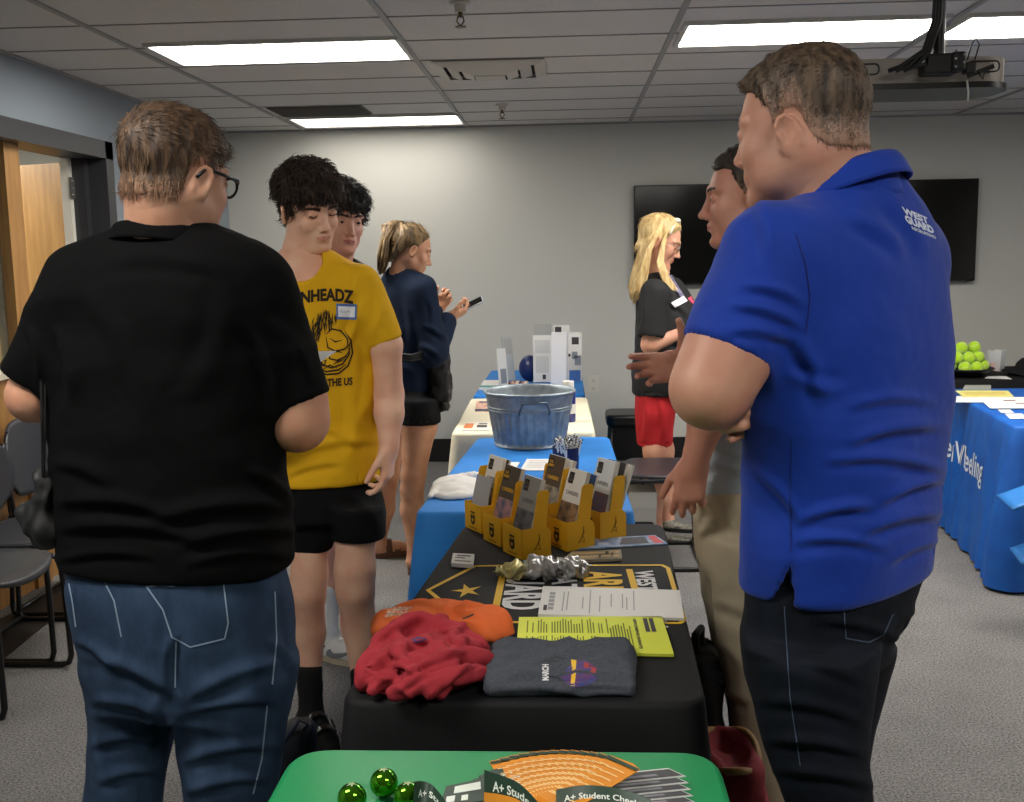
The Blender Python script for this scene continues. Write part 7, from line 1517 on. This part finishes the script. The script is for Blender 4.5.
def curled(pts, h0, h1, text, label, tx, ty, size, ptop=None, orange=None):
    """upright curled leaflet: pts image points of its foot, h heights"""
    B_ = [WZ(x, y, ZT+.026) for x, y in pts]; e = empty('curled_leaflet', B_[0], label=label, cat='leaflet', group='curled front leaflets'); Q = []
    for i in range(len(B_)-1):
        p0 = B_[max(i-1, 0)]; p1 = B_[i]; p2 = B_[i+1]; p3 = B_[min(i+2, len(B_)-1)]
        for k in range(6): t = k/6; Q.append(.5*((2*p1)+(p2-p0)*t+(2*p0-5*p1+4*p2-p3)*t*t+(3*p1-p0-3*p2+p3)*t**3))
    Q.append(B_[-1]); n = len(Q); V = []
    for i, p in enumerate(Q): V.append(p)
    hh = [h0+(h1-h0)*i/(n-1) for i in range(n)]; top = [p+Vector((0, .018, hh[i])) for i, p in enumerate(Q)]; bk = [Vector((0, .0012, 0))]
    VV = Q+top+[v+bk[0] for v in Q+top]; m2 = 2*n; Fc = []
    for i in range(n-1): Fc += [(i, i+1, n+i+1, n+i), (m2+i, m2+n+i, m2+n+i+1, m2+i+1), (n+i, n+i+1, m2+n+i+1, m2+n+i), (i, m2+i, m2+i+1, i+1)]
    Fc += [(0, n, m2+n, m2), (n-1, m2+n-1, m2+2*n-1, 2*n-1)]
    o = mk('card', VV, Fc, m_lg, e)
    V, F2 = text_mesh(text, 1, .02, 'LEFT'); xs = [v.x for v in V]; L_ = max(xs)-min(xs); mb = MB()
    def at(u, v):
        i = min(int(u*(n-1)), n-2); t = u*(n-1)-i; a = Q[i].lerp(Q[i+1], t); b = top[i].lerp(top[i+1], t); return a.lerp(b, v)-Vector((0, .0012, -.0004))
    bm = bmesh.new(); vs = [bm.verts.new(v) for v in V]
    for f in F2:
        try: bm.faces.new([vs[q_] for q_ in f])
        except Exception: pass
    bmesh.ops.triangulate(bm, faces=bm.faces[:])
    for _ in range(3):
        ed = [q_ for q_ in bm.edges if q_.calc_length() > .3]
        if ed: bmesh.ops.subdivide_edges(bm, edges=ed, cuts=1); bmesh.ops.triangulate(bm, faces=[f for f in bm.faces if len(f.verts) > 3])
    bm.verts.index_update(); mk('lettering', [at(tx+(v.co.x-min(xs))/L_*size, ty+v.co.y*.42) for v in bm.verts], [tuple(v.index for v in f.verts) for f in bm.faces], m_lw, e); bm.free()
    if orange:
        mb = MB(); u0, u1 = orange
        for i in range(8): a = u0+(u1-u0)*i/8; b = u0+(u1-u0)*(i+1)/8; mb.quad(at(a, .0), at(b, .0), at(b, .42), at(a, .42))
        mb.build('orange_panel', m_lo, e)
    return e
curled([(413, 812), (420, 806), (432, 806), (448, 822)], .034, .012, 'A+ Stud', 'dark green curled leaflet at the left end of the spiral, beside a green ball', .25, .5, .7)
curled([(484, 808), (500, 808), (520, 812), (540, 828)], .046, .022, 'A+ Student', 'dark green and orange curled leaflet in the middle of the spiral', .2, .6, .75, orange=(0, .8))
curled([(556, 812), (585, 806), (620, 808), (652, 818)], .022, .016, 'A+ Student Checking', 'dark green curled leaflet at the right, reading Student Checking', .12, .5, .84)
# white chart leaflet on the left wing
e, PP = sheet('printed_flyer', [(440, 806), (486, 800), (484, 778), (446, 786)], m_gd, 'slate green printed flyer with white panels at the left of the spiral', 'flyer', ZT+.034, .002)
lines(e, PP, [(.25, .9, .5, .85), (.1, .3, .1, .4), (.45, .6, .1, .35)], m_lw, 'white_panels')
# ------------------------------------------------------------------ bags on the floor
def bagmesh(name, e, s, lo, hi, m, disp, h=.007): return sdfmesh(name, s, [(lo, hi, h)], m, e, disp, relaxn=1)
m_bb = mat('backpack_black', '0b0c0e', .6, bump=.3, bscale=250)
Yb = 2.5; c = WY(702, 700, Yb); e = empty('backpack', (c.x, Yb, 0), label='black backpack standing beside the black table on its right side', cat='backpack')
zt = WY(699, 630, Yb).z; s = Sdf().u(rbox((c.x, Yb, zt*.46), (.042, .11, zt*.46), .035)).u(rbox((c.x+.03, Yb-.02, zt*.25), (.035, .11, zt*.24), .03), .02)
lo, hi = bb([(c.x, Yb, 0), (c.x, Yb, zt)], .2); lo[2] = -.01; bagmesh('bag_body', e, s, lo, hi, m_bb, folds([], .010, 14, (1, 1, .7), 101))
mb = MB()
for yo in (-.06, .05): mb.tube([(c.x+.04, Yb+yo, zt*.85), (c.x+.075, Yb+yo-.01, zt*.72), (c.x+.085, Yb+yo-.02, zt*.5), (c.x+.065, Yb+yo, zt*.3)], .012, 6)
mb.build('strap', m_bb, e, smooth=True)
k0 = WY(719, 681, Yb-.1); mb = MB(); mb.tube([(c.x+.04, Yb-.09, k0.z+.02), (k0.x-.01, Yb-.1, k0.z+.015), (k0.x+.0, Yb-.1, k0.z+.02), (k0.x+.022, Yb-.1, k0.z-.005), (k0.x+.005, Yb-.1, k0.z-.02), (k0.x-.015, Yb-.1, k0.z-.002), (k0.x+.01, Yb-.11, k0.z+.004)], .010, 7); mb.build('strap_knot', m_bb, e, smooth=True)
mb = MB(); mb.tube([(c.x-.02, Yb-.03, zt*.90), (c.x-.02, Yb-.02, zt*.99), (c.x-.0, Yb+.03, zt*.99), (c.x-.0, Yb+.04, zt*.90)], .010, 7); mb.build('grab_handle', m_bb, e, smooth=True)
Yr = 2.1; c = WY(734, 780, Yr); zt = WY(734, 747, Yr).z; e = empty('tote_bag', (c.x, Yr, 0), label='red bag with a tan rim on the floor beside the green table', cat='bag')
s = Sdf().u(loft([(.01, c.x, Yr, .045, .10), (.12, c.x, Yr, .066, .13), (zt*.7, c.x, Yr, .070, .125), (zt, c.x-.008, Yr, .055, .11)], 0, 2.6)); s.cut(ell((c.x-.008, Yr, zt+.01), (.046, .10, .05)), .006)
lo, hi = bb([(c.x, Yr, 0), (c.x, Yr, zt)], .16); lo[2] = -.01; bagmesh('bag_body', e, s, lo, hi, mat('bag_red', '8e1f2c', .8, bump=.25, bscale=200, col2='7c1a26', nscale=8), folds([], .016, 12, (1, 1, .6), 105))
mb = MB(); mb.tube([(c.x-.008+.055*math.cos(a), Yr+.108*math.sin(a), zt-.006+.008*math.sin(3*a)) for a in np.linspace(0, 2*PI, 33)], .008, 6, caps=False); mb.build('tan_rim', mat('rim_tan', '9a7444', .6), e, smooth=True)
Yn = 2.45; c = WY(292, 780, Yn); zt = WY(292, 722, Yn).z; e = empty('duffel_bag', (c.x, Yn, 0), label='dark navy drawstring bag on the floor between the jeans and the green table', cat='bag')
s = Sdf().u(loft([(.01, c.x, Yn, .055, .09), (.1, c.x, Yn, .075, .11), (zt*.75, c.x, Yn, .065, .10), (zt, c.x+.02, Yn, .035, .05)], 0, 2.3)); lo, hi = bb([(c.x, Yn, 0), (c.x, Yn, zt)], .16); lo[2] = -.01
bagmesh('bag_body', e, s, lo, hi, mat('bag_navy', '0c1220', .6, bump=.3, bscale=200), folds([], .014, 13, (1, 1, .6), 108))
mb = MB(); mb.tube([(c.x-.03, Yn-.08, zt*.8), (c.x+.01, Yn-.07, zt*.97), (c.x+.04, Yn-.05, zt*1.08), (c.x+.055, Yn-.03, zt*1.02), (c.x+.03, Yn-.05, zt*.95)], .005, 6); mb.build('drawstring', mat('cord_navy', '1b2740', .6), e, smooth=True)
# light blue leaflet bag at the right edge
Yl = 4.15; c = WY(1036, 540, Yl); z0_ = WY(1036, 487, Yl).z; e = empty('folding_stand', (c.x, Yl, 0), label='light blue folding stand cut off by the right edge, beside the royal blue tablecloth', cat='stand')
mlb = mat('plastic_light_blue', '2d79c4', .4)
mb = MB(); gridsurf(mb, lambda u, v: (c.x-.10+.22*u, Yl-.02+.16*v+.03*(u-.5)**2, z0_-.09+.09*u+.02*v), 8, 8, .010); mb.build('upper_shelf', mlb, e, smooth=True)
mb = MB(); gridsurf(mb, lambda u, v: (c.x-.07+.2*u, Yl-.05+.12*v, z0_-.30+.07*u+.03*v), 8, 8, .010); mb.build('lower_shelf', mlb, e, smooth=True)
for sx in (.03, .10):
    for sy in (-.03, .09): mb = MB(); mb.tube([(c.x+sx, Yl+sy, z0_-.06), (c.x+sx, Yl+sy, 0)], .011, 8); mb.build('leg', m_tube, e, smooth=True)
# ------------------------------------------------------------------ world, view
w = bpy.data.worlds.new('world'); sc.world = w; w.use_nodes = True; w.node_tree.nodes['Background'].inputs[0].default_value = (.6, .65, .7, 1); w.node_tree.nodes['Background'].inputs[1].default_value = .2
def lamp(name, loc, size, power, col=(1, .97, .9)):
    d = bpy.data.lights.new(name, 'AREA'); d.shape = 'RECTANGLE'; d.size, d.size_y = size; d.energy = power; d.color = col
    o = bpy.data.objects.new(name, d); o.location = loc; link(o); return o
lamp('beyond_room_lamp', (XL-1.5, 5.4, 2.38), (1.1, .5), 55)
sc.view_settings.view_transform = 'Standard'; sc.view_settings.look = 'None'; sc.view_settings.gamma = 1; sc.view_settings.use_curve_mapping = False
sc.view_settings.exposure = .75
sc.cycles.use_denoising = True
sc.cycles.max_bounces = 6; sc.cycles.diffuse_bounces = 3; sc.cycles.transparent_max_bounces = 8
